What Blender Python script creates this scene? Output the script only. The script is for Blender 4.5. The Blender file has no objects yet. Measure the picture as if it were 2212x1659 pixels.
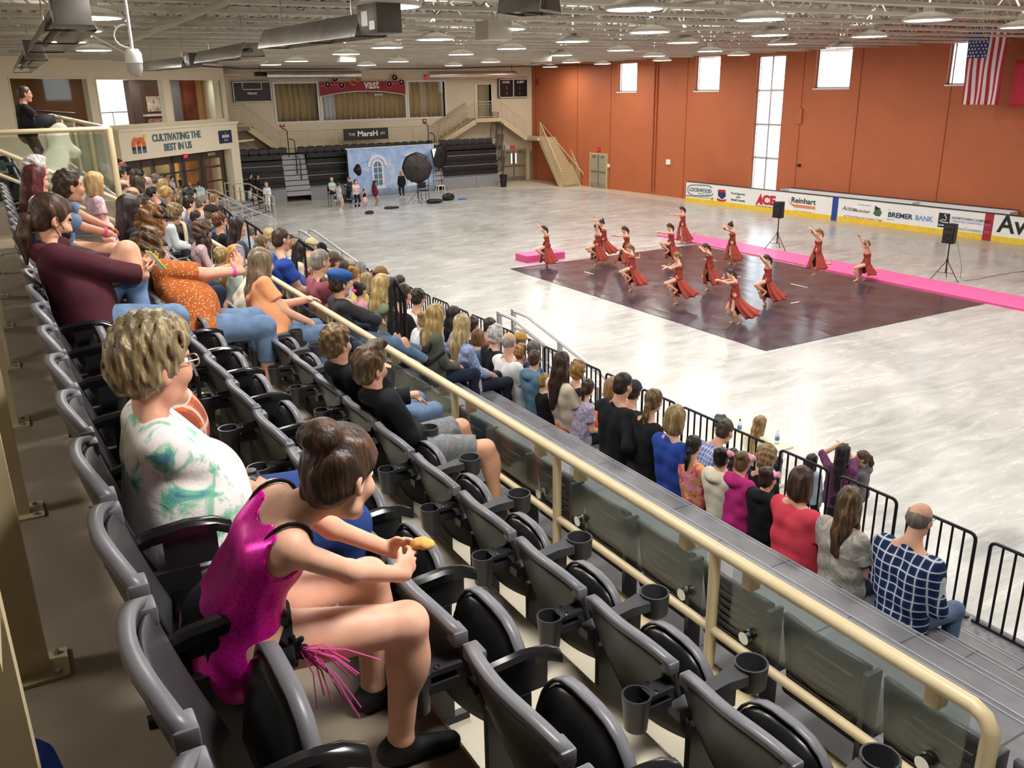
import bpy, bmesh, math, random, os
import numpy as np
import openvdb as vdb
from mathutils import Vector, Matrix, Euler
random.seed(7); rng = np.random.default_rng(7)
SC = bpy.context.scene; COL = SC.collection
PI = math.pi
# ------------------------------------------------------------------ camera
W_, H_ = 2212, 1659
FPX = 1895.0; CX, CY = W_ / 2, H_ / 2
CAM = np.array([0., 0., 6.3])
def _axes(yaw, pitch, roll):
    f = np.array([math.sin(yaw) * math.cos(pitch), math.cos(yaw) * math.cos(pitch), -math.sin(pitch)])
    r = np.array([math.cos(yaw), -math.sin(yaw), 0.]); u = np.cross(r, f)
    return r * math.cos(roll) + u * math.sin(roll), u * math.cos(roll) - r * math.sin(roll), f
CR, CU, CF = _axes(0.520733, 0.325425, -0.017632)
cd = bpy.data.cameras.new('camera'); cam = bpy.data.objects.new('camera', cd); COL.objects.link(cam)
cd.sensor_fit = 'HORIZONTAL'; cd.sensor_width = 36; cd.lens = FPX / W_ * 36; cd.clip_start = .05; cd.clip_end = 300
m = Matrix.Identity(4)
for i in range(3):
    m[i][0], m[i][1], m[i][2], m[i][3] = CR[i], CU[i], -CF[i], CAM[i]
cam.matrix_world = m; SC.camera = cam
# ------------------------------------------------------------------ colour, sky, lamps
SC.view_settings.view_transform = 'Standard'; SC.view_settings.look = 'None'
SC.view_settings.gamma = 1; SC.view_settings.use_curve_mapping = False
SC.view_settings.exposure = 0.2
SC.cycles.max_bounces = 7; SC.cycles.diffuse_bounces = 4; SC.cycles.glossy_bounces = 3
SC.cycles.transmission_bounces = 6; SC.cycles.transparent_max_bounces = 10
SC.cycles.caustics_reflective = False; SC.cycles.caustics_refractive = False
SC.cycles.sample_clamp_indirect = 4.0
wd = bpy.data.worlds.new('sky'); SC.world = wd; wd.use_nodes = True
bg = wd.node_tree.nodes['Background']; bg.inputs[0].default_value = (.86, .93, 1, 1); bg.inputs[1].default_value = 3.2
LAMP_W = 50.0      # watts of every high bay lamp
LAMP_Z = 7.55
LAMP_COL = (1, .965, .915)
LAMPS = [(1.92,17.38),(1.99,20.94),(2.11,25.22),(3.21,29.7),(5.84,13.84),(9.98,12.97),(14.17,14.22),(18.1,13.2),
 (10.41,18.26),(10.69,22.38),(15.19,22.61),(14.59,18.34),(18.94,18.62),(11.2,26.9),(15.72,27.04),(19.21,22.5),
 (22.7,18.4),(23.63,22.63),(25.27,27.95),(26.44,32.86),(11.66,31.79),(16.25,31.78),(21.09,32.27),(20.74,27.74),
 (12.15,39.25),(12.44,44.26),(17.71,45.35),(17.12,39.87),(22.38,40.58),(27.71,41.38),(29.32,47.98),(23.33,46.58),
 (23.2,14.2),(28.6,24.5),(30.2,31.5),(31.6,38.6),(32.0,44.5),(32.2,50.5),
 (2.0,13.4),(2.0,9.4),(2.0,5.4),(2.0,1.4),(-4,4),(-4,12),(-4,20),(10.0,8.6),(14.6,8.8),(19,9),(23.5,9.2),(28,13),(10,3.6),(15,3.6),(20,3.6),(25,4),(10,-2),(16,-2),(22,-2)]
# ------------------------------------------------------------------ geometry helpers
def ray(x, y): return CF + CR * ((x - CX) / FPX) - CU * ((y - CY) / FPX)
def onZ(x, y, z=0.): d = ray(x, y); return CAM + d * ((z - CAM[2]) / d[2])
def onX(x, y, X): d = ray(x, y); return CAM + d * ((X - CAM[0]) / d[0])
def onY(x, y, Y): d = ray(x, y); return CAM + d * ((Y - CAM[1]) / d[1])
def proj(p):
    p = np.asarray(p, float) - CAM; w = p @ CF
    return CX + FPX * (p @ CR) / w, CY - FPX * (p @ CU) / w
def nrm(v): v = np.asarray(v, float); return v / max(1e-9, np.linalg.norm(v))
# ------------------------------------------------------------------ materials
MATS = {}
def srgb(c):
    if isinstance(c, str):
        c = [int(c[i:i + 2], 16) / 255 for i in (0, 2, 4)]
    return tuple((x / 12.92 if x <= .04045 else ((x + .055) / 1.055) ** 2.4) for x in c)
class NT:
    def __init__(s, m): s.t = m.node_tree; s.n = s.t.nodes; s.l = s.t.links
    def add(s, typ, **k):
        n = s.n.new(typ)
        for a, b in k.items():
            if isinstance(a, str) and a.startswith('i_'):
                n.inputs[int(a[2:])].default_value = b
            else: setattr(n, a, b)
        return n
    def link(s, a, b): s.l.new(a, b)
    def math(s, op, a, b=None, c=None):
        n = s.n.new('ShaderNodeMath'); n.operation = op
        for i, v in enumerate((a, b, c)):
            if v is None: continue
            if isinstance(v, (int, float)): n.inputs[i].default_value = v
            else: s.l.new(v, n.inputs[i])
        return n.outputs[0]
    def mix(s, fac, a, b, typ='MIX'):
        n = s.n.new('ShaderNodeMix'); n.data_type = 'RGBA'; n.blend_type = typ
        for i, v in ((0, fac), (6, a), (7, b)):
            if isinstance(v, (int, float)): n.inputs[i].default_value = v
            elif isinstance(v, tuple): n.inputs[i].default_value = tuple(v[:3]) + (1,)
            else: s.l.new(v, n.inputs[i])
        return n.outputs[2]
    def ramp(s, fac, stops, const=False):
        n = s.n.new('ShaderNodeValToRGB'); r = n.color_ramp
        if const: r.interpolation = 'CONSTANT'
        while len(r.elements) < len(stops): r.elements.new(.5)
        for e, (p, c) in zip(r.elements, stops): e.position = p; e.color = tuple(c[:3]) + (1,)
        s.l.new(fac, n.inputs[0]); return n.outputs[0]
    def noise(s, vec, scale, detail=3, rough=.55, dist=0.):
        n = s.n.new('ShaderNodeTexNoise'); n.inputs['Scale'].default_value = scale
        n.inputs['Detail'].default_value = detail; n.inputs['Roughness'].default_value = rough
        n.inputs['Distortion'].default_value = dist
        if vec is not None: s.l.new(vec, n.inputs[0])
        return n.outputs[0]
    def coord(s, scale=(1, 1, 1), rot=(0, 0, 0), which='Object'):
        t = s.n.new('ShaderNodeTexCoord'); mp = s.n.new('ShaderNodeMapping')
        mp.inputs['Scale'].default_value = scale; mp.inputs['Rotation'].default_value = rot
        s.l.new(t.outputs[which], mp.inputs[0]); return mp.outputs[0]
    def sep(s, vec):
        n = s.n.new('ShaderNodeSeparateXYZ'); s.l.new(vec, n.inputs[0]); return n.outputs
def base_mat(name, rough=.6, metal=0., spec=.5):
    m = bpy.data.materials.new(name); m.use_nodes = True
    b = m.node_tree.nodes['Principled BSDF']
    b.inputs['Roughness'].default_value = rough; b.inputs['Metallic'].default_value = metal
    b.inputs['Specular IOR Level'].default_value = spec
    return m, b, NT(m)
def bump(nt, b, h, strength=.3, dist=.01):
    n = nt.add('ShaderNodeBump'); n.inputs['Strength'].default_value = strength; n.inputs['Distance'].default_value = dist
    nt.link(h, n.inputs['Height']); nt.link(n.outputs[0], b.inputs['Normal'])
def mat(name, col, rough=.6, metal=0., var=.12, scale=6., bmp=0., bscale=60., spec=.5, stretch=(1, 1, 1), coat=0.):
    """plain surface with slight procedural tone variation"""
    if name in MATS: return MATS[name]
    m, b, nt = base_mat(name, rough, metal, spec); c = srgb(col)
    v = nt.coord(stretch); f = nt.noise(v, scale, 4)
    lo = tuple(x * (1 - var) for x in c); hi = tuple(min(1, x * (1 + var)) for x in c)
    nt.link(nt.ramp(f, [(.3, lo), (.7, hi)]), b.inputs['Base Color'])
    if bmp: bump(nt, b, nt.noise(v, bscale, 2), bmp, .004)
    if coat: b.inputs['Coat Weight'].default_value = coat
    MATS[name] = m; return m
def emit(name, col, strength):
    if name in MATS: return MATS[name]
    m, b, nt = base_mat(name); c = srgb(col)
    b.inputs['Base Color'].default_value = c + (1,); b.inputs['Emission Color'].default_value = c + (1,)
    b.inputs['Emission Strength'].default_value = strength; MATS[name] = m; return m
def glass(name, col=(1, 1, 1), alpha=.2, rough=.03):
    """thin pane: mostly clear, with a glossy reflection"""
    if name in MATS: return MATS[name]
    m = bpy.data.materials.new(name); m.use_nodes = True; nt = NT(m); nt.n.clear()
    o = nt.add('ShaderNodeOutputMaterial'); g = nt.add('ShaderNodeBsdfGlossy'); t = nt.add('ShaderNodeBsdfTransparent')
    g.inputs['Roughness'].default_value = rough
    lw = nt.add('ShaderNodeLayerWeight'); lw.inputs[0].default_value = .5
    nz = nt.noise(nt.coord(), 3.)
    cc = nt.ramp(nz, [(0, tuple(x * .97 for x in col)), (1, col)]); nt.link(cc, t.inputs[0])
    fac = nt.math('ADD', nt.math('MULTIPLY', nt.math('POWER', lw.outputs[1], 4.), .7), alpha)
    mx = nt.add('ShaderNodeMixShader'); nt.link(fac, mx.inputs[0]); nt.link(t.outputs[0], mx.inputs[1]); nt.link(g.outputs[0], mx.inputs[2])
    nt.link(mx.outputs[0], o.inputs[0]); MATS[name] = m; return m
# ------------------------------------------------------------------ mesh builder
class MB:
    def __init__(s): s.v = []; s.f = []; s.m = []
    def face(s, idx, m=0): s.f.append(tuple(idx)); s.m.append(m)
    def add(s, vs, fs, m=0):
        o = len(s.v); s.v += [tuple(map(float, p)) for p in vs]
        for f in fs: s.face([i + o for i in f], m)
        return s
    def box(s, lo, hi, m=0, M=None, bev=0.):
        lo = np.array(lo, float); hi = np.array(hi, float)
        if bev > 0:
            bm = bmesh.new(); bmesh.ops.create_cube(bm, size=1)
            for v in bm.verts: v.co = Vector([(lo[i] + hi[i]) / 2 + v.co[i] * (hi[i] - lo[i]) for i in range(3)])
            bmesh.ops.bevel(bm, geom=bm.edges[:], offset=bev, segments=2, affect='EDGES', profile=.5)
            bm.verts.index_update(); vs = [np.array(v.co) for v in bm.verts]; fs = [[v.index for v in f.verts] for f in bm.faces]; bm.free()
        else:
            vs = [np.array([(lo, hi)[(i >> k) & 1][k] for k in range(3)]) for i in range(8)]
            fs = [(0, 2, 3, 1), (4, 5, 7, 6), (0, 1, 5, 4), (2, 6, 7, 3), (0, 4, 6, 2), (1, 3, 7, 5)]
        if M is not None: vs = [M[:3, :3] @ p + M[:3, 3] for p in vs]
        return s.add(vs, fs, m)
    def beam(s, a, b, w, h, m=0, up=(0, 0, 1)):
        """box bar from a to b, width w sideways and h along up"""
        a = np.array(a, float); b = np.array(b, float); d = nrm(b - a); sd = np.cross(d, up)
        if np.linalg.norm(sd) < 1e-4: sd = np.cross(d, (1, 0, 0))
        sd = nrm(sd); u = np.cross(sd, d)
        vs = [p + sd * i * w / 2 + u * j * h / 2 for p in (a, b) for i, j in ((-1, -1), (1, -1), (1, 1), (-1, 1))]
        return s.add(vs, [(3, 2, 1, 0), (4, 5, 6, 7), (0, 1, 5, 4), (1, 2, 6, 5), (2, 3, 7, 6), (3, 0, 4, 7)], m)
    def tube(s, pts, r, n=8, m=0, cap=True):
        pts = [np.array(p, float) for p in pts]; rs = r if isinstance(r, (list, tuple)) else [r] * len(pts)
        o = len(s.v); prev = None
        for i, p in enumerate(pts):
            t = nrm(pts[min(i + 1, len(pts) - 1)] - pts[max(i - 1, 0)])
            if prev is None:
                a = np.cross(t, (0, 0, 1)); a = np.cross(t, (1, 0, 0)) if np.linalg.norm(a) < .05 else a
            else: a = prev - t * (prev @ t)
            a = nrm(a); prev = a; b = np.cross(t, a)
            for k in range(n):
                q = 2 * PI * k / n; s.v.append(tuple(p + (a * math.cos(q) + b * math.sin(q)) * rs[i]))
        for i in range(len(pts) - 1):
            for k in range(n):
                k2 = (k + 1) % n
                s.face((o + i * n + k, o + i * n + k2, o + (i + 1) * n + k2, o + (i + 1) * n + k), m)
        if cap:
            s.face([o + k for k in range(n)][::-1], m); s.face([o + (len(pts) - 1) * n + k for k in range(n)], m)
        return s
    def lathe(s, prof, c=(0, 0, 0), n=20, m=0, ax=None):
        """profile of (radius, height) turned about z through c"""
        o = len(s.v); c = np.array(c, float)
        for r, z in prof:
            for k in range(n):
                q = 2 * PI * k / n; p = np.array([r * math.cos(q), r * math.sin(q), z])
                if ax is not None: p = ax @ p
                s.v.append(tuple(c + p))
        for i in range(len(prof) - 1):
            for k in range(n):
                k2 = (k + 1) % n; s.face((o + i * n + k, o + i * n + k2, o + (i + 1) * n + k2, o + (i + 1) * n + k), m)
        if prof[0][0] > 1e-4: s.face([o + k for k in range(n)][::-1], m)
        if prof[-1][0] > 1e-4: s.face([o + (len(prof) - 1) * n + k for k in range(n)], m)
        return s
    def grid(s, P, m=0, closed=False):
        """surface over a 2D array of points"""
        P = np.asarray(P, float); a, b = P.shape[:2]; o = len(s.v); s.v += [tuple(p) for p in P.reshape(-1, 3)]
        for i in range(a - 1):
            for j in range(b if closed else b - 1):
                j2 = (j + 1) % b; s.face((o + i * b + j, o + i * b + j2, o + (i + 1) * b + j2, o + (i + 1) * b + j), m)
        return s
    def slab(s, P, nvec, t, m=0):
        """grid given thickness t along nvec, closed all round"""
        P = np.asarray(P, float); Q = P + np.asarray(nvec) * t; a, b = P.shape[:2]; o = len(s.v)
        s.v += [tuple(p) for p in P.reshape(-1, 3)] + [tuple(p) for p in Q.reshape(-1, 3)]; k = a * b
        for i in range(a - 1):
            for j in range(b - 1):
                q = (o + i * b + j, o + i * b + j + 1, o + (i + 1) * b + j + 1, o + (i + 1) * b + j)
                s.face(q[::-1], m); s.face([x + k for x in q], m)
        ring = [j for j in range(b)] + [i * b + b - 1 for i in range(1, a)] + [(a - 1) * b + j for j in range(b - 2, -1, -1)] + [i * b for i in range(a - 2, 0, -1)]
        for x, y in zip(ring, ring[1:] + ring[:1]): s.face((o + x, o + y, o + y + k, o + x + k), m)
        return s
    def poly(s, pts, h0, h1, m=0, ax='z'):
        """flat outline pushed from h0 to h1 along an axis"""
        n = len(pts)
        def P(p, h): return {'z': (p[0], p[1], h), 'y': (p[0], h, p[1]), 'x': (h, p[0], p[1])}[ax]
        vs = [P(p, h0) for p in pts] + [P(p, h1) for p in pts]
        fs = [tuple(range(n))[::-1], tuple(range(n, 2 * n))] + [(i, (i + 1) % n, n + (i + 1) % n, n + i) for i in range(n)]
        return s.add(vs, fs, m)
    def mesh(s, name, off=(0, 0, 0), smooth=False, fix=True):
        me = bpy.data.meshes.new(name); off = np.asarray(off, float)
        v = np.array(s.v, float) - off; me.from_pydata(v.tolist(), [], s.f)
        me.polygons.foreach_set('material_index', s.m)
        if fix:
            bm = bmesh.new(); bm.from_mesh(me); bmesh.ops.recalc_face_normals(bm, faces=bm.faces[:]); bm.to_mesh(me); bm.free()
        if smooth:
            me.shade_smooth()
            if smooth != 'all': me.set_sharp_from_angle(angle=math.radians(40))
        me.update(); return me
    def build(s, name, mats, parent=None, smooth=False, origin=None):
        """one object; geometry is written in world space (or the parent's space when the parent sits at the origin)"""
        if not isinstance(mats, (list, tuple)): mats = [mats]
        if parent is not None: off = wloc(parent)
        else:
            a = np.array(s.v, float); off = np.array([(a[:, 0].min() + a[:, 0].max()) / 2, (a[:, 1].min() + a[:, 1].max()) / 2, a[:, 2].min()]) if origin is None else np.array(origin, float)
        o = bpy.data.objects.new(name, s.mesh(name, off, smooth)); COL.objects.link(o)
        for x in mats: o.data.materials.append(x)
        if parent is not None: o.parent = parent
        else: o.location = off
        return o
def wloc(o):
    p = np.zeros(3)
    while o is not None: p = p + np.array(o.location); o = o.parent
    return p
def tag(o, label=None, cat=None, group=None, kind=None):
    if label: o['label'] = label
    if cat: o['category'] = cat
    if group: o['group'] = group
    if kind: o['kind'] = kind
    return o
def thing(name, label, cat, loc=(0, 0, 0), group=None, rz=0.):
    o = bpy.data.objects.new(name, None); COL.objects.link(o); o.location = tuple(map(float, loc)); o.rotation_euler = (0, 0, rz)
    o.empty_display_size = .1
    return tag(o, label, cat, group)
def struct(o): return tag(o, kind='structure')
def dup(root, loc, rz=0., label=None, group=None, scale=None):
    r = root.copy(); COL.objects.link(r); r.location = tuple(map(float, loc)); r.rotation_euler = (0, 0, rz)
    if scale: r.scale = (scale,) * 3
    if label: r['label'] = label
    if group: r['group'] = group
    for ch in list(root.children):
        c = ch.copy(); COL.objects.link(c); c.parent = r
        for g in list(ch.children):
            d = g.copy(); COL.objects.link(d); d.parent = c
    return r
def text(parent, s, pos, xd, up, size, material, name='lettering', bold=.0, align='CENTER', depth=.006, squeeze=1.):
    """raised lettering: pos is the middle of the base line, xd reading direction, up the letters' upright"""
    cu = bpy.data.curves.new('t', 'FONT'); cu.body = s; cu.size = size; cu.align_x = align; cu.extrude = depth / 2; cu.offset = bold * size
    cu.resolution_u = 3
    t = bpy.data.objects.new('t', cu); COL.objects.link(t)
    me = bpy.data.meshes.new_from_object(t.evaluated_get(bpy.context.evaluated_depsgraph_get()))
    bpy.data.objects.remove(t); bpy.data.curves.remove(cu)
    xd = nrm(xd); up = nrm(up); zd = np.cross(xd, up); pos = np.array(pos, float)
    for v in me.vertices: c = np.array(v.co); v.co = Vector(pos + xd * c[0] * squeeze + up * c[1] + zd * (c[2] + depth / 2) - (wloc(parent) if parent else 0))
    me.name = name; o = bpy.data.objects.new(name, me); COL.objects.link(o); me.materials.clear(); me.materials.append(material)
    if parent: o.parent = parent
    return o
# ------------------------------------------------------------------ the hall
XO, YF, ZJ, ZD = 0., 55.6, 7.75, 8.55      # right wall, far wall, joist underside, roof deck
A45 = np.array([1, 1, 0]) / 2 ** .5; N45 = np.array([1, -1, 0]) / 2 ** .5; D45 = np.array([0., 40.05, 0.])
def ond(x, y, off=0.): d = ray(x, y); t = (off - (CAM - D45) @ N45) / (d @ N45); return CAM + d * t
def dg(s, off, z): p = D45 + A45 * s + N45 * off; return np.array([p[0], p[1], z])   # point of the slanted wall: along, out, height
M45 = np.eye(4); M45[:3, 0] = A45; M45[:3, 1] = -N45; M45[:3, 3] = D45                # local x along, y into the wall

RY = nrm((-.060, 1, 0)); RXN = np.cross(RY, (0, 0, 1)); RC = np.array([33.9, 55.6, 0.]); RO = RC - RY * YF     # right wall: its run, its outward side, its far corner
MR = np.eye(4); MR[:3, 0] = RXN; MR[:3, 1] = RY; MR[:3, 3] = RO
def onR(x, y, off=0.):
    d = ray(x, y); t = (off - (CAM - RO) @ RXN) / (d @ RXN); p = CAM + d * t - RO; return np.array([off, p @ RY, p[2]])
def rw(lx, ly, z): return RO + RXN * lx + RY * ly + np.array([0, 0, z])
def floor_mat():
    m, b, nt = base_mat('polished concrete', .22, 0, .5)
    v = nt.coord((.35, .35, 1)); n1 = nt.noise(v, 1.0, 6, .62, .8)
    n2 = nt.noise(nt.coord((.5, 2.2, 1), (0, 0, .5)), 1.1, 7, .7, 1.2)
    f = nt.math('ADD', nt.math('MULTIPLY', n1, .5), nt.math('MULTIPLY', n2, .5))
    c = nt.ramp(f, [(.36, srgb('9b9c9a')), (.47, srgb('b4b4b1')), (.56, srgb('c2c1be')), (.68, srgb('d6d4d0'))])
    nt.link(c, b.inputs['Base Color'])
    nt.link(nt.ramp(n2, [(.35, (.16,) * 3), (.7, (.34,) * 3)]), b.inputs['Roughness'])
    return m
def slat_mat(name, col, rough=.6, bmp=.2): return mat(name, col, rough, 0, .06, 1.5, bmp, 40)
M_CREAM = mat('cream paint', 'eadfc6', .7, 0, .03, .8, .08, 120)
M_ORANGE = mat('orange paint', 'bb673f', .62, 0, .05, .7, .15, 90)
M_TAN = mat('tan enamel', 'd3bf98', .38, 0, .05, 3)
M_TANRAIL = mat('tan railing paint', 'c9b894', .42, 0, .05, 3)
M_WHITE = mat('white paint', 'f1f0ec', .5, 0, .03, 2)
M_JOIST = mat('joist paint', 'd0cabd', .6, 0, .08, 1.2)
M_DECK = mat('roof deck paint', 'b3ada1', .7, 0, .1, 1.)
M_GALV = mat('galvanised steel', 'b9b9b6', .3, .85, .2, 4, .1, 20)
M_ALU = mat('brushed aluminium', 'cfd0d2', .35, .6, .06, 8)
M_BLACK = mat('black plastic', '17171a', .45, 0, .15, 8)
M_BLACKMET = mat('black powder coat', '1b1b1e', .4, .1, .1, 10)
M_STEEL = mat('bright chrome', 'd8d8da', .15, 1., .04, 6)
M_BRONZE = mat('dark bronze frame', '4a4038', .45, .3, .08, 4)
M_DOOR = mat('door paint', 'a39a80', .5, 0, .05, 2)
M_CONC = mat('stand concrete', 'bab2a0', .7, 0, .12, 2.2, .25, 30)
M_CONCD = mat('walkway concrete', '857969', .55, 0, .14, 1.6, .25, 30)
M_RED = mat('sign red', 'b3202e', .5, 0, .05, 3)
M_EXIT = emit('exit sign glow', 'ff2a55', .9)
M_PANE = glass('window glass', (.97, .99, .98), .02)
M_DARK = mat('charcoal', '222226', .6, 0, .15, 6)

def wall_cells(mb, us, vs, holes, put):
    """rectangles of a wall split by its openings"""
    us = sorted(set(us + [h[0] for h in holes] + [h[1] for h in holes])); vs = sorted(set(vs + [h[2] for h in holes] + [h[3] for h in holes]))
    for a, b in zip(us, us[1:]):
        for c, d in zip(vs, vs[1:]):
            mu, mv = (a + b) / 2, (c + d) / 2
            if any(h[0] < mu < h[1] and h[2] < mv < h[3] for h in holes): continue
            put(a, b, c, d)
# floor
struct(MB().box((-30, -14, -.3), (60, 75, 0)).build('floor', mat('beige concrete', 'c9bfa8', .4, 0, .06, .9, .05, 30)))
def rslab():
    x0, x1, y0, y1, r = 6.0, 33.2, -12, 52.2, 7.5; P = []
    for cx, cy, a in ((x1 - r, y1 - r, 0), (x0 + r, y1 - r, 90), (x0 + .1, y0 + .1, 180), (x1 - .1, y0 + .1, 270)):
        rr = r if cy > 0 else .1
        for k in range(13): q = math.radians(a + 90 * k / 12); P.append((cx + rr * math.cos(q), cy + rr * math.sin(q)))
    return MB().poly(P, -.05, .006)
struct(rslab().build('floor_rink', floor_mat()))
# right (orange) wall
HOLES = []
def xh(x0, y0, x1, y1):
    a, b = onR(x0, y0), onR(x1, y1); HOLES.append((min(a[1], b[1]), max(a[1], b[1]), min(a[2], b[2]), max(a[2], b[2])))
for q in ((1335, 136, 1375, 198), (1504, 121, 1553, 196), (1766, 104, 1834, 190), (2056, 87, 2110, 182)): xh(*q)
xh(1637, 121, 1676, 404); HOLES[-1] = (HOLES[-1][0], HOLES[-1][1], .9, HOLES[-1][3])
h0 = HOLES[3]; HOLES += [(h0[0] - 6, h0[1] - 6, h0[2], h0[3]), (h0[0] - 12, h0[1] - 12, h0[2], h0[3])]
mb = MB(); wall_cells(mb, [-14., YF + .3], [0., ZD], HOLES, lambda a, b, c, d: mb.box((XO, a, c), (XO + .35, b, d), 0, MR))
struct(mb.build('wall_right', M_ORANGE))
for k, h in enumerate(HOLES):
    mb = MB(); tall = h[3] - h[2] > 4; w = .06
    for a, b, c, d in ((h[0], h[1], h[2], h[2] + w), (h[0], h[1], h[3] - w, h[3]), (h[0], h[0] + w, h[2], h[3]), (h[1] - w, h[1], h[2], h[3])):
        mb.box((XO + .16, a, c), (XO + .24, b, d), 0, MR)
    if tall:
        for q in (.25, .5, .75): z = h[2] + (h[3] - h[2]) * q; mb.box((XO + .15, h[0], z - .05), (XO + .25, h[1], z + .05), 0, MR)
        ym = (h[0] + h[1]) / 2; mb.box((XO + .15, ym - .05, h[2]), (XO + .25, ym + .05, h[3]), 0, MR)
    f = struct(mb.build('window_%d' % (k + 1), M_ALU))
    MB().box((XO + .19, h[0], h[2]), (XO + .2, h[1], h[3]), 0, MR).build('window_pane', M_PANE, f)
    MB().box((XO - .05, h[0] - .05, h[2] - .06), (XO + .3, h[1] + .05, h[2]), 0, MR).build('window_sill', M_WHITE, f)
for k, x in enumerate((1158, 1247, 1318, 1480, 1725, 1846, 2040)):
    p = onR(x, 300); struct(MB().box((XO - .012, p[1] - .02, 0), (XO + .02, p[1] + .02, ZD), 0, MR).build('trim_%d' % (k + 1), mat('orange joint', '8f3f22', .7)))
for k, x in enumerate((1411, 1417)):
    p = onR(x, 300); struct(MB().tube([rw(-.06, p[1], .2), rw(-.06, p[1], ZD)], .05).build('trim_%d' % (k + 8), M_ORANGE, None, True))
# far wall
FH = []
def yh(x0, y0, x1, y1):
    a, b = onY(x0, y0, YF), onY(x1, y1, YF); return (min(a[0], b[0]), max(a[0], b[0]), min(a[2], b[2]), max(a[2], b[2]))
WIN3 = [yh(592, 183, 689, 257), yh(692, 178, 877, 254), yh(881, 176, 962, 249)]
zlo, zhi = WIN3[1][2], WIN3[1][3] - .05
WIN3 = [(w[0], w[1], zlo, zhi) for w in WIN3]; UPD = yh(1026, 183, 1062, 256)
mb = MB(); wall_cells(mb, [11.6, 34.6], [0., ZD], WIN3 + [UPD], lambda a, b, c, d: mb.box((a, YF, c), (b, YF + .3, d)))
struct(mb.build('wall_far', M_CREAM))
struct(MB().box((11.3, 52., 0), (11.62, YF + .3, ZD)).build('wall_return', M_CREAM))
struct(MB().box((-30, YF + 8, 0), (33.9, YF + 8.3, ZD)).build('wall_behind_far', mat('room paint', 'bca888', .7)))
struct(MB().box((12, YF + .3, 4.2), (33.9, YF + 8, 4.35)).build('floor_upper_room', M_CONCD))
# curtained windows in the far wall
M_CURT = None
def curtain_mat(name, col):
    m, b, nt = base_mat(name, .85); x = nt.sep(nt.coord())[0]
    c = srgb(col); n = nt.noise(nt.coord((9, 1, .3)), 2.2, 3)
    nt.link(nt.ramp(n, [(.3, tuple(q * .78 for q in c)), (.7, tuple(min(1, q * 1.1) for q in c))]), b.inputs['Base Color']); return m
M_CURT = curtain_mat('tan curtain', 'c7ad82'); M_VEIL = curtain_mat('white sheer', 'dfe3e6')
for k, w in enumerate(WIN3):
    mb = MB(); t = .12
    for a, b, c, d in ((w[0] - t, w[1] + t, w[2] - t, w[2]), (w[0] - t, w[1] + t, w[3], w[3] + t), (w[0] - t, w[0], w[2], w[3]), (w[1], w[1] + t, w[2], w[3])):
        mb.box((a, YF - .05, c), (b, YF + .2, d))
    for q in (1 / 3, 2 / 3) if k == 1 else (.5,): mb.box((w[0] + (w[1] - w[0]) * q - .02, YF + .1, w[2]), (w[0] + (w[1] - w[0]) * q + .02, YF + .14, w[2] + .12))
    f = struct(mb.build('window_%d' % (k + 11), M_WHITE))
    MB().box((w[0], YF + .1, w[2]), (w[1], YF + .11, w[3])).build('window_pane', M_PANE, f)
    segs = [(w[0], w[1])] if k != 1 else [(w[0] + .95, w[1])]
    for a, b in segs:
        n = int((b - a) * 14); P = [[(a + (b - a) * i / n, YF + .42 + .07 * math.sin(i * 1.25 + .6 * math.sin(i * .37)), z) for i in range(n + 1)] for z in (w[2] - .1, w[3] + .05)]
        o = MB().slab(P, (0, 1, 0), .02).build('curtain', M_CURT, None, 'all')
        tag(o, ['tan pleated curtain filling the left far window', 'wide tan pleated curtain below the red curved banner', 'tan pleated curtain filling the right far window'][k], 'curtain', 'curtains in the far windows')
    if k == 1:
        P = [[(w[0] + .08 + .85 * i / 14 + .35 * (1 - z) * .2, YF + .4 + .06 * math.sin(i * 1.4), w[2] - .1 + (w[3] - w[2] + .1) * z) for i in range(15)] for z in (0, .3, .6, 1)]
        tag(MB().slab(P, (0, 1, 0), .015).build('curtain', M_VEIL, None, 'all'), 'white gathered sheer at the left end of the middle far window', 'curtain')
# upper door recess
u = UPD
mb = MB()
for a, b, c, d in ((u[0] - .1, u[0], u[2], u[3] + .1), (u[1], u[1] + .1, u[2], u[3] + .1), (u[0], u[1], u[3], u[3] + .1)): mb.box((a, YF - .04, c), (b, YF + .32, d))
f = struct(mb.build('door_1', M_CREAM))
MB().box((u[0] + .55, YF + .6, u[2]), (u[1] + .5, YF + .7, u[3] + .2)).build('door_leaf', M_DOOR, f)
MB().box((u[0], YF + .9, u[2]), (u[0] + .5, YF + 1, u[3])).build('door_leaf', M_BRONZE, f)
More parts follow.
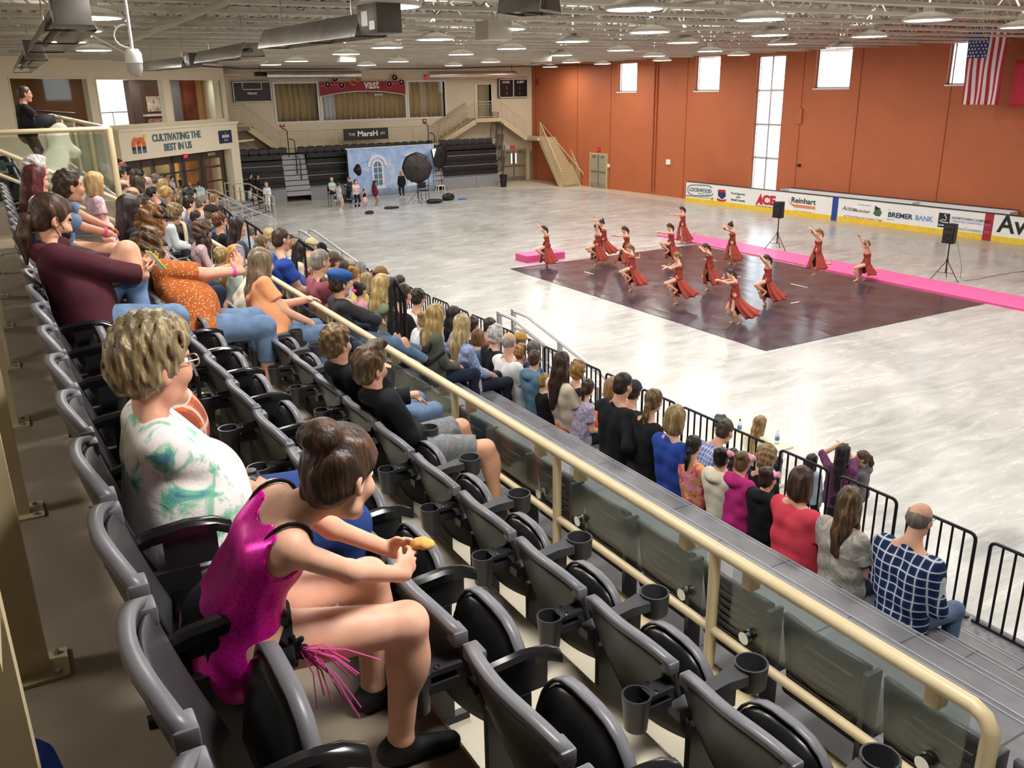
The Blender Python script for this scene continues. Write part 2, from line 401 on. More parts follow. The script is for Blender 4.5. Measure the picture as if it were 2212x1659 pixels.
# doors at floor level
def double_door(name, ax, p0, p1, ztop, panes, closer=True):
    """pair of flush leaves in a frame; ax 'y' on the far wall, 'x' on the right wall"""
    def P(u, d, z): return (u, YF - d, z) if ax == 'y' else (XO - d, u, z)
    MX = None if ax == 'y' else MR
    def bx(u0, u1, d0, d1, z0, z1): a, b = P(u0, d0, z0), P(u1, d1, z1); return np.minimum(a, b), np.maximum(a, b), 0, MX
    mb = MB(); t = .09
    for q in ((p0 - t, p0, 0, .07, 0, ztop + t), (p1, p1 + t, 0, .07, 0, ztop + t), (p0, p1, 0, .07, ztop, ztop + t)): mb.box(*bx(*q))
    f = struct(mb.build(name, M_TANRAIL)); mid = (p0 + p1) / 2
    MB().box(*bx(mid - .03, mid + .03, 0, .09, 0, ztop)).build('door_mullion', M_GALV, f)
    for a, b, s in ((p0, mid - .03, 1), (mid + .03, p1, -1)):
        lf = MB().box(*bx(a + .01, b - .01, .01, .055, .02, ztop - .01)).build('door_leaf', M_DOOR, f)
        MB().box(*bx(a + .06, b - .06, .055, .1, 1.0, 1.07)).build('push_bar', M_GALV, lf)
        MB().box(*bx(a + .02, b - .02, .055, .06, .03, .3)).build('kick_plate', M_GALV, lf)
        if panes:
            e = b - .2 if s > 0 else a + .1
            MB().box(*bx(e, e + .1, .05, .058, 1.2, 1.9)).build('door_pane', emit('bright door pane', 'f4f6ff', 1.), lf)
        MB().box(*bx((a + b) / 2 - .15, (a + b) / 2 + .15, .055, .1, ztop - .16, ztop - .09)).build('door_closer', M_GALV, lf)
    return f
a, b = onY(1084, 360, YF)[0], onY(1134, 360, YF)[0]; double_door('door_2', 'y', a, b, 2.1, True)
a, b = onR(1311, 360)[1], onR(1277, 360)[1]; double_door('door_3', 'x', a, b, 2.1, False)
c = onY(1143, 360, YF)[0]; d = onY(1152, 360, YF)[0]
f = struct(MB().box((c, YF - .06, 0), (d, YF, 2.0)).build('door_4', M_TANRAIL)); MB().box((c + .06, YF - .08, .02), (d - .06, YF - .05, 1.95)).build('door_leaf', M_DOOR, f)
# slanted wall with control room windows above and entrance doors below
S0, S1 = -6., 16.9
def sof(x, y): return (ond(x, y) - D45) @ A45
WD = [(sof(15, 163), sof(187, 163), 4.85, 7.05), (sof(203, 165), sof(350, 168), 4.9, 7.03), (sof(363, 168), sof(482, 172), 4.9, 7.03)]
DOOR_H = (sof(247, 350), sof(486, 322), .7, 3.4)
mb = MB(); wall_cells(mb, [S0, S1], [0., ZD], WD + [DOOR_H], lambda a, b, c, d: mb.box((a, 0, c), (b, .3, d), 0, M45))
struct(mb.build('wall_slanted', M_CREAM))
b0, b1 = sof(240, 300), sof(497, 290)
struct(MB().box((b0, -.42, 3.38), (b1 + .1, 0, 4.68), 0, M45).box((b0 - .05, -.5, 4.68), (b1 + .15, 0, 4.8), 0, M45).build('wall_fascia', M_CREAM))
struct(MB().box((sof(486, 330), -.42, 0), (b1 + .1, .0, 3.4), 0, M45).build('wall_pillar', M_CREAM))
for k, w in enumerate(WD):
    mb = MB(); t = .07
    for a, b, c, d in ((w[0], w[1], w[2], w[2] + t), (w[0], w[1], w[3] - t, w[3]), (w[0], w[0] + t, w[2], w[3]), (w[1] - t, w[1], w[2], w[3])): mb.box((a, -.02, c), (b, .2, d), 0, M45)
    f = struct(mb.build('window_%d' % (k + 21), M_CREAM)); MB().box((w[0], .1, w[2]), (w[1], .11, w[3]), 0, M45).build('window_pane', M_PANE, f)
# rooms behind the slanted wall
M_BROWN = mat('brown room wall', '8b6b4a', .7, 0, .06, 1); M_WOOD = mat('dark wood boards', '4a4548', .6, 0, .2, 3, 0, 60, .4, (1, 1, 14))
M_RUST = mat('rust mural', '7a3a26', .7, 0, .5, 1.3); M_MUR2 = mat('violet mural', '4f4257', .7, 0, .4, 1.1)
a2 = WD[1][0] - .1
struct(MB().box((S0, 3.2, 4.2), (a2, 3.4, ZD), 0, M45).box((a2 - .15, .3, 4.2), (a2, 3.4, ZD), 0, M45).build('wall_control_room', M_BROWN))
struct(MB().box((S0, .3, 4.2), (S1 + 3, 9, 4.4), 0, M45).build('floor_lobby_upper', M_CONCD))
struct(MB().box((S0, .3, 7.2), (S1 + 3, 9, 7.3), 0, M45).build('ceiling_lobby', mat('lobby ceiling', 'd6cdb9', .7)))
s_wh = (ond(284, 220, -5.2) - D45) @ A45 - 1.1
struct(MB().box((s_wh + 1.1, 5.0, 4.4), (S1 + 3, 5.2, 7.2), 0, M45).build('wall_lobby_back', M_CREAM))
for nm, x0, x1, z0, z1, mm, of in (('kiosk', 283, 352, 4.4, 7.0, M_WOOD, 2.2), ('mural_panel', 364, 392, 4.4, 7.0, mat('slate board', '6d6c72', .6), 2.6), ('mural_panel', 400, 432, 4.4, 7.0, M_RUST, 2.5), ('column', 436, 446, 4.4, 7.2, mat('tan column', 'c79a66', .6), 2.2)):
    k0, k1 = [(ond(x, 220, -of) - D45) @ A45 for x in (x0, x1)]; sc = 1.
    o = MB().box((k0 * sc, of, z0), (k1 * sc, of + .3, z1), 0, M45).build(nm, mm)
    tag(o, {'kiosk': 'dark boarded snack kiosk behind the middle booth window', 'column': 'tan column behind the right booth window'}.get(nm, 'grey slate wall panel behind the right booth window' if x1 < 395 else 'rust brown mural panel behind the right booth window'), {'kiosk': 'kiosk', 'column': 'column'}.get(nm, 'panel'))
    if nm == 'kiosk':
        q0, q1 = k0 * sc + .9, k1 * sc - .05
        MB().box((q0, of - .02, 5.35), (q1, of + .02, 6.7), 0, M45).build('serving_hatch', mat('hatch dark', '3a2a24', .6, 0, .6, 3), o)
        MB().box((q0 - .1, of - .25, 5.22), (q1 + .1, of + .02, 5.32), 0, M45).build('counter', M_WHITE, o)
        MB().box((q0 + .3, of - .06, 5.45), (q1 - .3, of - .02, 6.2), 0, M45).build('menu_board', mat('menu board', 'cfc3b4', .6, 0, .6, 4), o)
        c = dg((q0 + q1) / 2, -of + .06, 4.98)
        MB().box((q0 + .25, of - .05, 4.72), (q1 - .15, of - .01, 5.14), 0, M45, .06).build('sign_plate', mat('logo red', 'b64040', .5), o)
        text(o, 'RED BARON', c - np.array([0, 0, .12]), A45, (0, 0, 1), .3, M_WHITE, 'lettering', .02, squeeze=.8)
# entrance doors
dz0, dz1 = DOOR_H[2], DOOR_H[3]
def front(x0, x1, nm, solid):
    a, b = sof(x0, 340), sof(x1, 335); mb = MB(); t = .1
    for q in ((a, b, dz1 - .45, dz1), (a, a + t, dz0, dz1), (b - t, b, dz0, dz1), (a, b, dz1 - .95, dz1 - .85), (a, b, dz0, dz0 + .25), (a, b, dz0 + 1., dz0 + 1.08)): mb.box((q[0], .05, q[2]), (q[1], .2, q[3]), 0, M45)
    if solid: mb.box((a + t, .08, dz0), (a + t + .2, .18, dz1), 0, M45).box((b - t - .2, .08, dz0), (b - t, .18, dz1), 0, M45)
    f = struct(mb.build(nm, M_BRONZE)); MB().box((a, .12, dz0), (b, .13, dz1), 0, M45).build('door_pane', M_PANE, f); return f
for k, (x0, x1, so) in enumerate(((247, 304, 0), (304, 331, 0), (331, 372, 0), (372, 394, 0), (394, 437, 1), (437, 486, 1))): front(x0, x1, 'door_%d' % (k + 11), so)
struct(MB().box((sof(394, 335), 2.5, .7), (sof(437, 330) + .8, 2.7, 3.6), 0, M45).build('wall_lobby_low', mat('lobby tan', 'a08a68', .6)))
struct(MB().box((sof(437, 330) + 1.4, 2.6, .7), (S1 + 2, 2.8, 3.6), 0, M45).build('wall_lobby_amber', mat('amber wall', 'd99a55', .6, 0, .3, 1)))
struct(MB().box((S0, .3, .5), (S1 + 3, 9, .7), 0, M45).build('floor_lobby', M_CONC))
struct(MB().box((S0, .3, 3.6), (S1 + 3, 9, 3.7), 0, M45).build('ceiling_lobby_low', M_CREAM))
# left side behind the stand
struct(MB().box((-9, -14, 0), (-8.7, 34, ZD)).build('wall_left', M_CREAM))
struct(MB().box((-9, -14, 0), (39, -13.7, ZD)).build('wall_back', M_CREAM))
# roof
DECK = MB()
for k in range(0, 135): x = -10 + .36 * k; DECK.box((x, -14, ZD), (x + .2, YF + .6, ZD + .05)).box((x + .2, -14, ZD + .05), (x + .36, YF + .6, ZD + .1))
struct(DECK.build('ceiling', M_DECK))
struct(MB().box((-10, -14, ZD + .12), (38.6, YF + 9, ZD + .3)).build('ceiling_roof', M_DECK))
mb = MB(); L0, L1 = -9.2, 38.2
for z0, z1 in ((ZJ, ZJ + .07), (ZD - .08, ZD - .01)):
    mb.box((L0, -.13, z0), (L1, -.015, z1)).box((L0, .015, z0), (L1, .13, z1))
x = L0 + .1; k = 0
while x + .75 < L1:
    mb.beam((x, 0, ZJ + .05), (x + .75, 0, ZD - .05), .035, .035) if k % 2 == 0 else mb.beam((x, 0, ZD - .05), (x + .75, 0, ZJ + .05), .035, .035)
    x += .75; k += 1
jo = mb.build('roof_joist', M_JOIST, None, False, (0, 0, ZJ)); struct(jo); jo.location.y = -1.0
Y = .95
while Y < YF - .5:
    q = jo.copy(); COL.objects.link(q); q.location.y = Y; Y += 1.95
for k, X in enumerate((4.2, 12.6, 21., 29.4)):
    struct(MB().beam((X, -13.5, ZJ + .1), (X, YF, ZJ + .1), .05, .05).beam((X, -13.5, ZD - .2), (X, YF, ZD - .2), .05, .05).build('ceiling_bridging', M_JOIST))
# ------------------------------------------------------------------ high bay lamps and overhead gear
M_LENS = emit('lamp lens', 'fffaf0', 14.); M_HOUS = mat('lamp housing', 'e6e4de', .5)
def make_lamp():
    t = thing('high_bay_lamp', 'x', 'ceiling light')
    MB().lathe([(.50, -.02), (.52, .0), (.50, .04), (.3, .12), (.12, .16), (.12, .3), (.02, .32), (.015, .99)], n=24).build('housing', M_HOUS, t, True)
    MB().lathe([(.0, -.03), (.3, -.028), (.47, -.02), (.48, .01)], n=24).build('lens', M_LENS, t, True)
    return t
LAMP0 = None
def lamp_label(i, x, y):
    return 'round white high bay lamp glowing under the roof joists'
for i, (x, y) in enumerate(LAMPS):
    if LAMP0 is None: LAMP0 = o = make_lamp(); o.location = (x, y, LAMP_Z)
    else: o = dup(LAMP0, (x, y, LAMP_Z))
    o['label'] = lamp_label(i, x, y); o['group'] = 'high bay lamps under the roof'
    ld = bpy.data.lights.new('lamp_light', 'AREA') if i == 0 else ld
    if i == 0: ld.shape = 'DISK'; ld.size = .9; ld.energy = LAMP_W; ld.color = LAMP_COL
    if i == 0: lu = bpy.data.lights.new('lamp_uplight', 'AREA'); lu.shape = 'DISK'; lu.size = .5; lu.energy = LAMP_W * .22; lu.color = LAMP_COL
    q = bpy.data.objects.new('lamp_uplight', lu); COL.objects.link(q); q.parent = o; q.location = (0, 0, .34); q.rotation_euler = (PI, 0, 0)
    q = bpy.data.objects.new('lamp_light', ld); COL.objects.link(q); q.parent = o; q.location = (0, 0, -.06)
# ------------------------------------------------------------------ the stand: concrete rows, seats, rail
ZA, RISE, RUN, XE = 4.49, .41, .80, .89          # floor of the top row, step height, step depth, front edge of the top row
def fz(k): return ZA - RISE * k
SEC = [(-6., 13.2), (14.7, 27.)]
mb = MB()
mb.box((-8.7, -13.7, 0), (XE, 30., ZA))
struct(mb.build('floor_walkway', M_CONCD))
for k in (1, 2):
    struct(MB().box((XE + RUN * (k - 1), -6, 0), (XE + RUN * k, 27., fz(k))).build('floor_row', M_CONC))
struct(MB().box((XE, 13.3, fz(1)), (XE + .4, 14.6, fz(0) - .2)).box((XE + RUN, 13.3, fz(2)), (XE + RUN + .4, 14.6, fz(1) - .2)).build('floor_aisle_steps', M_CONC))
# light wedges of the row fronts (painted riser edge)
for k in (0, 1): struct(MB().box((XE + RUN * k - .002, -6, fz(k) - .12), (XE + RUN * k + .006, 27, fz(k) + .004)).build('trim_nosing', mat('pale concrete edge', 'c8c2ae', .7, 0, .08, 5)))
M_SEAT = mat('seat plastic', '2a2a2e', .38, 0, .12, 5, .06, 300)
M_PAD = mat('seat inner', '343337', .5, 0, .12, 5)
M_TRIM = mat('seat grey rim', '6b6b72', .38, 0, .1, 8)
M_VINYL = mat('black vinyl', '101012', .28, 0, .15, 4, .06, 14)
M_ARM = mat('glossy arm', '141416', .16, 0, .1, 8)
M_CUPARM = mat('matt arm', '36373b', .5, 0, .1, 8)
def make_seat(row, folded):
    t = thing('stadium_seat', 'x', 'seat')
    U = np.linspace(-1, 1, 17); V = np.linspace(0, 1, 9); w = .252
    def bx(u, v): return .13 * (1 - v) ** 1.3 + .055 * u * u - .012
    def bz(u, v): return .36 + v * (.445 - .055 * abs(u) ** 3)
    P = [[(bx(u, v), u * w * (.86 + .14 * v ** .5), bz(u, v)) for u in U] for v in V]
    MB().slab(P, (-1, 0, .15), .022).build('backrest', M_SEAT, t, 'all')
    P = [[(bx(u, v) + .006, u * w * (.86 + .14 * v ** .5), bz(u, v)) for u in U * .86] for v in np.linspace(.08, .93, 8)]
    MB().slab(P, (1, 0, 0), .012).build('back_pad', M_PAD, t, 'all')
    mb = MB()
    P = [[(bx(u, 1.) + dx, u * w, bz(u, 1) + .008) for u in U * .995] for dx in (-.026, .01)]
    mb.slab(P, (0, 0, -1), .022); mb.build('back_rim', M_TRIM, t, 'all')
    for sd in (-1, 1):
        y = sd * w; MB().box((bx(1, 1) - .032, min(y, y - sd * .065), bz(1, 1) - .035), (bx(1, 1) + .014, max(y, y - sd * .065), bz(1, 1) + .012), 0, None, .006).build('corner_cap', M_TRIM, t, True)
    # seat pan: D-shaped cushion hinged at the back
    n = 14; out = [(.235, 0.)] + [(.235 * math.copysign(abs(math.cos(a)) ** .75, math.cos(a)), .30 * abs(math.sin(a)) ** .85) for a in np.linspace(.12, PI - .12, n)] + [(-.235, 0.)]
    pan = MB(); rim = MB()
    if folded: ctr = lambda y, h: (.235 + .045 * h / .3 + .02 * (y / .2) ** 2, y, .335 + h); nv = np.array([-.98, 0, .12]); th = .065
    else: ctr = lambda y, h: (.14 + h * 1.28, y, .405 + .02 * h / .3); nv = np.array([0.05, 0, 1.]); th = .06
    c0 = np.array(ctr(0, .12))
    rings = []
    for sc, off in ((.97, 0), (1., .012), (1., th - .03), (.93, th - .006), (.6, th + .004), (.05, th + .004)):
        rings.append([np.array(ctr(y * sc, .12 + (h - .12) * sc)) + nv * off for y, h in out])
    pan.grid(rings, 0, True); pan.face(list(range(len(out)))[::-1]); k = 5 * len(out); pan.face([k + i for i in range(len(out))])
    sp = pan.build('seat_pan', M_VINYL, t, 'all')
    P = [[np.array(ctr(y * 1.02, h * 1.03)) + nv * o for y, h in out[1:-1]] for o in (.004, th - .022)]
    nn = np.array([0, 0, 1.]) if folded else np.array([1., 0, 0]); rim.slab(P, nn, .014); rim.build('pan_rim', M_TRIM, sp, 'all')
    # support and arm on the near side
    mb = MB().box((.09, -.29, 0), (.24, -.262, .5)).box((.03, -.292, .0), (.30, -.26, .03)).box((.15, -.285, .50), (.30, -.27, .60)); mb.build('support', M_BLACK, t)
    if row < 2:
        mb = MB(); pts = [(.045, .615), (.12, .637), (.22, .645), (.30, .635), (.345, .612)]
        P = [[(x, y, z - .012 * (abs(y + .276) > .02)) for y in (-.3, -.287, -.265, -.252)] for x, z in pts]
        mb.slab(P, (0, 0, -1), .026); mb.build('armrest', M_ARM, t, True)
    else:
        mb = MB(); P = [[(x, -.276 + y * wd, z) for y in (-1, -.4, .4, 1)] for x, z, wd in ((.02, .60, .03), (.12, .62, .028), (.24, .635, .03), (.32, .64, .045))]
        mb.slab(P, (0, 0, -1), .04); mb.lathe([(.0, .55), (.05, .55), (.058, .56), (.062, .652), (.055, .652), (.048, .57), (0, .57)], (.375, -.276, 0), 20)
        mb.build('armrest', M_CUPARM, t, True)
    if row > 0:
        mb = MB(); mb.lathe([(.0, .54), (.04, .54), (.052, .675), (.045, .675), (.036, .55), (0, .55)], (-.105, -.225, 0), 20)
        mb.box((-.075, -.262, .60), (.02, -.19, .63)).box((-.07, -.26, .655), (.03, -.195, .672))
        c = mb.build('cup_holder', M_SEAT, t, True)
        MB().lathe([(0, 0), (.008, 0), (.008, .006), (0, .007)], (-.045, -.25, .674), 8).lathe([(0, 0), (.008, 0), (.008, .006), (0, .007)], (-.04, -.2, .674), 8).build('screw', M_STEEL, c, True)
    return t
Y0S, PITCH = 1.35, .55
def seat_y(n): return Y0S + PITCH * (n + .5)
OCC = {0: {1, 2, 7, 13, 14, 16}, 1: {10, 12, 14, 15, 18}, 2: {6, 7, 11, 12, 13, 14, 16, 17, 19}}
ROWW = ['back', 'middle', 'front']
PROTO = {}
for row in range(3):
    for n in list(range(-2, 21)) + list(range(25, 38)):
        key = (row, n not in OCC[row]); x = .09 + RUN * row; loc = (x, seat_y(n), fz(row))
        if key not in PROTO: PROTO[key] = o = make_seat(*key); o.location = loc
        else: o = dup(PROTO[key], loc)
        if n >= 25: o['label'] = 'black stadium seat in the %s row of the far section, lost behind the crowd' % ROWW[row]; o['group'] = 'seats of the far section, %s row' % ROWW[row]
        elif key[1]: o['label'] = 'empty black %s row stadium seat with its cushion folded up' % ROWW[row]; o['group'] = 'empty seats of the %s row' % ROWW[row]
        else: o['label'] = 'black stadium seat in the %s row with its cushion down under a spectator' % ROWW[row]; o['group'] = 'seats in use in the %s row' % ROWW[row]
# guard rail with glass
RX, RZ = 2.54, 4.31
def guard(y0, y1, n, label):
    t = thing('guard_rail', label, 'railing', (RX, y0, fz(2)))
    MB().tube([(RX, y0, RZ - .62), (RX, y0, RZ - .06), (RX, y0 + .03, RZ - .015), (RX, y0 + .07, RZ)] + [(RX, y0 + .07 + (y1 - y0 - .07) * i / 8, RZ) for i in range(1, 9)], .03, 12).build('top_rail', M_TANRAIL, t, True)
    MB().tube([(RX, y0, 3.89), (RX, y1, 3.89)], .022, 10).build('lower_rail', M_TANRAIL, t, True)
    MB().box((RX - .05, y0 - .05, 3.5), (RX + .05, y1, 3.67)).build('base_channel', M_TANRAIL, t)
    st = (y1 - y0) / n
    for i in range(1, n + 1): MB().tube([(RX, y0 + st * i, 3.66), (RX, y0 + st * i, RZ)], .027, 10).build('post', M_TANRAIL, t, True)
    for i in range(n):
        a, b = y0 + st * i + .1, y0 + st * (i + 1) - .08
        g = MB().box((RX + .035, a, 3.92), (RX + .047, b, 4.235)).build('glass_panel', M_GLASSP, t)
        for y in (a + .12, b - .12):
            MB().lathe([(0, 0), (.03, 0), (.03, .025), (0, .025)], (RX + .05, y, 3.95), 14, 0, np.array([[0, 0, 1], [0, 1, 0], [-1, 0, 0]])).lathe([(0, -.03), (.03, -.03), (.03, -.005), (0, -.005)], (RX + .035, y, 3.95), 14, 0, np.array([[0, 0, 1], [0, 1, 0], [-1, 0, 0]])).build('clamp', M_STEEL, g, True)
            MB().box((RX - .005, y - .03, 4.2), (RX + .06, y + .03, 4.3), 0, None, .01).build('clamp', M_TANRAIL, g, True)
    return t
M_GLASSP = glass('barrier glass', (.86, .92, .89), .06)
guard(1.28, 13.16, 9, 'tan pipe guard rail with glass panels in front of the nearest seats')
guard(14.9, 25.4, 8, 'tan pipe guard rail with glass panels in front of the far section')
# rear guard behind the top row: posts on bolted plates
t = thing('rear_guard', 'tan posts on bolted base plates behind the top row of seats', 'railing', (-.2, 3., ZA))
for k in range(-1, 9):
    y = 2.93 + 1.33 * k
    p = MB().box((-.31, y - .035, ZA + .012), (-.115, y + .035, ZA + 1.0)).build('post', M_TANRAIL, t)
    q = MB().box((-.36, y - .085, ZA), (-.06, y + .085, ZA + .012)).build('base_plate', mat('plate paint', 'b9ab8b', .5), t)
    for dx in (-.095,):
        for dy in (-.06, .06): MB().lathe([(0, 0), (.012, 0), (.012, .012), (0, .014)], (dx, y + dy, ZA + .012), 6).build('bolt', M_GALV, q)
MB().box((-.33, 1.4, ZA + .96), (-.12, 14, ZA + 1.02)).build('top_rail', M_TANRAIL, t)
# ------------------------------------------------------------------ pull-out bleacher below the rail
def tread_mat():
    m, b, nt = base_mat('bleacher decking', .42); co = nt.coord(); x, y, z = nt.sep(co)[:3]
    n = nt.noise(nt.coord((1.5, 1, 1)), 2.5, 5, .6); c = nt.ramp(n, [(.3, srgb('5d5e64')), (.7, srgb('7b7c83'))])
    j = nt.math('LESS_THAN', nt.math('FRACT', nt.math('ADD', nt.math('MULTIPLY', y, 1 / 1.17), 100.37)), .012)
    nt.link(nt.mix(j, c, srgb('333338')), b.inputs['Base Color']); bump(nt, b, nt.noise(nt.coord(), 180, 2), .12, .002); return m
M_TREAD = tread_mat(); M_RISER = mat('bleacher riser', '2b2b30', .6); M_NOSE = mat('worn nosing', '9b9ca3', .45, 0, .12, 9)
TIER = [(2.60, 3.45, 3.35), (3.45, 4.21, 3.10), (4.21, 4.96, 2.70), (4.96, 5.72, 2.28), (5.72, 6.48, 1.87), (6.48, 7.34, 1.47)]
TL = ['top dark grey bleacher tier right below the tan guard rail', 'second dark grey bleacher tier down from the tan guard rail', 'third dark grey bleacher tier down from the tan guard rail', 'dark grey bleacher tier on which the man in the navy plaid shirt sits', 'dark grey bleacher tier one step above the black barrier', 'lowest dark grey bleacher tier carrying the black barrier']
for k, (x0, x1, z) in enumerate(TIER):
    y0 = -2.; y1 = 27.
    t = thing('bleacher_tier', TL[k], 'bleacher', (x0, 0, 0)); zb = (TIER[k + 1][2] if k < 5 else 1.15)
    MB().box((x0 - .03, y0, z - .05), (x1, y1, z)).build('deck', M_TREAD, t)
    MB().box((x1 - .06, y0, zb - .0), (x1 - .03, y1, z - .05)).build('riser', M_RISER, t)
    MB().box((x1, y0, z - .035), (x1 + .012, y1, z + .003)).box((x1 - .045, y0, z), (x1 - .035, y1, z + .003)).build('nosing', M_NOSE, t)
struct(MB().box((6.6, -2, 0), (7.3, 27, 1.15)).build('bleacher_skirt', M_RISER))
# row of slatted folding chairs behind the glass
M_CHAIR = mat('chair charcoal', '37373b', .42, 0, .12, 6)
def make_tchair():
    t = thing('bleacher_chair', 'x', 'chair'); w = .225
    P = [[(-.02 + .05 * (y / w) ** 2 + .06 * (1 - v), y, .40 + v * (.38 - .03 * (abs(y) / w) ** 3)) for y in np.linspace(-w, w, 11)] for v in np.linspace(0, 1, 9)]
    b = MB().slab(P, (-1, 0, 0), .025).build('backrest', M_CHAIR, t, 'all')
    mb = MB()
    for i in range(6): z = .47 + .045 * i; mb.box((-.052 + .06 * (1 - (z - .4) / .38), -.18, z), (-.044 + .06 * (1 - (z - .4) / .38), .16 - .02 * i, z + .006))
    mb.build('slat', mat('chair groove', '4c4c52', .35), b)
    MB().box((.02, -.215, .34), (.38, .215, .40), 0, None, .02).build('seat', M_CHAIR, t, True)
    MB().box((-.03, -.255, 0), (.06, -.225, .74), 0, None, .008).build('support', M_CHAIR, t, True)
    mb = MB().box((-.04, -.27, 0), (.16, -.21, .015)); mb.build('foot', M_BLACK, t)
    return t
c0 = None
for n in range(-1, 22):
    loc = (2.66, 1.55 + .52 * n, 3.35)
    if c0 is None: c0 = o = make_tchair(); o.location = loc
    else: o = dup(c0, loc)
    o['label'] = 'charcoal slatted chair behind the glass under the tan guard rail'; o['group'] = 'bleacher chairs behind the glass'
# black barrier panels
M_BAR = mat('barrier black', '1d1d21', .35, .2, .1, 12)
def make_barrier():
    t = thing('barrier_panel', 'x', 'barrier'); L, h, r = .70, .86, .055
    pts = [(0, 0, 0), (0, 0, h - r)] + [(0, -r + r * math.cos(a), h - r + r * math.sin(a)) for a in (.5, 1.05)] + [(0, -r, h), (0, -L + r, h)] + [(0, -L + r - r * math.sin(a), h - r + r * math.cos(a)) for a in (.5, 1.05)] + [(0, -L, h - r), (0, -L, 0)]
    MB().tube(pts, .017, 8).build('frame', M_BAR, t, True)
    for i in range(1, 6): y = -L * i / 6; MB().tube([(0, y, .02), (0, y, h)], .0125, 6).build('bar', M_BAR, t, True)
    MB().box((-.02, -L - .05, 0), (.02, .05, .025)).build('foot_rail', M_BAR, t)
    return t
b0 = None
for k in range(-3, 27):
    loc = (7.26, 3.97 + .845 * k, 1.47)
    if b0 is None: b0 = o = make_barrier(); o.location = loc
    else: o = dup(b0, loc)
    o['label'] = 'black barred barrier panel along the front edge of the bleacher'; o['group'] = 'barrier panels along the bleacher'
# short black handrails on the bleacher aisles
def handrail(x0, y0, y, tops, label):
    (xa, za), (xb, zb) = tops
    t = thing('aisle_handrail', label, 'handrail', (xa, y, za - .8))
    MB().tube([(xa - .02, y, za - .8), (xa, y, za - .08), (xa + .05, y, za), (xb - .05, y, zb), (xb, y, zb - .08), (xb, y, zb - .8)], .022, 8).build('rail', M_BLACKMET, t, True)
    for q in (.35, .7): x = xa + (xb - xa) * q; z = za + (zb - za) * q; MB().tube([(x, y, z - .8), (x, y, z)], .016, 6).build('post', M_BLACKMET, t, True)
# ------------------------------------------------------------------ lobby light
M_DAY = emit('daylit glazing', 'f6faff', 1.15); M_TUBE = emit('lobby light', 'fff6e0', 3.)
struct(MB().box((sof(203, 200) - .4, 5.2, 4.4), (s_wh + 1.1, 5.3, 7.15), 0, M45).build('window_31', M_DAY))
struct(MB().box((S0, 5.2, .7), (sof(394, 335) + 1.2, 5.3, 3.6), 0, M45).build('window_32', M_DAY))
l0 = None
for k, (s, off) in enumerate([(s, o) for o in (1.4, 3.2) for s in (8.2, 10., 12., 14., 16.)] + [(2.5, 1.6), (5., 1.6)]):
    t = thing('ceiling_panel_light', 'flat rectangular light in the lobby ceiling behind the booth windows', 'ceiling light', dg(s, -off, 7.12), 'lobby ceiling lights')
    MB().box((s - .5, off - .16, 7.12), (s + .5, off + .16, 7.2), 0, M45).build('housing', M_HOUS, t); MB().box((s - .46, off - .13, 7.11), (s + .46, off + .13, 7.125), 0, M45).build('diffuser', M_TUBE, t)
    if k % 2 == 0:
        if l0 is None: l0 = bpy.data.lights.new('panel_light', 'AREA'); l0.size = .7; l0.energy = 22; l0.color = (1, .95, .86)
        q = bpy.data.objects.new('panel_light', l0); COL.objects.link(q); q.parent = t; q.location = (0, 0, -.05)
lq = bpy.data.lights.new('lobby_light', 'AREA'); lq.size = 1.; lq.energy = 30; lq.color = (1, .9, .75)
for s in (8.5, 11.5, 14.5):
    t = thing('ceiling_panel_light', 'flat light in the low lobby ceiling behind the entrance doors', 'ceiling light', dg(s, -2, 3.5), 'low lobby lights')
    MB().box((s - .5, 1.8, 3.52), (s + .5, 2.2, 3.6), 0, M45).build('housing', M_HOUS, t); MB().box((s - .46, 1.84, 3.51), (s + .46, 2.16, 3.53), 0, M45).build('diffuser', M_TUBE, t)
    q = bpy.data.objects.new('lobby_light', lq); COL.objects.link(q); q.parent = t; q.location = (0, 0, -.05)
t = thing('lobby_rail', 'thin grey guard rail in front of the bright lobby glazing', 'railing', dg(sof(240, 240), -4.6, 4.4))
a, b = sof(205, 240), s_wh + 1.
MB().box((a, 4.6, 5.4), (b, 4.64, 5.45), 0, M45).build('top_rail', M_GALV, t)
for k in range(5): s = a + (b - a) * k / 4; MB().box((s - .02, 4.6, 4.4), (s + .02, 4.64, 5.4), 0, M45).build('post', M_GALV, t)
# ------------------------------------------------------------------ signs on the fascia
M_SLATE = mat('sign teal grey', '50707c', .5, 0, .04); M_NAVY = mat('sign navy', '1d2b4c', .5); M_LOGO = mat('logo orange', 'e2713a', .5); M_LIME = mat('logo yellow', 'f1c04a', .5)
def sgn(cx, base, s, sz, m, parent, bold=.03, align='CENTER', sq=1.): return text(parent, s, dg(cx, .425, base), A45, (0, 0, 1), sz, m, 'lettering', bold, align, .02, sq)
c1 = (sof(305, 300) + sof(424, 295)) / 2; c2 = (sof(332, 320) + sof(404, 315)) / 2
t = thing('slogan_lettering', 'teal grey letters CULTIVATING THE BEST IN US on the cream fascia', 'lettering', dg(c1, .42, 3.7))
sgn(c1, 4.14, 'CULTIVATING THE', .47, M_SLATE, t, .03); sgn(c2, 3.66, 'BEST IN US', .47, M_SLATE, t, .03)
s0, s1 = sof(268, 315), sof(298, 315); t = thing('letter_logo', 'orange and navy letter m emblem at the left end of the fascia', 'logo', dg((s0 + s1) / 2, .42, 3.7))
w = (s1 - s0); lw = w * .24
def arc(cx, zc, r0, r1, a0, a1, n=8): return [(cx + r1 * math.cos(a), zc + r1 * math.sin(a)) for a in np.linspace(a0, a1, n)] + [(cx + r0 * math.cos(a), zc + r0 * math.sin(a)) for a in np.linspace(a1, a0, n)]
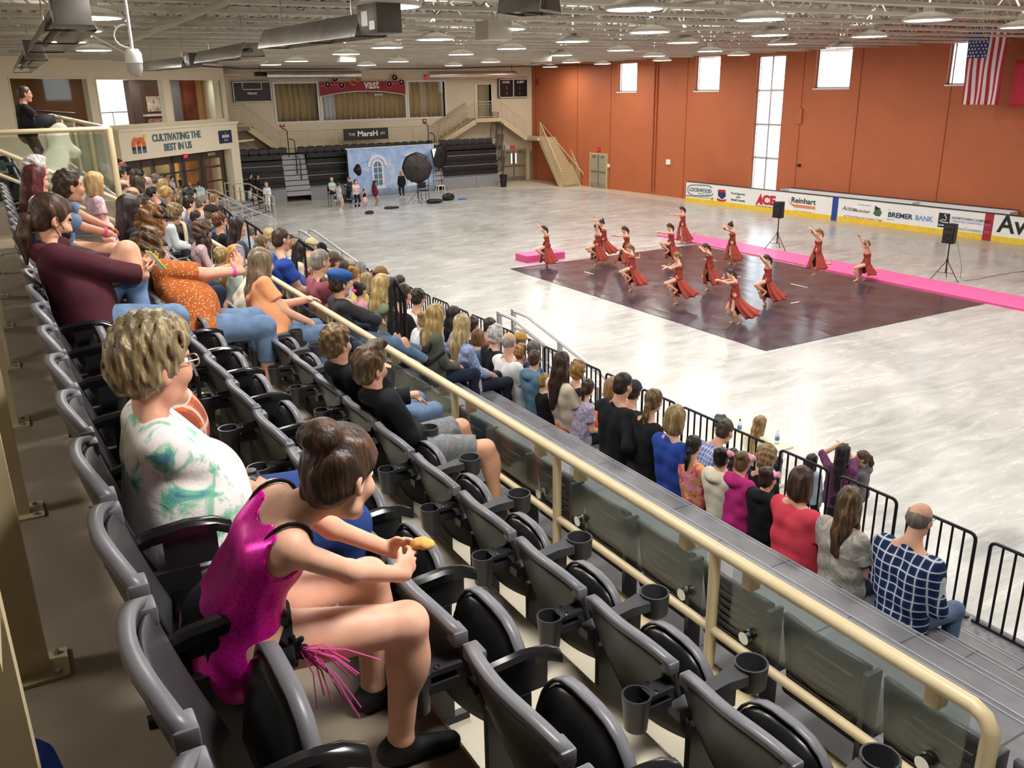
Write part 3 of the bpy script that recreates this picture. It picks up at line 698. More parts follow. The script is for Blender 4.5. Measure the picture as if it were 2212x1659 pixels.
def slab45(pts, m, nm, d0=-.45, d1=-.42):
    mb = MB(); mb.poly(pts, d0, d1, 0, 'y'); mb.v = [tuple(M45[:3, :3] @ np.array(p) + M45[:3, 3]) for p in mb.v]; return mb.build(nm, m, t)
for k in (0, 1):
    cx = s0 + lw * .5 + (w - lw) * (.25 + .5 * k); r = (w - lw) / 4
    slab45(arc(cx, 4.1, r - lw / 2, r + lw / 2, 0, PI), M_LOGO, 'letter_arch')
for k in range(3):
    x = s0 + (w - lw) / 2 * k
    slab45([(x, 3.98), (x + lw, 3.98), (x + lw, 4.12), (x, 4.12)], M_LOGO, 'letter_leg'); slab45([(x, 3.82), (x + lw, 3.86), (x + lw, 3.98), (x, 3.98)], M_NAVY, 'letter_leg'); slab45([(x, 3.67), (x + lw, 3.67), (x + lw, 3.86), (x, 3.82)], M_SLATE, 'letter_leg')
slab45([(s1 + .0 + .09 * math.cos(a), 4.42 + .09 * math.sin(a)) for a in np.linspace(0, 2 * PI, 14)[:-1]], M_LIME, 'sun_dot')
s0, s1 = sof(457.5, 296), sof(485, 296); cx = (s0 + s1) / 2
o = tag(MB().box((s0, -.46, 3.71), (s1, -.42, 4.37), 0, M45).build('bank_sign', M_NAVY), 'navy square BREMER BANK sign at the right end of the fascia', 'sign')
for s_, z_, sz, mm in (('THE', 4.2, .09, mat('sign sky', '8fb6dd', .5)), ('BREMER', 4.0, .2, M_WHITE), ('BANK', 3.82, .15, mat('sign sky', '8fb6dd', .5))): text(o, s_, dg(cx, .465, z_), A45, (0, 0, 1), sz, mm, 'lettering', .03)
text(None, 'BREMER', dg(sof(457, 327), -.02, 3.12), A45, (0, 0, 1), .2, M_TAN, 'door_lettering', .02); o = bpy.data.objects['door_lettering']; tag(o, 'small tan BREMER lettering above the right entrance door', 'lettering')
# exit signs and red boxes
def exit_sign(p, xd, nd, label, w=.34, h=.2):
    xd = nrm(xd); nd = nrm(nd); M = np.eye(4); M[:3, 0] = xd; M[:3, 1] = nd; M[:3, 3] = p
    t = thing('exit_sign', label, 'exit sign', p); MB().box((-w / 2, 0, -h / 2), (w / 2, .05, h / 2), 0, M).build('housing', M_RED, t)
    text(t, 'EXIT', np.array(p) + nd * .052 - np.array([0, 0, h * .3]), xd, (0, 0, 1), h * .8, M_EXIT, 'lettering', .02, depth=.004); return t
exit_sign(dg(sof(383, 336), .44, 3.3), A45, N45, 'glowing red exit sign under the cream fascia')
for (x, y, nm) in ((921, 167, 'red exit sign high on the far wall under the silver duct'), (1107, 319, 'red exit sign above the far double doors')): exit_sign(onY(x, y, YF - .05) , (1, 0, 0), (0, -1, 0), nm)
p = onR(1293, 323, -.02); exit_sign(rw(*p), -RY, -RXN, 'red exit sign above the orange wall doors')
p = onR(1161, 177, -.02); o = tag(MB().box((-.08, p[1] - .14, p[2] - .2), (0, p[1] + .14, p[2] + .2), 0, MR).build('alarm_box', M_RED), 'red alarm box high at the far end of the orange wall', 'alarm')
for k, (x, y) in enumerate(((609, 270), (917, 261))):
    p = onY(x, y, YF); tag(MB().box((p[0] - .14, YF - .04, p[2] - .14), (p[0] + .14, YF, p[2] + .14)).box((p[0] - .08, YF - .05, p[2] - .03), (p[0] + .08, YF - .04, p[2] + .06), 1).build('alarm_plate', [M_RED, M_WHITE]), ('small red alarm plate under the left curtained window', 'small red alarm plate under the right end of the curtained windows')[k], 'alarm')
for nm, x, y, w, h, m, lb, ct in (('thermostat', 1445, 350, .35, .3, M_WHITE, 'white wall box low on the orange wall beside the pipes', 'wall box'), ('wall_plate', 1727, 357, .18, .14, M_BLACK, 'small dark plate on the orange wall right of the tall window', 'wall plate'), ('wall_box', 1728, 251, .35, .75, M_ORANGE, 'orange painted box on the wall right of the tall window', 'wall box'), ('door_switch', 1316, 358, .2, .2, M_WHITE, 'white switch plate beside the orange wall doors', 'switch')):
    p = onR(x, y); tag(MB().box((-.09, p[1] - w / 2, p[2] - h / 2), (0, p[1] + w / 2, p[2] + h / 2), 0, MR, .02).build(nm, m), lb, ct)
p = onY(1166, 360, YF); p2 = onY(1172, 346, YF)
# ------------------------------------------------------------------ scoreboards, banner, ducts on the far wall
def board(x0, y0, x1, y1): a, b = onY(x0, y0, YF - .2), onY(x1, y1, YF - .2); return a[0], b[0], b[2], a[2]
def frame_y(mb, x0, x1, z0, z1, t, y0, y1, m=0): mb.box((x0, y0, z0), (x1, y1, z0 + t), m).box((x0, y0, z1 - t), (x1, y1, z1), m).box((x0, y0, z0), (x0 + t, y1, z1), m).box((x1 - t, y0, z0), (x1, y1, z1), m)
x0, x1, z0, z1 = board(501, 177, 588, 219.5)
t = thing('scoreboard', 'black scoreboard panel reading PERIOD on the far wall', 'scoreboard', ((x0 + x1) / 2, YF - .2, z0))
MB().box((x0, YF - .2, z0), (x1, YF, z1)).build('face', mat('scoreboard black', '131316', .35), t); mb = MB(); frame_y(mb, x0, x1, z0, z1, .05, YF - .24, YF - .2); mb.build('frame', M_WHITE, t)
mb = MB(); c = (x0 + x1) / 2; frame_y(mb, c - .58, c + .58, z1 - .45, z1 + .0, .04, YF - .23, YF - .2); mb.build('clock_frame', M_WHITE, t)
text(t, 'PERIOD', (c, YF - .2, z1 - .72), (1, 0, 0), (0, 0, 1), .17, M_WHITE, 'lettering', .03)
x0, x1, z0, z1 = board(1077, 171, 1140, 210)
t = thing('scoreboard', 'black HOME and GUEST scoreboard beside the orange wall', 'scoreboard', ((x0 + x1) / 2, YF - .2, z0)); c = (x0 + x1) / 2
MB().box((x0, YF - .2, z0), (x1, YF, z1)).build('face', mat('scoreboard black', '131316', .35), t); mb = MB(); frame_y(mb, x0, x1, z0, z1, .05, YF - .24, YF - .2); mb.box((c - .03, YF - .24, z0), (c + .03, YF - .2, z1)); mb.build('frame', M_WHITE, t)
for q, s_ in ((-1, 'HOME'), (1, 'GUEST')):
    text(t, s_, (c + q * .58, YF - .2, z1 - .27), (1, 0, 0), (0, 0, 1), .2, M_WHITE, 'lettering', .03)
    mb = MB()
    for z in (.5, .62, .88, 1.): mb.box((c + q * .52 - .02, YF - .21, z1 - z - .02), (c + q * .52 + .02, YF - .2, z1 - z + .02))
    mb.build('dots', M_WHITE, t)
x0, x1, z0, z1 = board(690, 177, 876, 205); zc = onY(783, 197, YF - .2)[2]
t = thing('curved_banner', 'red banner with an arched lower edge and white vast lettering', 'banner', ((x0 + x1) / 2, YF - .2, z0))
n = 20; pts = [(x0, z1), (x1, z1)] + [(x1 + (x0 - x1) * i / n, z0 + (zc - z0) * (1 - (2 * i / n - 1) ** 2)) for i in range(n + 1)]
MB().poly(pts[::-1], YF - .22, YF - .17, 0, 'y').build('cloth', mat('banner red', '9c2a38', .6, 0, .05, 1), t)
mb = MB(); mb.tube([(p[0], YF - .22, p[1]) for p in pts[2:]], .03, 6); mb.build('edging', M_WHITE, t)
c = (x0 + x1) / 2; text(t, 'vast', (c + .55, YF - .22, zc + .16), (1, 0, 0), (0, 0, 1), .78, M_WHITE, 'lettering', .025, squeeze=.8)
text(t, 'BRAND', (c + 1.0, YF - .2, zc - .28), (1, 0, 0), (0, 0, 1), .17, M_WHITE, 'lettering', .02)
mb = MB()
for i in range(4): mb.tube([(c - .95 + .13 * i + q * .35, YF - .235, zc + .62 - .5 * q + .1 * i + .25 * q * q) for q in np.linspace(0, 1.1, 6)], .028, 5, i % 2)
for i in range(3): mb.tube([(c - .35 + .1 * i, YF - .235, zc + .3 + .5 * q) for q in np.linspace(0, 1, 4)], .02, 5, 1)
mb.build('flame_mark', [M_LIME, mat('flame red', 'd0503a', .5)], t)
mb = MB()
for (dx, dz) in ((-2.35, .42), (-1.85, .78), (-1.45, .38), (1.75, .4), (2.15, .8), (2.6, .5)):
    mb.lathe([(.2, 0), (.2, .02), (.17, .02), (.17, 0)], (c + dx, YF - .225, zc + dz), 16, 0, np.array([[1, 0, 0], [0, 0, -1], [0, 1, 0]])); mb.box((c + dx - .06, YF - .24, zc + dz - .07), (c + dx + .06, YF - .22, zc + dz + .09))
for z, a, b in ((.35, -2.85, -2.55), (.42, -2.15, -1.65), (.78, -2.85, -2.05), (.45, 1.95, 2.4), (.8, 2.35, 2.85), (.5, 2.8, 2.86)): mb.box((c + a, YF - .235, zc + z - .012), (c + b, YF - .22, zc + z + .012))
mb.build('icons', mat('icon pink', 'd7a2a5', .5), t)
def duct(x0, y0, x1, y1, lb):
    a, b = onY(x0, y0, YF - 1.6), onY(x1, y1, YF - 1.6); z = (a[2] + b[2]) / 2
    t = thing('round_duct', lb, 'duct', ((a[0] + b[0]) / 2, YF - 1.6, z)); MB().tube([(a[0] + (b[0] - a[0]) * i / 6, YF - 1.6, z) for i in range(7)], .23, 18).build('pipe', mat('duct foil', 'd9d6d2', .22, .9, .12, 1.5, .3, 3), t, True)
    for q in (.2, .8): x = a[0] + (b[0] - a[0]) * q; MB().tube([(x, YF - 1.6, z + .2), (x, YF - 1.6, ZJ + .1)], .015, 6).build('hanger', M_GALV, t)
    return a[0], b[0], z
duct(575, 162, 778, 161, 'left silver round duct under the roof at the far wall'); duct(926, 163, 1112, 160, 'right silver round duct under the roof at the far wall')
for k, (x, y) in enumerate(((560, 160), (1104, 159))):
    p = onY(x, y, YF - 1.2); t = thing('projector', ('small black projector hanging left of the left silver duct', 'small dark projector hanging at the right end of the right silver duct')[k], 'projector', p)
    MB().box((p[0] - .28, YF - 1.5, p[2] - .12), (p[0] + .28, YF - 1.1, p[2] + .12), 0, None, .03).build('body', M_BLACK, t, True); MB().tube([(p[0], YF - 1.3, p[2] + .1), (p[0], YF - 1.3, ZJ + .05)], .02, 6).build('hanger', M_BLACK, t)
pts = [onY(x, y, 46.) for x, y in ((380, 137), (440, 143), (520, 148), (640, 149), (800, 149), (960, 148), (1100, 144), (1220, 141), (1320, 140))]
tag(MB().tube(pts, .035, 6).build('overhead_cable', M_BLACK, None, True), 'long black cable sagging under the roof in front of the far wall', 'cable')
# ------------------------------------------------------------------ walkway, stairs and railings at the far wall
WY, WZ = YF - 1.5, 3.0
struct(MB().box((13., WY - .05, WZ - .2), (26.5, YF, WZ)).build('floor_gallery', M_TANRAIL))
def railing(name, pts, label, h=1.05, sp=.14, hand=None, mt=None):
    """baluster railing along a 3D polyline of floor points"""
    mt = mt or M_TANRAIL; P = [np.array(p, float) for p in pts]; t = thing(name, label, 'railing', P[0]); up = np.array([0, 0, 1.])
    MB().tube([p + up * h for p in P], .03, 8).build('top_rail', mt, t, True)
    mb = MB(); mb.tube([p + up * (h - .15) for p in P], .018, 6).tube([p + up * .1 for p in P], .018, 6)
    for a, b in zip(P, P[1:]):
        n = max(1, int(np.linalg.norm(b - a) / sp))
        for i in range(n): q = a + (b - a) * i / n; mb.beam(q + up * .1, q + up * (h - .15), .016, .016)
    mb.build('baluster_panel', mt, t)
    for a, b in zip(P, P[1:]):
        n = max(1, int(round(np.linalg.norm(b - a) / 1.6)))
        for i in range(n): q = a + (b - a) * i / n; MB().beam(q, q + up * h, .045, .045).build('post', mt, t)
    MB().beam(P[-1], P[-1] + up * h, .045, .045).build('post', mt, t); return t
xg = [onY(x, 300, WY)[0] for x in (606, 742, 838, 945)]
railing('gallery_railing', [(xg[0], WY, WZ), (xg[3], WY, WZ)], 'tan baluster railing along the gallery in front of the far wall')
x0, x1 = xg[1], xg[2]; za, zb = onY(790, 277, WY)[2], onY(790, 300, WY)[2]
o = tag(MB().box((x0, WY - .1, zb - .05), (x1, WY - .06, za)).build('wall_banner', mat('banner black', '1c1c1f', .5)), 'black THE MARSH PIT banner hung on the gallery railing', 'banner')
cx, cz = (x0 + x1) / 2, (za + zb) / 2
text(o, 'THE', (cx - .95, WY - .1, cz - .1), (1, 0, 0), (0, 0, 1), .24, M_WHITE, 'lettering', .0); text(o, 'MarsH', (cx + .1, WY - .1, cz - .14), (1, 0, 0), (0, 0, 1), .44, M_WHITE, 'lettering', .03, squeeze=1.15); text(o, 'PIT', (cx + 1.12, WY - .1, cz - .1), (1, 0, 0), (0, 0, 1), .24, M_WHITE, 'lettering', .0)
def stair(name, a, b, wv, label, rails=(0, 1), nst=None):
    """straight flight from top nosing a to bottom point b; wv is the width vector"""
    a = np.array(a, float); b = np.array(b, float); wv = np.array(wv, float); t = thing(name, label, 'staircase', np.minimum(a, b))
    n = nst or max(3, int(round((a[2] - b[2]) / .18))); mb = MB(); st = (b - a) / n; run = np.array([st[0], st[1], 0])
    for i in range(n):
        p = a + st * i; q = p + run; z = np.array([0, 0, .045])
        vs = [p + st * 0 - np.array([0, 0, -st[2]]), q - np.array([0, 0, -st[2]])]
        P = [vs[0], vs[1], vs[1] + wv, vs[0] + wv]; mb.add(P + [x - z for x in P], [(0, 1, 2, 3), (7, 6, 5, 4), (0, 4, 5, 1), (1, 5, 6, 2), (2, 6, 7, 3), (3, 7, 4, 0)])
        R = [vs[0], vs[0] + wv, vs[0] + wv + np.array([0, 0, -st[2]]), vs[0] + np.array([0, 0, -st[2]])]; k = nrm(run) * .02
        mb.add(R + [x + k for x in R], [(0, 1, 2, 3), (7, 6, 5, 4), (0, 4, 5, 1), (1, 5, 6, 2), (2, 6, 7, 3), (3, 7, 4, 0)])
    mb.build('tread', M_TANRAIL, t)
    for s in (0, 1):
        MB().beam(a + wv * s - np.array([0, 0, .2]), b + wv * s - np.array([0, 0, .1]), .06, .32).build('stringer', M_TANRAIL, t)
    for s in rails:
        up = np.array([0, 0, 1.]); A, B = a + wv * s, b + wv * s
        MB().tube([A + up * 1.0, B + up * 1.0], .028, 8).build('handrail', M_TANRAIL, t, True); mb = MB(); mb.tube([A + up * .85, B + up * .85], .016, 6).tube([A + up * .12, B + up * .12], .016, 6)
        m_ = int(np.linalg.norm(B - A) / .15)
        for i in range(m_ + 1): q = A + (B - A) * i / m_; w_ = .02 if i % 8 else .04; mb.beam(q + up * .1, q + up * .98, w_, w_)
        mb.build('baluster_panel', M_TANRAIL, t)
    return t
# left flight
pa = onY(533, 268, WY); struct(MB().box((12.2, WY - .05, pa[2] - .2), (pa[0], YF, pa[2])).build('floor_landing', M_TANRAIL))
railing('landing_railing', [(12.3, WY, pa[2]), (pa[0], WY, pa[2])], 'tan railing of the small landing left of the far gallery')
stair('gallery_stair', (pa[0], WY, pa[2]), (xg[0], WY, WZ), (0, 1.3, 0), 'tan staircase dropping from the left landing to the gallery', (0,))
# right flights
pl0, pl1 = onY(1027, 256, WY), onY(1084, 256, WY); LZ = pl0[2]
struct(MB().box((pl0[0], WY - .05, LZ - .25), (pl1[0], YF, LZ)).build('floor_landing', M_TANRAIL))
railing('landing_railing', [(pl0[0], WY, LZ), (pl1[0], WY, LZ)], 'tan railing of the landing below the open upper doorway')
stair('gallery_stair', (pl0[0], WY, LZ), (xg[3] + .2, WY, WZ), (0, 1.3, 0), 'tan staircase climbing from the gallery to the open upper doorway', (0, 1))
pm = onY(1138, 296, WY); stair('gallery_stair', (pl1[0], WY, LZ), (pm[0], WY, pm[2]), (0, 1.3, 0), 'tan staircase falling from the upper doorway towards the orange wall', (0,))
MZ = pm[2]; c_ = RO + RXN * -.05
struct(MB().box((pm[0], WY - 1.4, MZ - .2), (33.8, YF, MZ)).build('floor_landing', M_TANRAIL))
bt = onZ(1242, 403); top = np.array([pm[0] + .25, WY - 1.35, MZ]); wv = np.array([1.5, .0, 0])
stair('wall_stair', top + np.array([.0, 0, 0]), (33.75 + .06 * 6 - 1.5, bt[1] + .3, 0), wv, 'long tan staircase running down along the orange wall to the floor', (0, 1))
p0, p1 = rw(-.12, WY - 1.0, MZ + 1.0), rw(-.12, bt[1] + 1.0, 1.0)
p0, p1 = rw(*onR(1172, 270, -.1)), rw(*onR(1260, 374, -.1))
tag(MB().tube([p0 + np.array([-.0, .25, 0]), p0, p1, p1 - np.array([0, 0, .12])], .03, 8).build('wall_handrail', M_TAN, None, True), 'tan handrail fixed to the orange wall above the long staircase', 'handrail')
tag(MB().box((onY(1163, 350, YF)[0] - .12, YF - .25, 1.0), (onY(1163, 350, YF)[0] + .2, YF, 1.75), 0, None, .03).build('drinking_fountain', M_WHITE, None, True), 'white wall fountain beside the far stairs', 'fountain')
# ------------------------------------------------------------------ folded bleachers at the far end
BY = 53.2
M_BB = mat('bleacher black', '141416', .45, 0, .15, 3); M_BEDGE = mat('bleacher grey edge', '7b7d82', .4, .2, .1, 4); M_BPAN = mat('bleacher grey panel', '8e9096', .5, 0, .05, 2); M_STEP = mat('bleacher step', 'a7a8ac', .45, 0, .1, 4)
def fbleach(x0, x1, y, nrow, label, px=None):
    t = thing('folded_bleacher', label, 'bleacher', ((x0 + x1) / 2, y, 0))
    MB().box((x0, y - .05, 0), (x1, y, .78)).build('front_panel', M_BPAN, t)
    mb = MB()
    for q in np.arange(x0 + 2.4, x1, 2.6): mb.box((q - .02, y - .06, 0), (q + .02, y - .05, .78))
    if mb.v: mb.build('panel_joint', M_BEDGE, t)
    hb = (WZ - .25 - .8) / nrow
    for i in range(nrow):
        z = .8 + hb * i; MB().box((x0, y - .02 + .05 * i, z + .07), (x1, y + .3 + .05 * i, z + hb - .03), 0, None, .015).build('bench_front', M_BB, t)
        MB().box((x0, y - .0 + .05 * i, z + .0), (x1, y + .4 + .05 * i, z + .06)).build('bench_edge', M_BEDGE if i % 2 == 0 else M_BB, t)
    MB().box((x0, y + .25, 0), (x1, WY - .1, WZ - .25)).build('carcass', M_BB, t)
    return t
bx = [onY(x, 380, BY)[0] for x in (497, 615, 668, 925, 958, 1076)]
fbleach(bx[0], bx[1], BY, 6, 'left folded black bleacher below the gallery stairs'); fbleach(bx[2], bx[3], BY, 6, 'middle folded black bleacher behind the painted backdrop'); fbleach(bx[4], bx[5], BY, 6, 'right folded black bleacher beside the far double doors')
M_FSEAT = mat('folded seat', '1b1b1e', .5, 0, .15, 5)
def make_fseat():
    t = thing('folding_chair', 'x', 'chair'); U = np.linspace(-1, 1, 9)
    P = [[(u * .26, .02 * (1 - u * u) + .04 * v, .02 + .40 * v - .05 * abs(u) ** 3 * v) for u in U] for v in np.linspace(0, 1, 5)]
    MB().slab(P, (0, -1, 0), .05).build('back', M_FSEAT, t, 'all'); MB().box((-.2, -.12, .0), (.2, -.03, .05)).build('base', M_FSEAT, t); return t
f0 = None
for k, (a, b, w) in enumerate(((503, 610, 'left'), (652, 929, 'middle'), (960, 1058, 'right'))):
    xa, xb = onY(a, 312, BY + .3)[0], onY(b, 312, BY + .3)[0]; n = int((xb - xa) / .56)
    for i in range(n + 1):
        loc = (xa + (xb - xa) * i / n, BY + .45, WZ - .25)
        if f0 is None: f0 = o = make_fseat(); o.location = loc
        else: o = dup(f0, loc)
        o['label'] = 'black folded seat in the row on top of the %s far bleacher' % w; o['group'] = 'seats on the %s far bleacher' % w
for k, (a, b) in enumerate(((bx[1], bx[2]), (bx[3], bx[4]))):
    t = thing('bleacher_steps', ('pale stepped aisle between the left and middle far bleachers', 'pale stepped aisle between the middle and right far bleachers')[k], 'steps', ((a + b) / 2, BY, 0))
    for i in range(8): z = .35 + .3 * i; MB().box((a, BY - .1 + .09 * i, z), (b, WY - .1, z + .26)).build('step', M_STEP, t)
    h = thing('aisle_handrail', ('black double handrail on the pale aisle left of the backdrop', 'black double handrail on the pale aisle right of the backdrop')[k], 'handrail', ((a + b) / 2, BY, 0)); c = (a + b) / 2
    for s, za, zb in ((-.25, 2.6, 4.2), (.1, 1.6, 3.6), (.3, .7, 2.6)):
        MB().tube([(c + s, BY + .25 - s * .4, za), (c + s, BY + .25 - s * .4, zb - .12), (c + s - .08, BY + .3 - s * .4, zb), (c + s - .3, BY + .3 - s * .4, zb + .05)], .03, 6).build('rail', M_BLACKMET, h, True)
t = thing('end_guard', 'stepped black guard frames at the right end of the far bleachers', 'guard', (bx[5], BY, 0))
for i in range(5):
    x = bx[5] + .12 - .16 * i if i < 3 else bx[5] - .45; z1 = 1.9 + .72 * i; z0 = max(.1, z1 - 1.7); y = BY + .1 + .2 * i
    x = onY((1078, 1078, 1076, 1076, 1066)[i], 330, y)[0]
    mb = MB(); L = [(x - .25, y, z0), (x + .2, y, z0), (x + .45, y, z1), (x + .0, y, z1)]; mb.tube(L + L[:1], .025, 6)
    for q in range(1, 7): f_ = q / 7; mb.tube([np.array(L[0]) * (1 - f_) + np.array(L[1]) * f_, np.array(L[3]) * (1 - f_) + np.array(L[2]) * f_], .012, 4)
    mb.build('guard_frame', M_BLACKMET, t)
p = onZ(1083, 403); MB_ = MB().lathe([(.0, 0), (.2, 0), (.25, .75), (.27, .76), (.27, .8), (.2, .82), (0, .82)], (p[0], p[1] - .3, 0), 14); tag(MB_.build('trash_can', M_BLACK, None, True), 'black trash can beside the right far bleacher', 'trash can')
# shallow steps from the entrance down to the rink
t = thing('entrance_steps', 'wide grey steps from the entrance doors down to the rink floor', 'steps', (11.6, 48., 0))
e0 = np.array([10.2, 47.3, 0]); CN = M45.copy()
for i in range(4):
    z = .7 - .175 * i
    P0 = D45 + A45 * 9.2 + N45 * (.6 + .32 * i); s_a, s_b = 11.4, 14.9 + .0 * i; o_ = 2.15 + .33 * i
    MB().box((s_a, -o_ - .0, 0), (s_b, -o_ + .35 if i else 0.0, z), 0, M45).build('step', mat('entrance step', '9a9b9e', .5, 0, .06, 2), t)
    MB().box((s_a, -o_ - .002, z - .03), (s_b, -o_ + .03, z + .003), 0, M45).build('step_edge', M_DARK, t)
struct(MB().box((S0, -2.15, 0), (11.4, 0, .7), 0, M45).build('floor_entrance', M_CONC))
M_SRAIL = mat('pale steel rail', 'd4d2cc', .4, .1, .05, 5)
def pale_rail(pts, label, legs=2, bars=0, r=.03):
    P = [np.array(p, float) for p in pts]; t = thing('step_railing', label, 'railing', (P[0][0], P[0][1], 0)); MB().tube(P, r, 8).build('top_rail', M_SRAIL, t, True)
    MB().tube([p - np.array([0, 0, .42]) for p in P], r * .8, 6).build('mid_rail', M_SRAIL, t, True)
    a, b = P[0], P[-1]
    for i in range(legs): q = a + (b - a) * i / max(1, legs - 1); MB().tube([(q[0], q[1], max(0, q[2] - .95)), q], r * .85, 6).build('post', M_SRAIL, t, True)
    for i in range(bars): q = a + (b - a) * (i + .5) / bars; MB().tube([(q[0], q[1], max(0, q[2] - .9)), q], .02, 4).build('bar', M_BLACK, t, True)
pale_rail([dg(11.6, 1.6, 1.65), dg(11.6, 2.1, 1.62), dg(11.6, 3.5, .95)], 'pale handrail down the left side of the entrance steps', 3)
pale_rail([dg(14.8, .6, 1.65), dg(14.8, 2.1, 1.62), dg(14.8, 3.5, .95)], 'pale barred railing down the right side of the entrance steps', 2, 8)
pale_rail([dg(10.6, 2.2, 1.7), dg(10.6, 2.3, 1.65), dg(10.0, 6.2, .5)], 'long pale handrail sloping down behind the crowd to the rink floor', 4)
# aluminium stair rails outside the barrier
def alu_rail(y0, y1, label, X=7.5):
    t = thing('stair_railing', label, 'railing', (X, y0, 0)); zt = 2.45
    for dx in (0, .3):
        for dz, rr in ((0, .035), (-.3, .03), (-.55, .03)):
            MB().tube([(X + dx, y1, zt + dz), (X + dx, y1 - .5, zt + dz), (X + dx, y0, zt + dz - .55)], rr, 6).build('rail', M_ALU, t, True)
        for y, z in ((y1, zt), ((y0 + y1) / 2, zt - .25), (y0, zt - .55)): MB().box((X + dx - .035, y - .035, 0), (X + dx + .035, y + .035, z + .03)).build('post', M_ALU, t)
    for i in range(8): f_ = i / 8; z = 1.45 - .18 * i; MB().box((X, y0 + (y1 - y0) * (1 - f_) - .5, z - .04), (X + .3, y0 + (y1 - y0) * (1 - f_) - .2, z)).build('tread', M_ALU, t)
alu_rail(10.4, 13.5, 'pale aluminium stair railing beyond the barrier behind the bald man in white')
alu_rail(19.8, 25.4, 'pale aluminium stair railing beyond the barrier in the middle of the crowd')
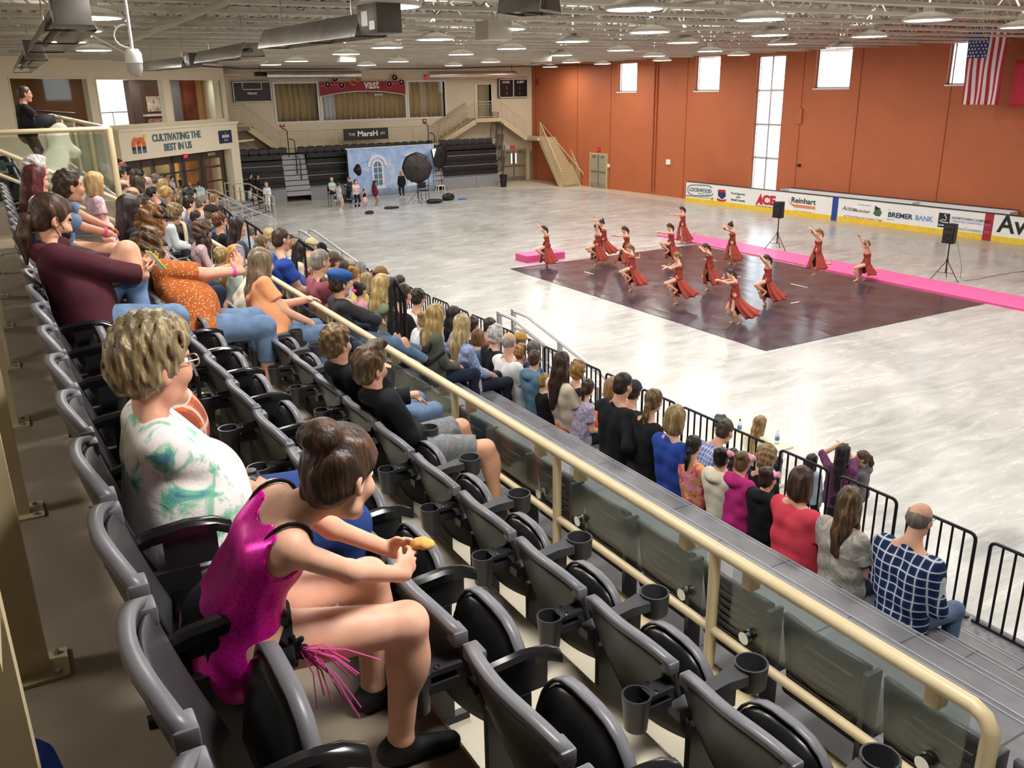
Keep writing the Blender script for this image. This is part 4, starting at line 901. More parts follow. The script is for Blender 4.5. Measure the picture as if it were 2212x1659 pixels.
# ------------------------------------------------------------------ smooth figures grown from blended distance fields
F32 = np.float32
class Fld:
    """a list of blended shapes turned into one closed surface"""
    def __init__(s): s.p = []
    def rc(s, a, b, ra, rb=None, k=.02, flat=None, clips=(), op='u'):
        a = np.asarray(a, float); b = np.asarray(b, float); rb = ra if rb is None else rb; r = max(ra, rb) + .004
        s.p.append(('rc', a, b, ra, rb, k, flat, clips, op, np.minimum(a, b) - r, np.maximum(a, b) + r)); return s
    def el(s, c, r, R=None, k=.02, clips=(), op='u'):
        c = np.asarray(c, float); r = np.asarray(r, float); R = np.eye(3) if R is None else R
        e = np.sqrt(((R * r[None, :]) ** 2).sum(1)); s.p.append(('el', c, r, R, None, k, None, clips, op, c - e - .004, c + e + .004)); return s
    def chain(s, pts, rs, k=.02, **kw):
        for i in range(len(pts) - 1): s.rc(pts[i], pts[i + 1], rs[i], rs[i + 1], k, **kw)
        return s
    def mesh(s, name, h, noise=None, cuts=(), smooth=True):
        add = [p for p in s.p if p[8] == 'u']
        lo = np.min([p[9] for p in add], 0) - 3 * h - .02; hi = np.max([p[10] for p in add], 0) + 3 * h + .02
        n = np.ceil((hi - lo) / h).astype(int) + 1
        ax = [(lo[i] + h * np.arange(n[i])).astype(F32) for i in range(3)]
        D = np.full(n, 1., F32)
        for typ, a, b, c, d, k, flat, clips, op, l, u in s.p:
            m = k + 2 * h; i0 = np.maximum(0, ((l - m - lo) / h).astype(int)); i1 = np.minimum(n, ((u + m - lo) / h).astype(int) + 2)
            if (i1 <= i0).any(): continue
            sl = tuple(slice(i0[q], i1[q]) for q in range(3))
            X = ax[0][sl[0]][:, None, None]; Y = ax[1][sl[1]][None, :, None]; Z = ax[2][sl[2]][None, None, :]
            if typ == 'rc':
                px, py, pz = X - F32(a[0]), Y - F32(a[1]), Z - F32(a[2]); ba = (b - a).astype(F32)
                if flat is not None:
                    nv, f = np.asarray(flat[0], F32), F32(1 / flat[1] - 1); q = (px * nv[0] + py * nv[1] + pz * nv[2]) * f
                    px = px + q * nv[0]; py = py + q * nv[1]; pz = pz + q * nv[2]
                    ba = ba + nv * (ba @ nv) * f
                L = max(1e-8, float(ba @ ba)); t = np.clip((px * ba[0] + py * ba[1] + pz * ba[2]) / F32(L), 0, 1)
                dd = np.sqrt((px - ba[0] * t) ** 2 + (py - ba[1] * t) ** 2 + (pz - ba[2] * t) ** 2) - (F32(c) + F32(d - c) * t)
            else:
                px, py, pz = X - F32(a[0]), Y - F32(a[1]), Z - F32(a[2]); R = c.astype(F32); r = b.astype(F32)
                q = [(px * R[0, j] + py * R[1, j] + pz * R[2, j]) / r[j] for j in range(3)]
                k0 = np.sqrt(q[0] ** 2 + q[1] ** 2 + q[2] ** 2); k1 = np.sqrt((q[0] / r[0]) ** 2 + (q[1] / r[1]) ** 2 + (q[2] / r[2]) ** 2) + F32(1e-6)
                dd = k0 * (k0 - 1) / k1
            for pt, nv in clips:
                nv = nrm(nv); dd = np.maximum(dd, (X - F32(pt[0])) * F32(nv[0]) + (Y - F32(pt[1])) * F32(nv[1]) + (Z - F32(pt[2])) * F32(nv[2]))
            B = D[sl]
            if op == 'u':
                hh = np.clip(.5 + .5 * (B - dd) / F32(k), 0, 1); D[sl] = B + (dd - B) * hh - F32(k) * hh * (1 - hh)
            else:
                hh = np.clip(.5 - .5 * (B + dd) / F32(k), 0, 1); D[sl] = B + (-dd - B) * hh + F32(k) * hh * (1 - hh)
        X = ax[0][:, None, None]; Y = ax[1][None, :, None]; Z = ax[2][None, None, :]
        if noise is not None:
            amp, fr, seed = noise[:3]; st = noise[3] if len(noise) > 3 else (1, 1, 1); g = np.random.default_rng(seed)
            for _ in range(4):
                w = g.normal(size=3); w = w / np.linalg.norm(w) * fr * g.uniform(.6, 1.5) * np.array(st); ph = g.uniform(0, 6)
                D += F32(amp * .5) * np.sin(X * F32(w[0]) + Y * F32(w[1]) + Z * F32(w[2]) + F32(ph))
        for pt, nv in cuts:
            nv = nrm(nv); D = np.maximum(D, (X - F32(pt[0])) * F32(nv[0]) + (Y - F32(pt[1])) * F32(nv[1]) + (Z - F32(pt[2])) * F32(nv[2]))
        D[0] = D[-1] = 1; D[:, 0] = D[:, -1] = 1; D[:, :, 0] = D[:, :, -1] = 1
        G = vdb.FloatGrid(background=1.0); G.copyFromArray(D); pts, q = G.convertToQuads(isovalue=0.0)
        me = bpy.data.meshes.new(name); nv, nf = len(pts), len(q)
        me.vertices.add(nv); me.vertices.foreach_set('co', (pts * h + lo).astype(F32).ravel())
        me.loops.add(nf * 4); me.loops.foreach_set('vertex_index', q.astype(np.int32).ravel())
        me.polygons.add(nf); me.polygons.foreach_set('loop_start', np.arange(0, nf * 4, 4, dtype=np.int32))
        me.update(calc_edges=True); me.shade_smooth(); return me
def ik(a, t, l1, l2, pole):
    a = np.asarray(a, float); t = np.asarray(t, float); d = t - a; L = np.linalg.norm(d); L2 = min(L, (l1 + l2) * .995); u = nrm(d)
    x = (l1 * l1 - l2 * l2 + L2 * L2) / (2 * L2); hgt = math.sqrt(max(1e-6, l1 * l1 - x * x)); p = np.asarray(pole, float); p = nrm(p - u * (p @ u))
    return a + u * x + p * hgt, a + u * L2
def rotz(a): c, s = math.cos(a), math.sin(a); return np.array([[c, -s, 0], [s, c, 0], [0, 0, 1.]])
def roty(a): c, s = math.cos(a), math.sin(a); return np.array([[c, 0, s], [0, 1, 0], [-s, 0, c]])
def rotx(a): c, s = math.cos(a), math.sin(a); return np.array([[1, 0, 0], [0, c, -s], [0, s, c]])
def skin_mat(c):
    n = 'skin ' + c
    if n in MATS: return MATS[n]
    m, b, nt = base_mat(n, .5, 0, .35); q = srgb(c); f = nt.noise(nt.coord(), 14, 4)
    nt.link(nt.ramp(f, [(.3, (q[0] * .93, q[1] * .86, q[2] * .84)), (.7, (min(1, q[0] * 1.04), min(1, q[1] * 1.03), min(1, q[2] * 1.03)))]), b.inputs['Base Color'])
    b.inputs['Subsurface Weight'].default_value = .0; MATS[n] = m; return m
def hair_mat(c, c2=None, sc=34.):
    n = 'hair %s %s' % (c, c2)
    if n in MATS: return MATS[n]
    m, b, nt = base_mat(n, .42, 0, .4); q = srgb(c); q2 = srgb(c2) if c2 else tuple(min(1, x * 1.7 + .01) for x in q)
    f = nt.noise(nt.coord((1, 1, .16)), sc, 4, .6, .4); nt.link(nt.ramp(f, [(.32, tuple(x * .55 for x in q)), (.5, q), (.68, q2)]), b.inputs['Base Color'])
    bump(nt, b, nt.noise(nt.coord((1, 1, .12)), sc * 3.2, 2), .55, .006); MATS[n] = m; return m
def cloth(n, c, var=.1, rough=.85, bs=70., kind=None, c2=None, c3=None, sc=1.):
    """fabric; kind picks a printed or woven pattern"""
    n = 'cloth ' + n
    if n in MATS: return MATS[n]
    m, b, nt = base_mat(n, rough, 0, .25); A = srgb(c); B = srgb(c2) if c2 else A; C3 = srgb(c3) if c3 else B; co = nt.coord(); x, y, z = nt.sep(co)[:3]
    f = nt.noise(co, 9, 4); base = nt.ramp(f, [(.3, tuple(q * (1 - var) for q in A)), (.7, tuple(min(1, q * (1 + var)) for q in A))]); col = base
    def band(v, per, w, ph=0.): return nt.math('LESS_THAN', nt.math('FRACT', nt.math('ADD', nt.math('MULTIPLY', v, 1 / per), 50 + ph)), w)
    if kind == 'plaid':
        col = nt.mix(nt.math('MULTIPLY', band(y, .075 * sc, .5), .75), col, B); col = nt.mix(nt.math('MULTIPLY', band(z, .075 * sc, .5), .6), col, B)
        col = nt.mix(nt.math('MULTIPLY', band(y, .075 * sc, .16, .35), .85), col, C3); col = nt.mix(nt.math('MULTIPLY', band(z, .075 * sc, .16, .35), .85), col, C3)
    elif kind == 'stripe': col = nt.mix(band(z, .05 * sc, .45), col, B)
    elif kind == 'dots':
        v = nt.add('ShaderNodeTexVoronoi'); v.inputs['Scale'].default_value = 42 / sc; nt.link(co, v.inputs[0]); col = nt.mix(nt.math('LESS_THAN', v.outputs[0], .28), col, B)
    elif kind == 'floral':
        g = nt.noise(co, 38 / sc, 2, .5, 1.5); col = nt.ramp(g, [(.42, A), (.47, B), (.55, B), (.6, C3)]); 
    elif kind == 'tiedye':
        g = nt.noise(co, 5.2 / sc, 5, .62, 1.6); g2 = nt.noise(nt.coord((1, 1, .5)), 7.5, 4, .6, 1.)
        col = nt.ramp(g, [(.0, A), (.50, A), (.545, tuple(.5 * (p + q) for p, q in zip(A, B))), (.60, B), (.70, C3)]); col = nt.mix(nt.ramp(g2, [(.60, (0, 0, 0)), (.66, (.8,) * 3)]), col, B)
    elif kind == 'camo': g = nt.noise(co, 11 / sc, 3, .6, .8); col = nt.ramp(g, [(.42, A), (.5, B), (.6, C3)])
    elif kind == 'sequin':
        v = nt.add('ShaderNodeTexVoronoi'); v.inputs['Scale'].default_value = 190; nt.link(co, v.inputs[0]); w = nt.noise(co, 62, 2, .5, 2.4)
        col = nt.mix(nt.math('LESS_THAN', nt.math('ABSOLUTE', nt.math('SUBTRACT', w, .5)), .022), col, B)
        h = nt.sep(v.outputs['Color'])[0]; b.inputs['Metallic'].default_value = .25; b.inputs['Roughness'].default_value = .3
        nrmn = nt.add('ShaderNodeBump'); nrmn.inputs['Strength'].default_value = .7; nrmn.inputs['Distance'].default_value = .003; nt.link(h, nrmn.inputs['Height']); nt.link(nrmn.outputs[0], b.inputs['Normal'])
    nt.link(col, b.inputs['Base Color'])
    if kind != 'sequin': bump(nt, b, nt.math('ADD', nt.math('MULTIPLY', nt.noise(co, bs * 4, 2), .25), nt.noise(co, 16, 3, .55, .8)), .35, .012)
    MATS[n] = m; return m
M_EYE = mat('eye white', 'f3eeea', .2); M_IRIS = mat('iris', '3c2c20', .2); M_LIP = None
def child(me, name, m, par):
    o = bpy.data.objects.new(name, me); COL.objects.link(o); o.parent = par; me.materials.append(m); return o
def hand(f, w, d, n, thumb, s, curl=.5, spread=.0, mn=0.):
    """palm, four jointed fingers and a thumb; d points to the finger tips, n out of the palm, thumb = side vector sign"""
    d = nrm(d); n = nrm(n - d * (np.asarray(n) @ d)); t = np.cross(n, d) * thumb; K = .006 * s
    f.rc(w, w + d * .03 * s, .026 * s, .03 * s, .015 * s, flat=(n, .62)); f.rc(w + d * .028 * s + t * .008 * s, w + d * .07 * s + t * .01 * s, .031 * s, .030 * s, .012 * s, flat=(n, .48)); f.rc(w + d * .03 * s - t * .01 * s, w + d * .066 * s - t * .016 * s, .028 * s, .026 * s, .012 * s, flat=(n, .48))
    r = max(.0088 * s, mn)
    for i, (o, L, b0) in enumerate(((.031, .072, .078), (.011, .080, .084), (-.010, .074, .081), (-.029, .058, .072))):
        p = w + d * b0 * s + t * o * s; c = curl * (1 + .12 * i); a = 0.; dd = nrm(d + t * spread * (1.5 - i) * .12)
        for j, q in enumerate((.46, .31, .23)):
            a += c * (.55 if j == 0 else .8); e = p + (dd * math.cos(a) + n * math.sin(a)) * L * q * s; f.rc(p, e, r * (1.05 - .1 * j), r * (.98 - .12 * j), K); p = e
    p = w + d * .022 * s + t * .026 * s; d1 = nrm(d * .75 + t * .62 + n * .25); e = p + d1 * .042 * s; f.rc(p, e, r * 1.35, r * 1.12, .01 * s); d2 = nrm(d * .95 + t * .12 + n * (.25 + curl * .4)); f.rc(e, e + d2 * .034 * s, r * 1.1, r * .9, K)
def head_shape(f, c, R, s, sex, mn=0.):
    P = lambda x, y, z: c + R @ (np.array([x, y, z]) * s)
    f.el(P(-.012, 0, .035), np.array([.098, .076, .088]) * s, R, .02); f.el(P(.028, 0, -.03), np.array([.068, .06, .085]) * s, R, .02)
    f.rc(P(.02, .03, -.085), P(.078, .0, -.104), .03 * s, .02 * s, .02); f.rc(P(.02, -.03, -.085), P(.078, .0, -.104), .03 * s, .02 * s, .02)
    f.rc(P(.088, 0, .012), P(.108, 0, -.028), .009 * s, .0135 * s, .008); f.el(P(.098, 0, -.034), np.array([.014, .018, .009]) * s, R, .006)
    f.rc(P(.076, .035, .028), P(.09, .0, .026), .012 * s, .012 * s, .012); f.rc(P(.076, -.035, .028), P(.09, .0, .026), .012 * s, .012 * s, .012)
    for y in (1, -1):
        f.el(P(.078, y * .033, .008), np.array([.02, .016, .012]) * s, R, .01, op='s'); f.el(P(.06, y * .04, -.03), np.array([.03, .024, .026]) * s, R, .02)
        f.el(P(-.012, y * .078, -.012), np.array([.027, max(.011, mn), .034]) * s, R @ rotz(y * -.35), .006); f.el(P(-.004, y * .086, -.010), np.array([.014, .008, .019]) * s, R @ rotz(y * -.35), .004, op='s')
    f.el(P(.088, 0, -.06), np.array([.012, .024, .008]) * s, R, .006); f.el(P(.086, 0, -.072), np.array([.013, .02, .008]) * s, R, .006)
def hair_shape(f, c, R, s, style, mn=0.):
    """fills a hair field and returns the noise and the cutting planes"""
    P = lambda x, y, z: c + R @ (np.array([x, y, z]) * s); V = lambda x, y, z: R @ np.array([x, y, z]); g = .010 + mn * .35
    face = (P(.066, 0, .075), V(.84, 0, -.54)); nape = (P(-.06, 0, -.085), V(.35, 0, -1)); noise = (.004 * s, 90, 3); st = style
    cap = lambda e=0, cl=(face,): f.el(P(-.016, 0, .040), np.array([.100 + g + e, .080 + g + e, .090 + g + e]) * s, R, .015, clips=cl)
    back = lambda dz=-.03, e=0, cl=(face,): f.el(P(-.045, 0, dz), np.array([.072 + g + e, .072 + g + e, .075]) * s, R, .02, clips=cl)
    if st == 'short': cap(.0, (face, nape)); back(-.02, -.006, (face, nape)); noise = (.005 * s, 110, 5)
    elif st == 'crop': f.el(P(-.016, 0, .040), np.array([.101, .0805, .0915]) * s + mn * .35, R, .01, clips=(face, nape)); back(-.02, -.012, (face, nape)); noise = (.0015 * s, 150, 5)
    elif st == 'quiff':
        cap(.002, (face, nape)); back(-.02, -.008, (face, nape)); f.el(P(.035, 0, .125), np.array([.075, .058, .03]) * s, R @ roty(-.28), .03); f.el(P(.085, .0, .125), np.array([.035, .05, .022]) * s, R @ roty(-.5), .02); noise = (.006 * s, 120, 5, (.5, 1.3, .5))
    elif st == 'ring':
        f.el(P(-.02, 0, .02), np.array([.101, .084, .085]) * s + mn * .4, R, .01, clips=(face, nape, (P(0, 0, .052), V(.25, 0, 1)))); noise = (.002 * s, 140, 5)
    elif st == 'bob':
        cap(.006); fr = (P(.03, 0, 0), V(1, 0, -.25)); 
        for y in (1, -1): f.el(P(-.012, y * .072, -.05), np.array([.062, .03, .105]) * s, R, .03, clips=(fr,))
        f.el(P(-.06, 0, -.05), np.array([.06, .085, .11]) * s, R, .04); noise = (.004 * s, 80, 4, (1.4, 1.4, .4))
    elif st in ('long', 'verylong', 'half'):
        cap(.004); L = .40 if st == 'verylong' else .30; fr = (P(.02, 0, 0), V(1, 0, -.1))
        for y in (1, -1): f.rc(P(-.012, y * .066, -.02), P(-.035, y * .075, -.19), .036 * s, .028 * s, .03, clips=(fr,))
        f.chain([P(-.06, 0, .02), P(-.085, 0, -.10), c + R @ (np.array([-.06, 0, -.12]) * s) + np.array([-.055, 0, -.12]) * s, c + R @ (np.array([-.06, 0, -.12]) * s) + np.array([-.085, 0, -L + .02]) * s], [.085 * s, .082 * s, .078 * s, .045 * s], .04, flat=(V(1, 0, .1), .62))
        noise = (.006 * s, 60, 4, (1.6, 1.6, .3))
    elif st == 'curly': 
        cap(.016); f.el(P(-.055, 0, -.06), np.array([.095, .118, .12]) * s, R, .05); 
        for y in (1, -1): f.el(P(-.01, y * .08, -.09), np.array([.06, .045, .12]) * s, R, .04, clips=((P(.035, 0, 0), V(1, 0, 0)),))
        f.el(c + R @ (np.array([-.07, 0, -.13]) * s) + np.array([-.02, 0, -.06]) * s, np.array([.07, .125, .13]) * s, R, .05); noise = (.013 * s, 75, 8)
    elif st == 'puff': cap(.016, (face, (P(0, 0, -.10), V(.3, 0, -1)))); f.el(P(-.045, 0, -.02), np.array([.09, .095, .09]) * s, R, .03, clips=((P(.02, 0, 0), V(1, 0, -.3)),)); noise = (.008 * s, 95, 8)
    elif st in ('pony', 'lowpony', 'highpony'):
        cap(.0, (face, nape)); z = {'pony': .01, 'lowpony': -.045, 'highpony': .075}[st]; b = P(-.112, 0, z); back(-.02, -.008, (face, nape))
        f.chain([P(-.09, 0, z), b + R @ (np.array([-.02, 0, .008]) * s), b + (R @ np.array([-.03, 0, 0]) + np.array([-.015, 0, -.09])) * s, b + (R @ np.array([-.02, 0, 0]) + np.array([-.03, 0, -.23])) * s], [.022 * s, .03 * s, .04 * s, .014 * s], .02); noise = (.004 * s, 70, 4, (1.5, 1.5, .5))
    elif st == 'bun': cap(.0, (face, nape)); back(-.02, -.008, (face, nape)); f.el(P(-.098, 0, .10), np.array([.056, .060, .050]) * s, R, .006); noise = (.004 * s, 130, 4)
    elif st == 'spiky':
        cap(.009, (face, nape)); back(-.01, .006, (face, nape)); f.el(P(.0, 0, .10), np.array([.095, .078, .05]) * s, R, .03, clips=(face,)); noise = (.0052 * s, 190, 9, (1.5, 1.5, .3))
    return noise
def brow_shape(f, c, R, s):
    P = lambda x, y, z: c + R @ (np.array([x, y, z]) * s)
    for y in (1, -1): f.chain([P(.086, y * .016, .028), P(.083, y * .034, .034), P(.070, y * .052, .026)], [.0045 * s, .004 * s, .003 * s], .004)
def person(label, pos, rz=0., s=1., sex='f', fat=1., head=(0, .74), yaw=0., pitch=.12, roll=0., tilt=None, hl=None, hr=None, pl=None, pr=None, fl=None, fr=None, kl=(1, .15, .5), kr=(1, -.15, .5), skin='dcae94', hair=('short', '4a3526', None), top=('tee', None), bottom=('pants', None),
           shoe=None, extra=(), h=.012, stand=False, hz=None, group=None, curl=.5, hn=None, side=0., sleeve=None, eyes=None, twist=0., lift=0.):
    R0 = rotz(0); g = s; mn = max(0., h * .45 - .002)
    # spine
    Pz = .095 * g if not stand else (hz or .88 * g); P = np.array([0, 0, Pz])
    if stand: hd = np.array([head[0], side, Pz + .665 * g * 1.0]) if not isinstance(head, np.ndarray) else head
    else: hd = np.array([head[0], side, head[1]])
    v = hd - P; L = np.linalg.norm(v); st = L / (.665 * g); ts = g * min(1.25, max(.78, st)); v = nrm(v)
    if stand and not isinstance(head, np.ndarray): ts = g
    hd = P + v * .665 * ts
    up = np.array([0, 0, 1.]); bend = .05 * ts + .10 * abs(v[0]) * ts
    lat = rotz(twist) @ np.array([0, 1., 0]); lat = nrm(lat - v * (lat @ v)); fwd = np.cross(lat, v)
    sp = lambda t: P + v * (t * ts) - fwd * (bend * 4 * (t / .665) * (1 - t / .665)) * (1 if v[0] > -.2 else .3)
    W, Ch, Sh, Nb = sp(.16), sp(.33), sp(.425), sp(.49); sw = (.172 if sex == 'm' else .152) * ts * (1 + .35 * (fat - 1)) ; sd = lat
    hipw = (.075 if sex == 'm' else .085) * g
    HR = rotz(yaw) @ roty(pitch) @ rotx(roll); sh = g if g > .8 else g * (.86 / max(g, .5)) ** .45
    hs = 1.0 * (sh if sex != 'c' else max(.82, sh))
    HC = hd.copy()
    # limbs
    hipL, hipR = P + np.array([0, hipw, -.02 * g]), P - np.array([0, hipw, .02 * g])
    drop = .44 * g
    if stand: fl = fl if fl is not None else (.02, .10 * g, .07 * g); fr = fr if fr is not None else (-.02, -.10 * g, .07 * g)
    else: fl = fl if fl is not None else (.43 * g, .12 * g, -drop + .08); fr = fr if fr is not None else (.43 * g, -.12 * g, -drop + .08)
    lt, ls = .43 * g, .415 * g
    kneeL, ankL = ik(hipL, fl, lt, ls, kl); kneeR, ankR = ik(hipR, fr, lt, ls, kr)
    shL, shR = Sh + sd * sw, Sh - sd * sw; ua, fa = .285 * ts, .245 * ts
    if hl is None: hl = (.24 * g, .10 * g, .17 * g) if not stand else shL + np.array([.03, .06, -.52 * ts])
    if hr is None: hr = (.24 * g, -.10 * g, .17 * g) if not stand else shR + np.array([.03, -.06, -.52 * ts])
    elL, wrL = ik(shL, hl, ua, fa, pl if pl is not None else (-.5, .55, -.6)); elR, wrR = ik(shR, hr, ua, fa, pr if pr is not None else (-.5, -.55, -.6))
    A = (.047 if sex == 'm' else .041) * ts * (.55 + .45 * fat); T = (.082 if sex == 'm' else .083) * g * (.5 + .5 * fat)
    def torso(f, o=0., k=.05, low=.0):
        fl_ = (fwd, .80 + .14 * (fat - 1)); a = .098 * (.4 + .6 * fat); wv = .075 * ts
        for q in (1, -1):
            f.chain([P - v * low + lat * q * hipw * .9, W + lat * q * (wv * .8 + .05 * (fat - 1)), Ch + lat * q * wv * (1.12 if sex == 'm' else .95)], [(.108 * (.45 + .55 * fat)) * g + o, a * ts + o, (.102 if sex == 'm' else .092) * (.6 + .4 * fat) * ts + o], k, flat=fl_)
            f.rc(Ch + lat * q * wv, Sh + lat * q * sw * .86, .085 * ts + o, .056 * ts + o, k, flat=fl_)
        f.rc(Sh + sd * sw * .9, Sh - sd * sw * .9, .052 * ts + o, None, .04)
        if fat > 1.15: f.el(W + fwd * .05 * fat - v * .03, np.array([.11, .15, .13]) * fat * ts + o, np.column_stack([fwd, lat, v]), .06)
        if sex == 'f':
            for q in (1, -1): f.el(Ch + fwd * (.07 * ts) + lat * q * .065 * ts - v * .01, np.array([.055, .06, .06]) * ts * (.7 + .3 * fat) + o * .6, np.column_stack([fwd, lat, v]), .04)
        f.el(P - np.array([.03 * g, 0, .0]), np.array([.12, .155 + (.01 if sex == 'f' else -.005), .115]) * g * (.55 + .45 * fat) + o, None, .06)
    def arm(f, S, E, Wr, o=0., upto=2., k=.02):
        if upto <= 1.:
            e = S + (E - S) * upto; f.rc(S, e + nrm(E - S) * .05, A * 1.06 + o, A * (1.06 - .1 * upto) + o * 1.6, k, clips=((e, E - S),))
        else:
            f.rc(S, E, A * 1.06 + o, A * .86 + o, k); q = min(1., upto - 1); e = E + (Wr - E) * q
            if q > .05: f.rc(E, e + nrm(Wr - E) * .03, A * .88 + o, (A * .66 if o == 0 else A * .72) + o, k, clips=((e, Wr - E),) if o > 0 else ())
    def leg(f, Hp, K, An, o=0., upto=2., k=.03):
        if upto <= 1.: e = Hp + (K - Hp) * upto; f.rc(Hp, e + nrm(K - Hp) * .06, T + o, T * (1 - .3 * upto) + o * 1.5, k, clips=((e, K - Hp),))
        else:
            f.rc(Hp, K, T + o, T * .66 + o, k); q = min(1., upto - 1); e = K + (An - K) * q
            f.rc(K, e, T * .66 + o, (T * (.66 - .24 * q)) + o, k, clips=((e, An - K),) if q < 1 else ())
            if o < .012: f.el(K + (An - K) * .3 - np.cross(nrm(An - K), (0, 1., 0)) * .018 * g * (-1), np.array([T * .66, T * .62, .10 * g]), None, .04)
    body = Fld(); torso(body); shn = .0
    nbk = HC + HR @ (np.array([-.022, 0, -.055]) * hs); body.rc(Nb - v * .03, nbk, (.058 if sex == 'm' else .049) * ts, (.055 if sex == 'm' else .046) * hs, .025)
    for q in (1, -1): body.rc(Nb + (nbk - Nb) * .25, Sh + sd * q * sw * .8, .038 * ts, .036 * ts, .04)
    head_shape(body, HC, HR, hs, sex, mn)
    for S, E, Wr in ((shL, elL, wrL), (shR, elR, wrR)): arm(body, S, E, Wr)
    for Hp, K, An in ((hipL, kneeL, ankL), (hipR, kneeR, ankR)): leg(body, Hp, K, An)
    feet = []
    for q, An, K in ((1, ankL, kneeL), (-1, ankR, kneeR)):
        sv = nrm(An - K); fd = np.array([1., q * .12, 0]) if abs(sv[2]) > .3 else np.array([.3, 0, 1.]); fd = nrm(fd - sv * (fd @ sv) * .75); feet.append((An, fd, sv)); body.rc(An, An + sv * .035 * g, .036 * g, .034 * g, .02).rc(An + sv * .04 * g, An + sv * .055 * g + fd * .15 * g, .034 * g, .024 * g, .02)
    if h < .02:
        hn = hn or {}
        for q, E, Wr, nm in ((1, elL, wrL, 'l'), (-1, elR, wrR, 'r')):
            spec = hn.get(nm, {}); d = spec.get('d', nrm(nrm(Wr - E) + np.array([.25, -q * .25, -.1]))); n = spec.get('n', np.array([0., -q * .45, -1.])); hand(body, Wr, np.asarray(d, float), np.asarray(n, float), spec.get('t', -q if n[2] > 0 else q) * 1., ts, spec.get('c', curl), spec.get('s', .6), mn)
    else:
        for q, E, Wr in ((1, elL, wrL), (-1, elR, wrR)): body.rc(Wr, Wr + nrm(Wr - E) * .13 * ts, .03 * ts, .026 * ts, .02)
    o = bpy.data.objects.new('person', body.mesh('person', h)); COL.objects.link(o); o.data.materials.append(skin_mat(skin))
    o.location = tuple(map(float, pos)); o.rotation_euler = (0, 0, rz); tag(o, label, 'person', group)
    # clothing
    tt, tm = top; up_ = {'tee': .62, 'polo': .62, 'long': 2., 'hoodie': 2., 'jacket': 2., 'tank': .02, 'cap': .28, 'dress': .02, 'elbow': 1.15, 'sweat': 2.}[tt] if sleeve is None else sleeve
    oo = {'hoodie': .026, 'jacket': .022, 'sweat': .022, 'tank': .007, 'dress': .007}.get(tt, .013) + mn * .5; f = Fld(); torso(f, oo, .05, .05 * g)
    f.p = [p for p in f.p]
    if tt not in ('tank', 'dress'):
        for S, E, Wr in ((shL, elL, wrL), (shR, elR, wrR)): arm(f, S, E, Wr, oo + (.006 if up_ < 1 else .002), up_ * 1. if up_ <= 1 else up_ - .04)
    if tt in ('hoodie',): f.el(Nb - fwd * .075 * ts - v * .005, np.array([.075, .135, .07]) * ts, np.column_stack([fwd, lat, v]), .03); f.rc(Nb - v * .02 - fwd * .02, Nb + fwd * .03 + v * .005, .085 * ts, .075 * ts, .03)
    elif tt == 'tank':
        for S_, q in ((shL, 1), (shR, -1)): f.el(S_ + lat * q * .018 * ts - v * .005, np.array([.072, .05, .088]) * ts, np.column_stack([fwd, lat, v]), .006, op='s')
        f.el(Nb - fwd * .045 * ts + v * .0, np.array([.085, .085, .095]) * ts, None, .006, op='s')
    elif tt in ('polo', 'jacket', 'tee', 'long', 'sweat', 'elbow', 'cap'): f.rc(Nb - v * .05, Nb - v * (.0 if tt in ('polo', 'jacket') else .018) - fwd * .005, .072 * ts, (.062 if sex == 'm' else .056) * ts, .03)
    cuts = []
    if tt in ('tank', 'dress'): cuts = [(Sh - v * .055 * ts if tt == 'dress' else Sh + v * .03 * ts, v)]
    child(f.mesh('shirt', h, (.0042 * ts if h < .02 else .0, 34, int(abs(pos[1] * 100)) % 97), cuts), {'hoodie': 'hoodie', 'jacket': 'jacket', 'polo': 'polo_shirt', 'dress': 'bodice', 'tank': 'tank_top'}.get(tt, 'shirt'), tm, o)
    bt, bm_ = bottom
    if bt != 'none':
        f = Fld(); ob = .011 + mn * .5; f.el(P - np.array([.03 * g, 0, 0]), np.array([.122, .162, .118]) * g * (.55 + .45 * fat) + ob, None, .05)
        upl = {'pants': 1.97, 'shorts': .86, 'capri': 1.6, 'skirt': .8, 'briefs': .22}[bt]
        for Hp, K, An in ((hipL, kneeL, ankL), (hipR, kneeR, ankR)): leg(f, Hp, K, An, ob + (.006 if bt == 'shorts' else 0), upl)
        if bt == 'skirt': f.rc(P, (kneeL + kneeR) / 2 * .8 + P * .2, .15 * g, .12 * g, .05)
        child(f.mesh('trousers', h, (.003 if h < .02 else 0, 25, 5), [(P + v * .13 * g, v)]), {'shorts': 'shorts', 'skirt': 'skirt', 'briefs': 'briefs'}.get(bt, 'trousers'), bm_, o)
    if shoe is not None:
        for An, fd, sv in feet:
            f = Fld(); f.rc(An + sv * .01 * g, An + sv * .035 * g, .044 * g, .044 * g, .02).rc(An + sv * .045 * g - fd * .03, An + sv * .058 * g + fd * .165 * g, .042 * g, .033 * g, .02); child(f.mesh('shoe', max(h, .009)), 'shoe', shoe, o)
    if hair is not None:
        f = Fld(); nz = hair_shape(f, HC, HR, hs, hair[0], mn); hm = hair_mat(hair[1], hair[2] if len(hair) > 2 else None)
        if h < .0095: brow_shape(f, HC, HR, hs)
        child(f.mesh('hair', min(h, .012) if h < .02 else h, nz), 'hair', hm, o)
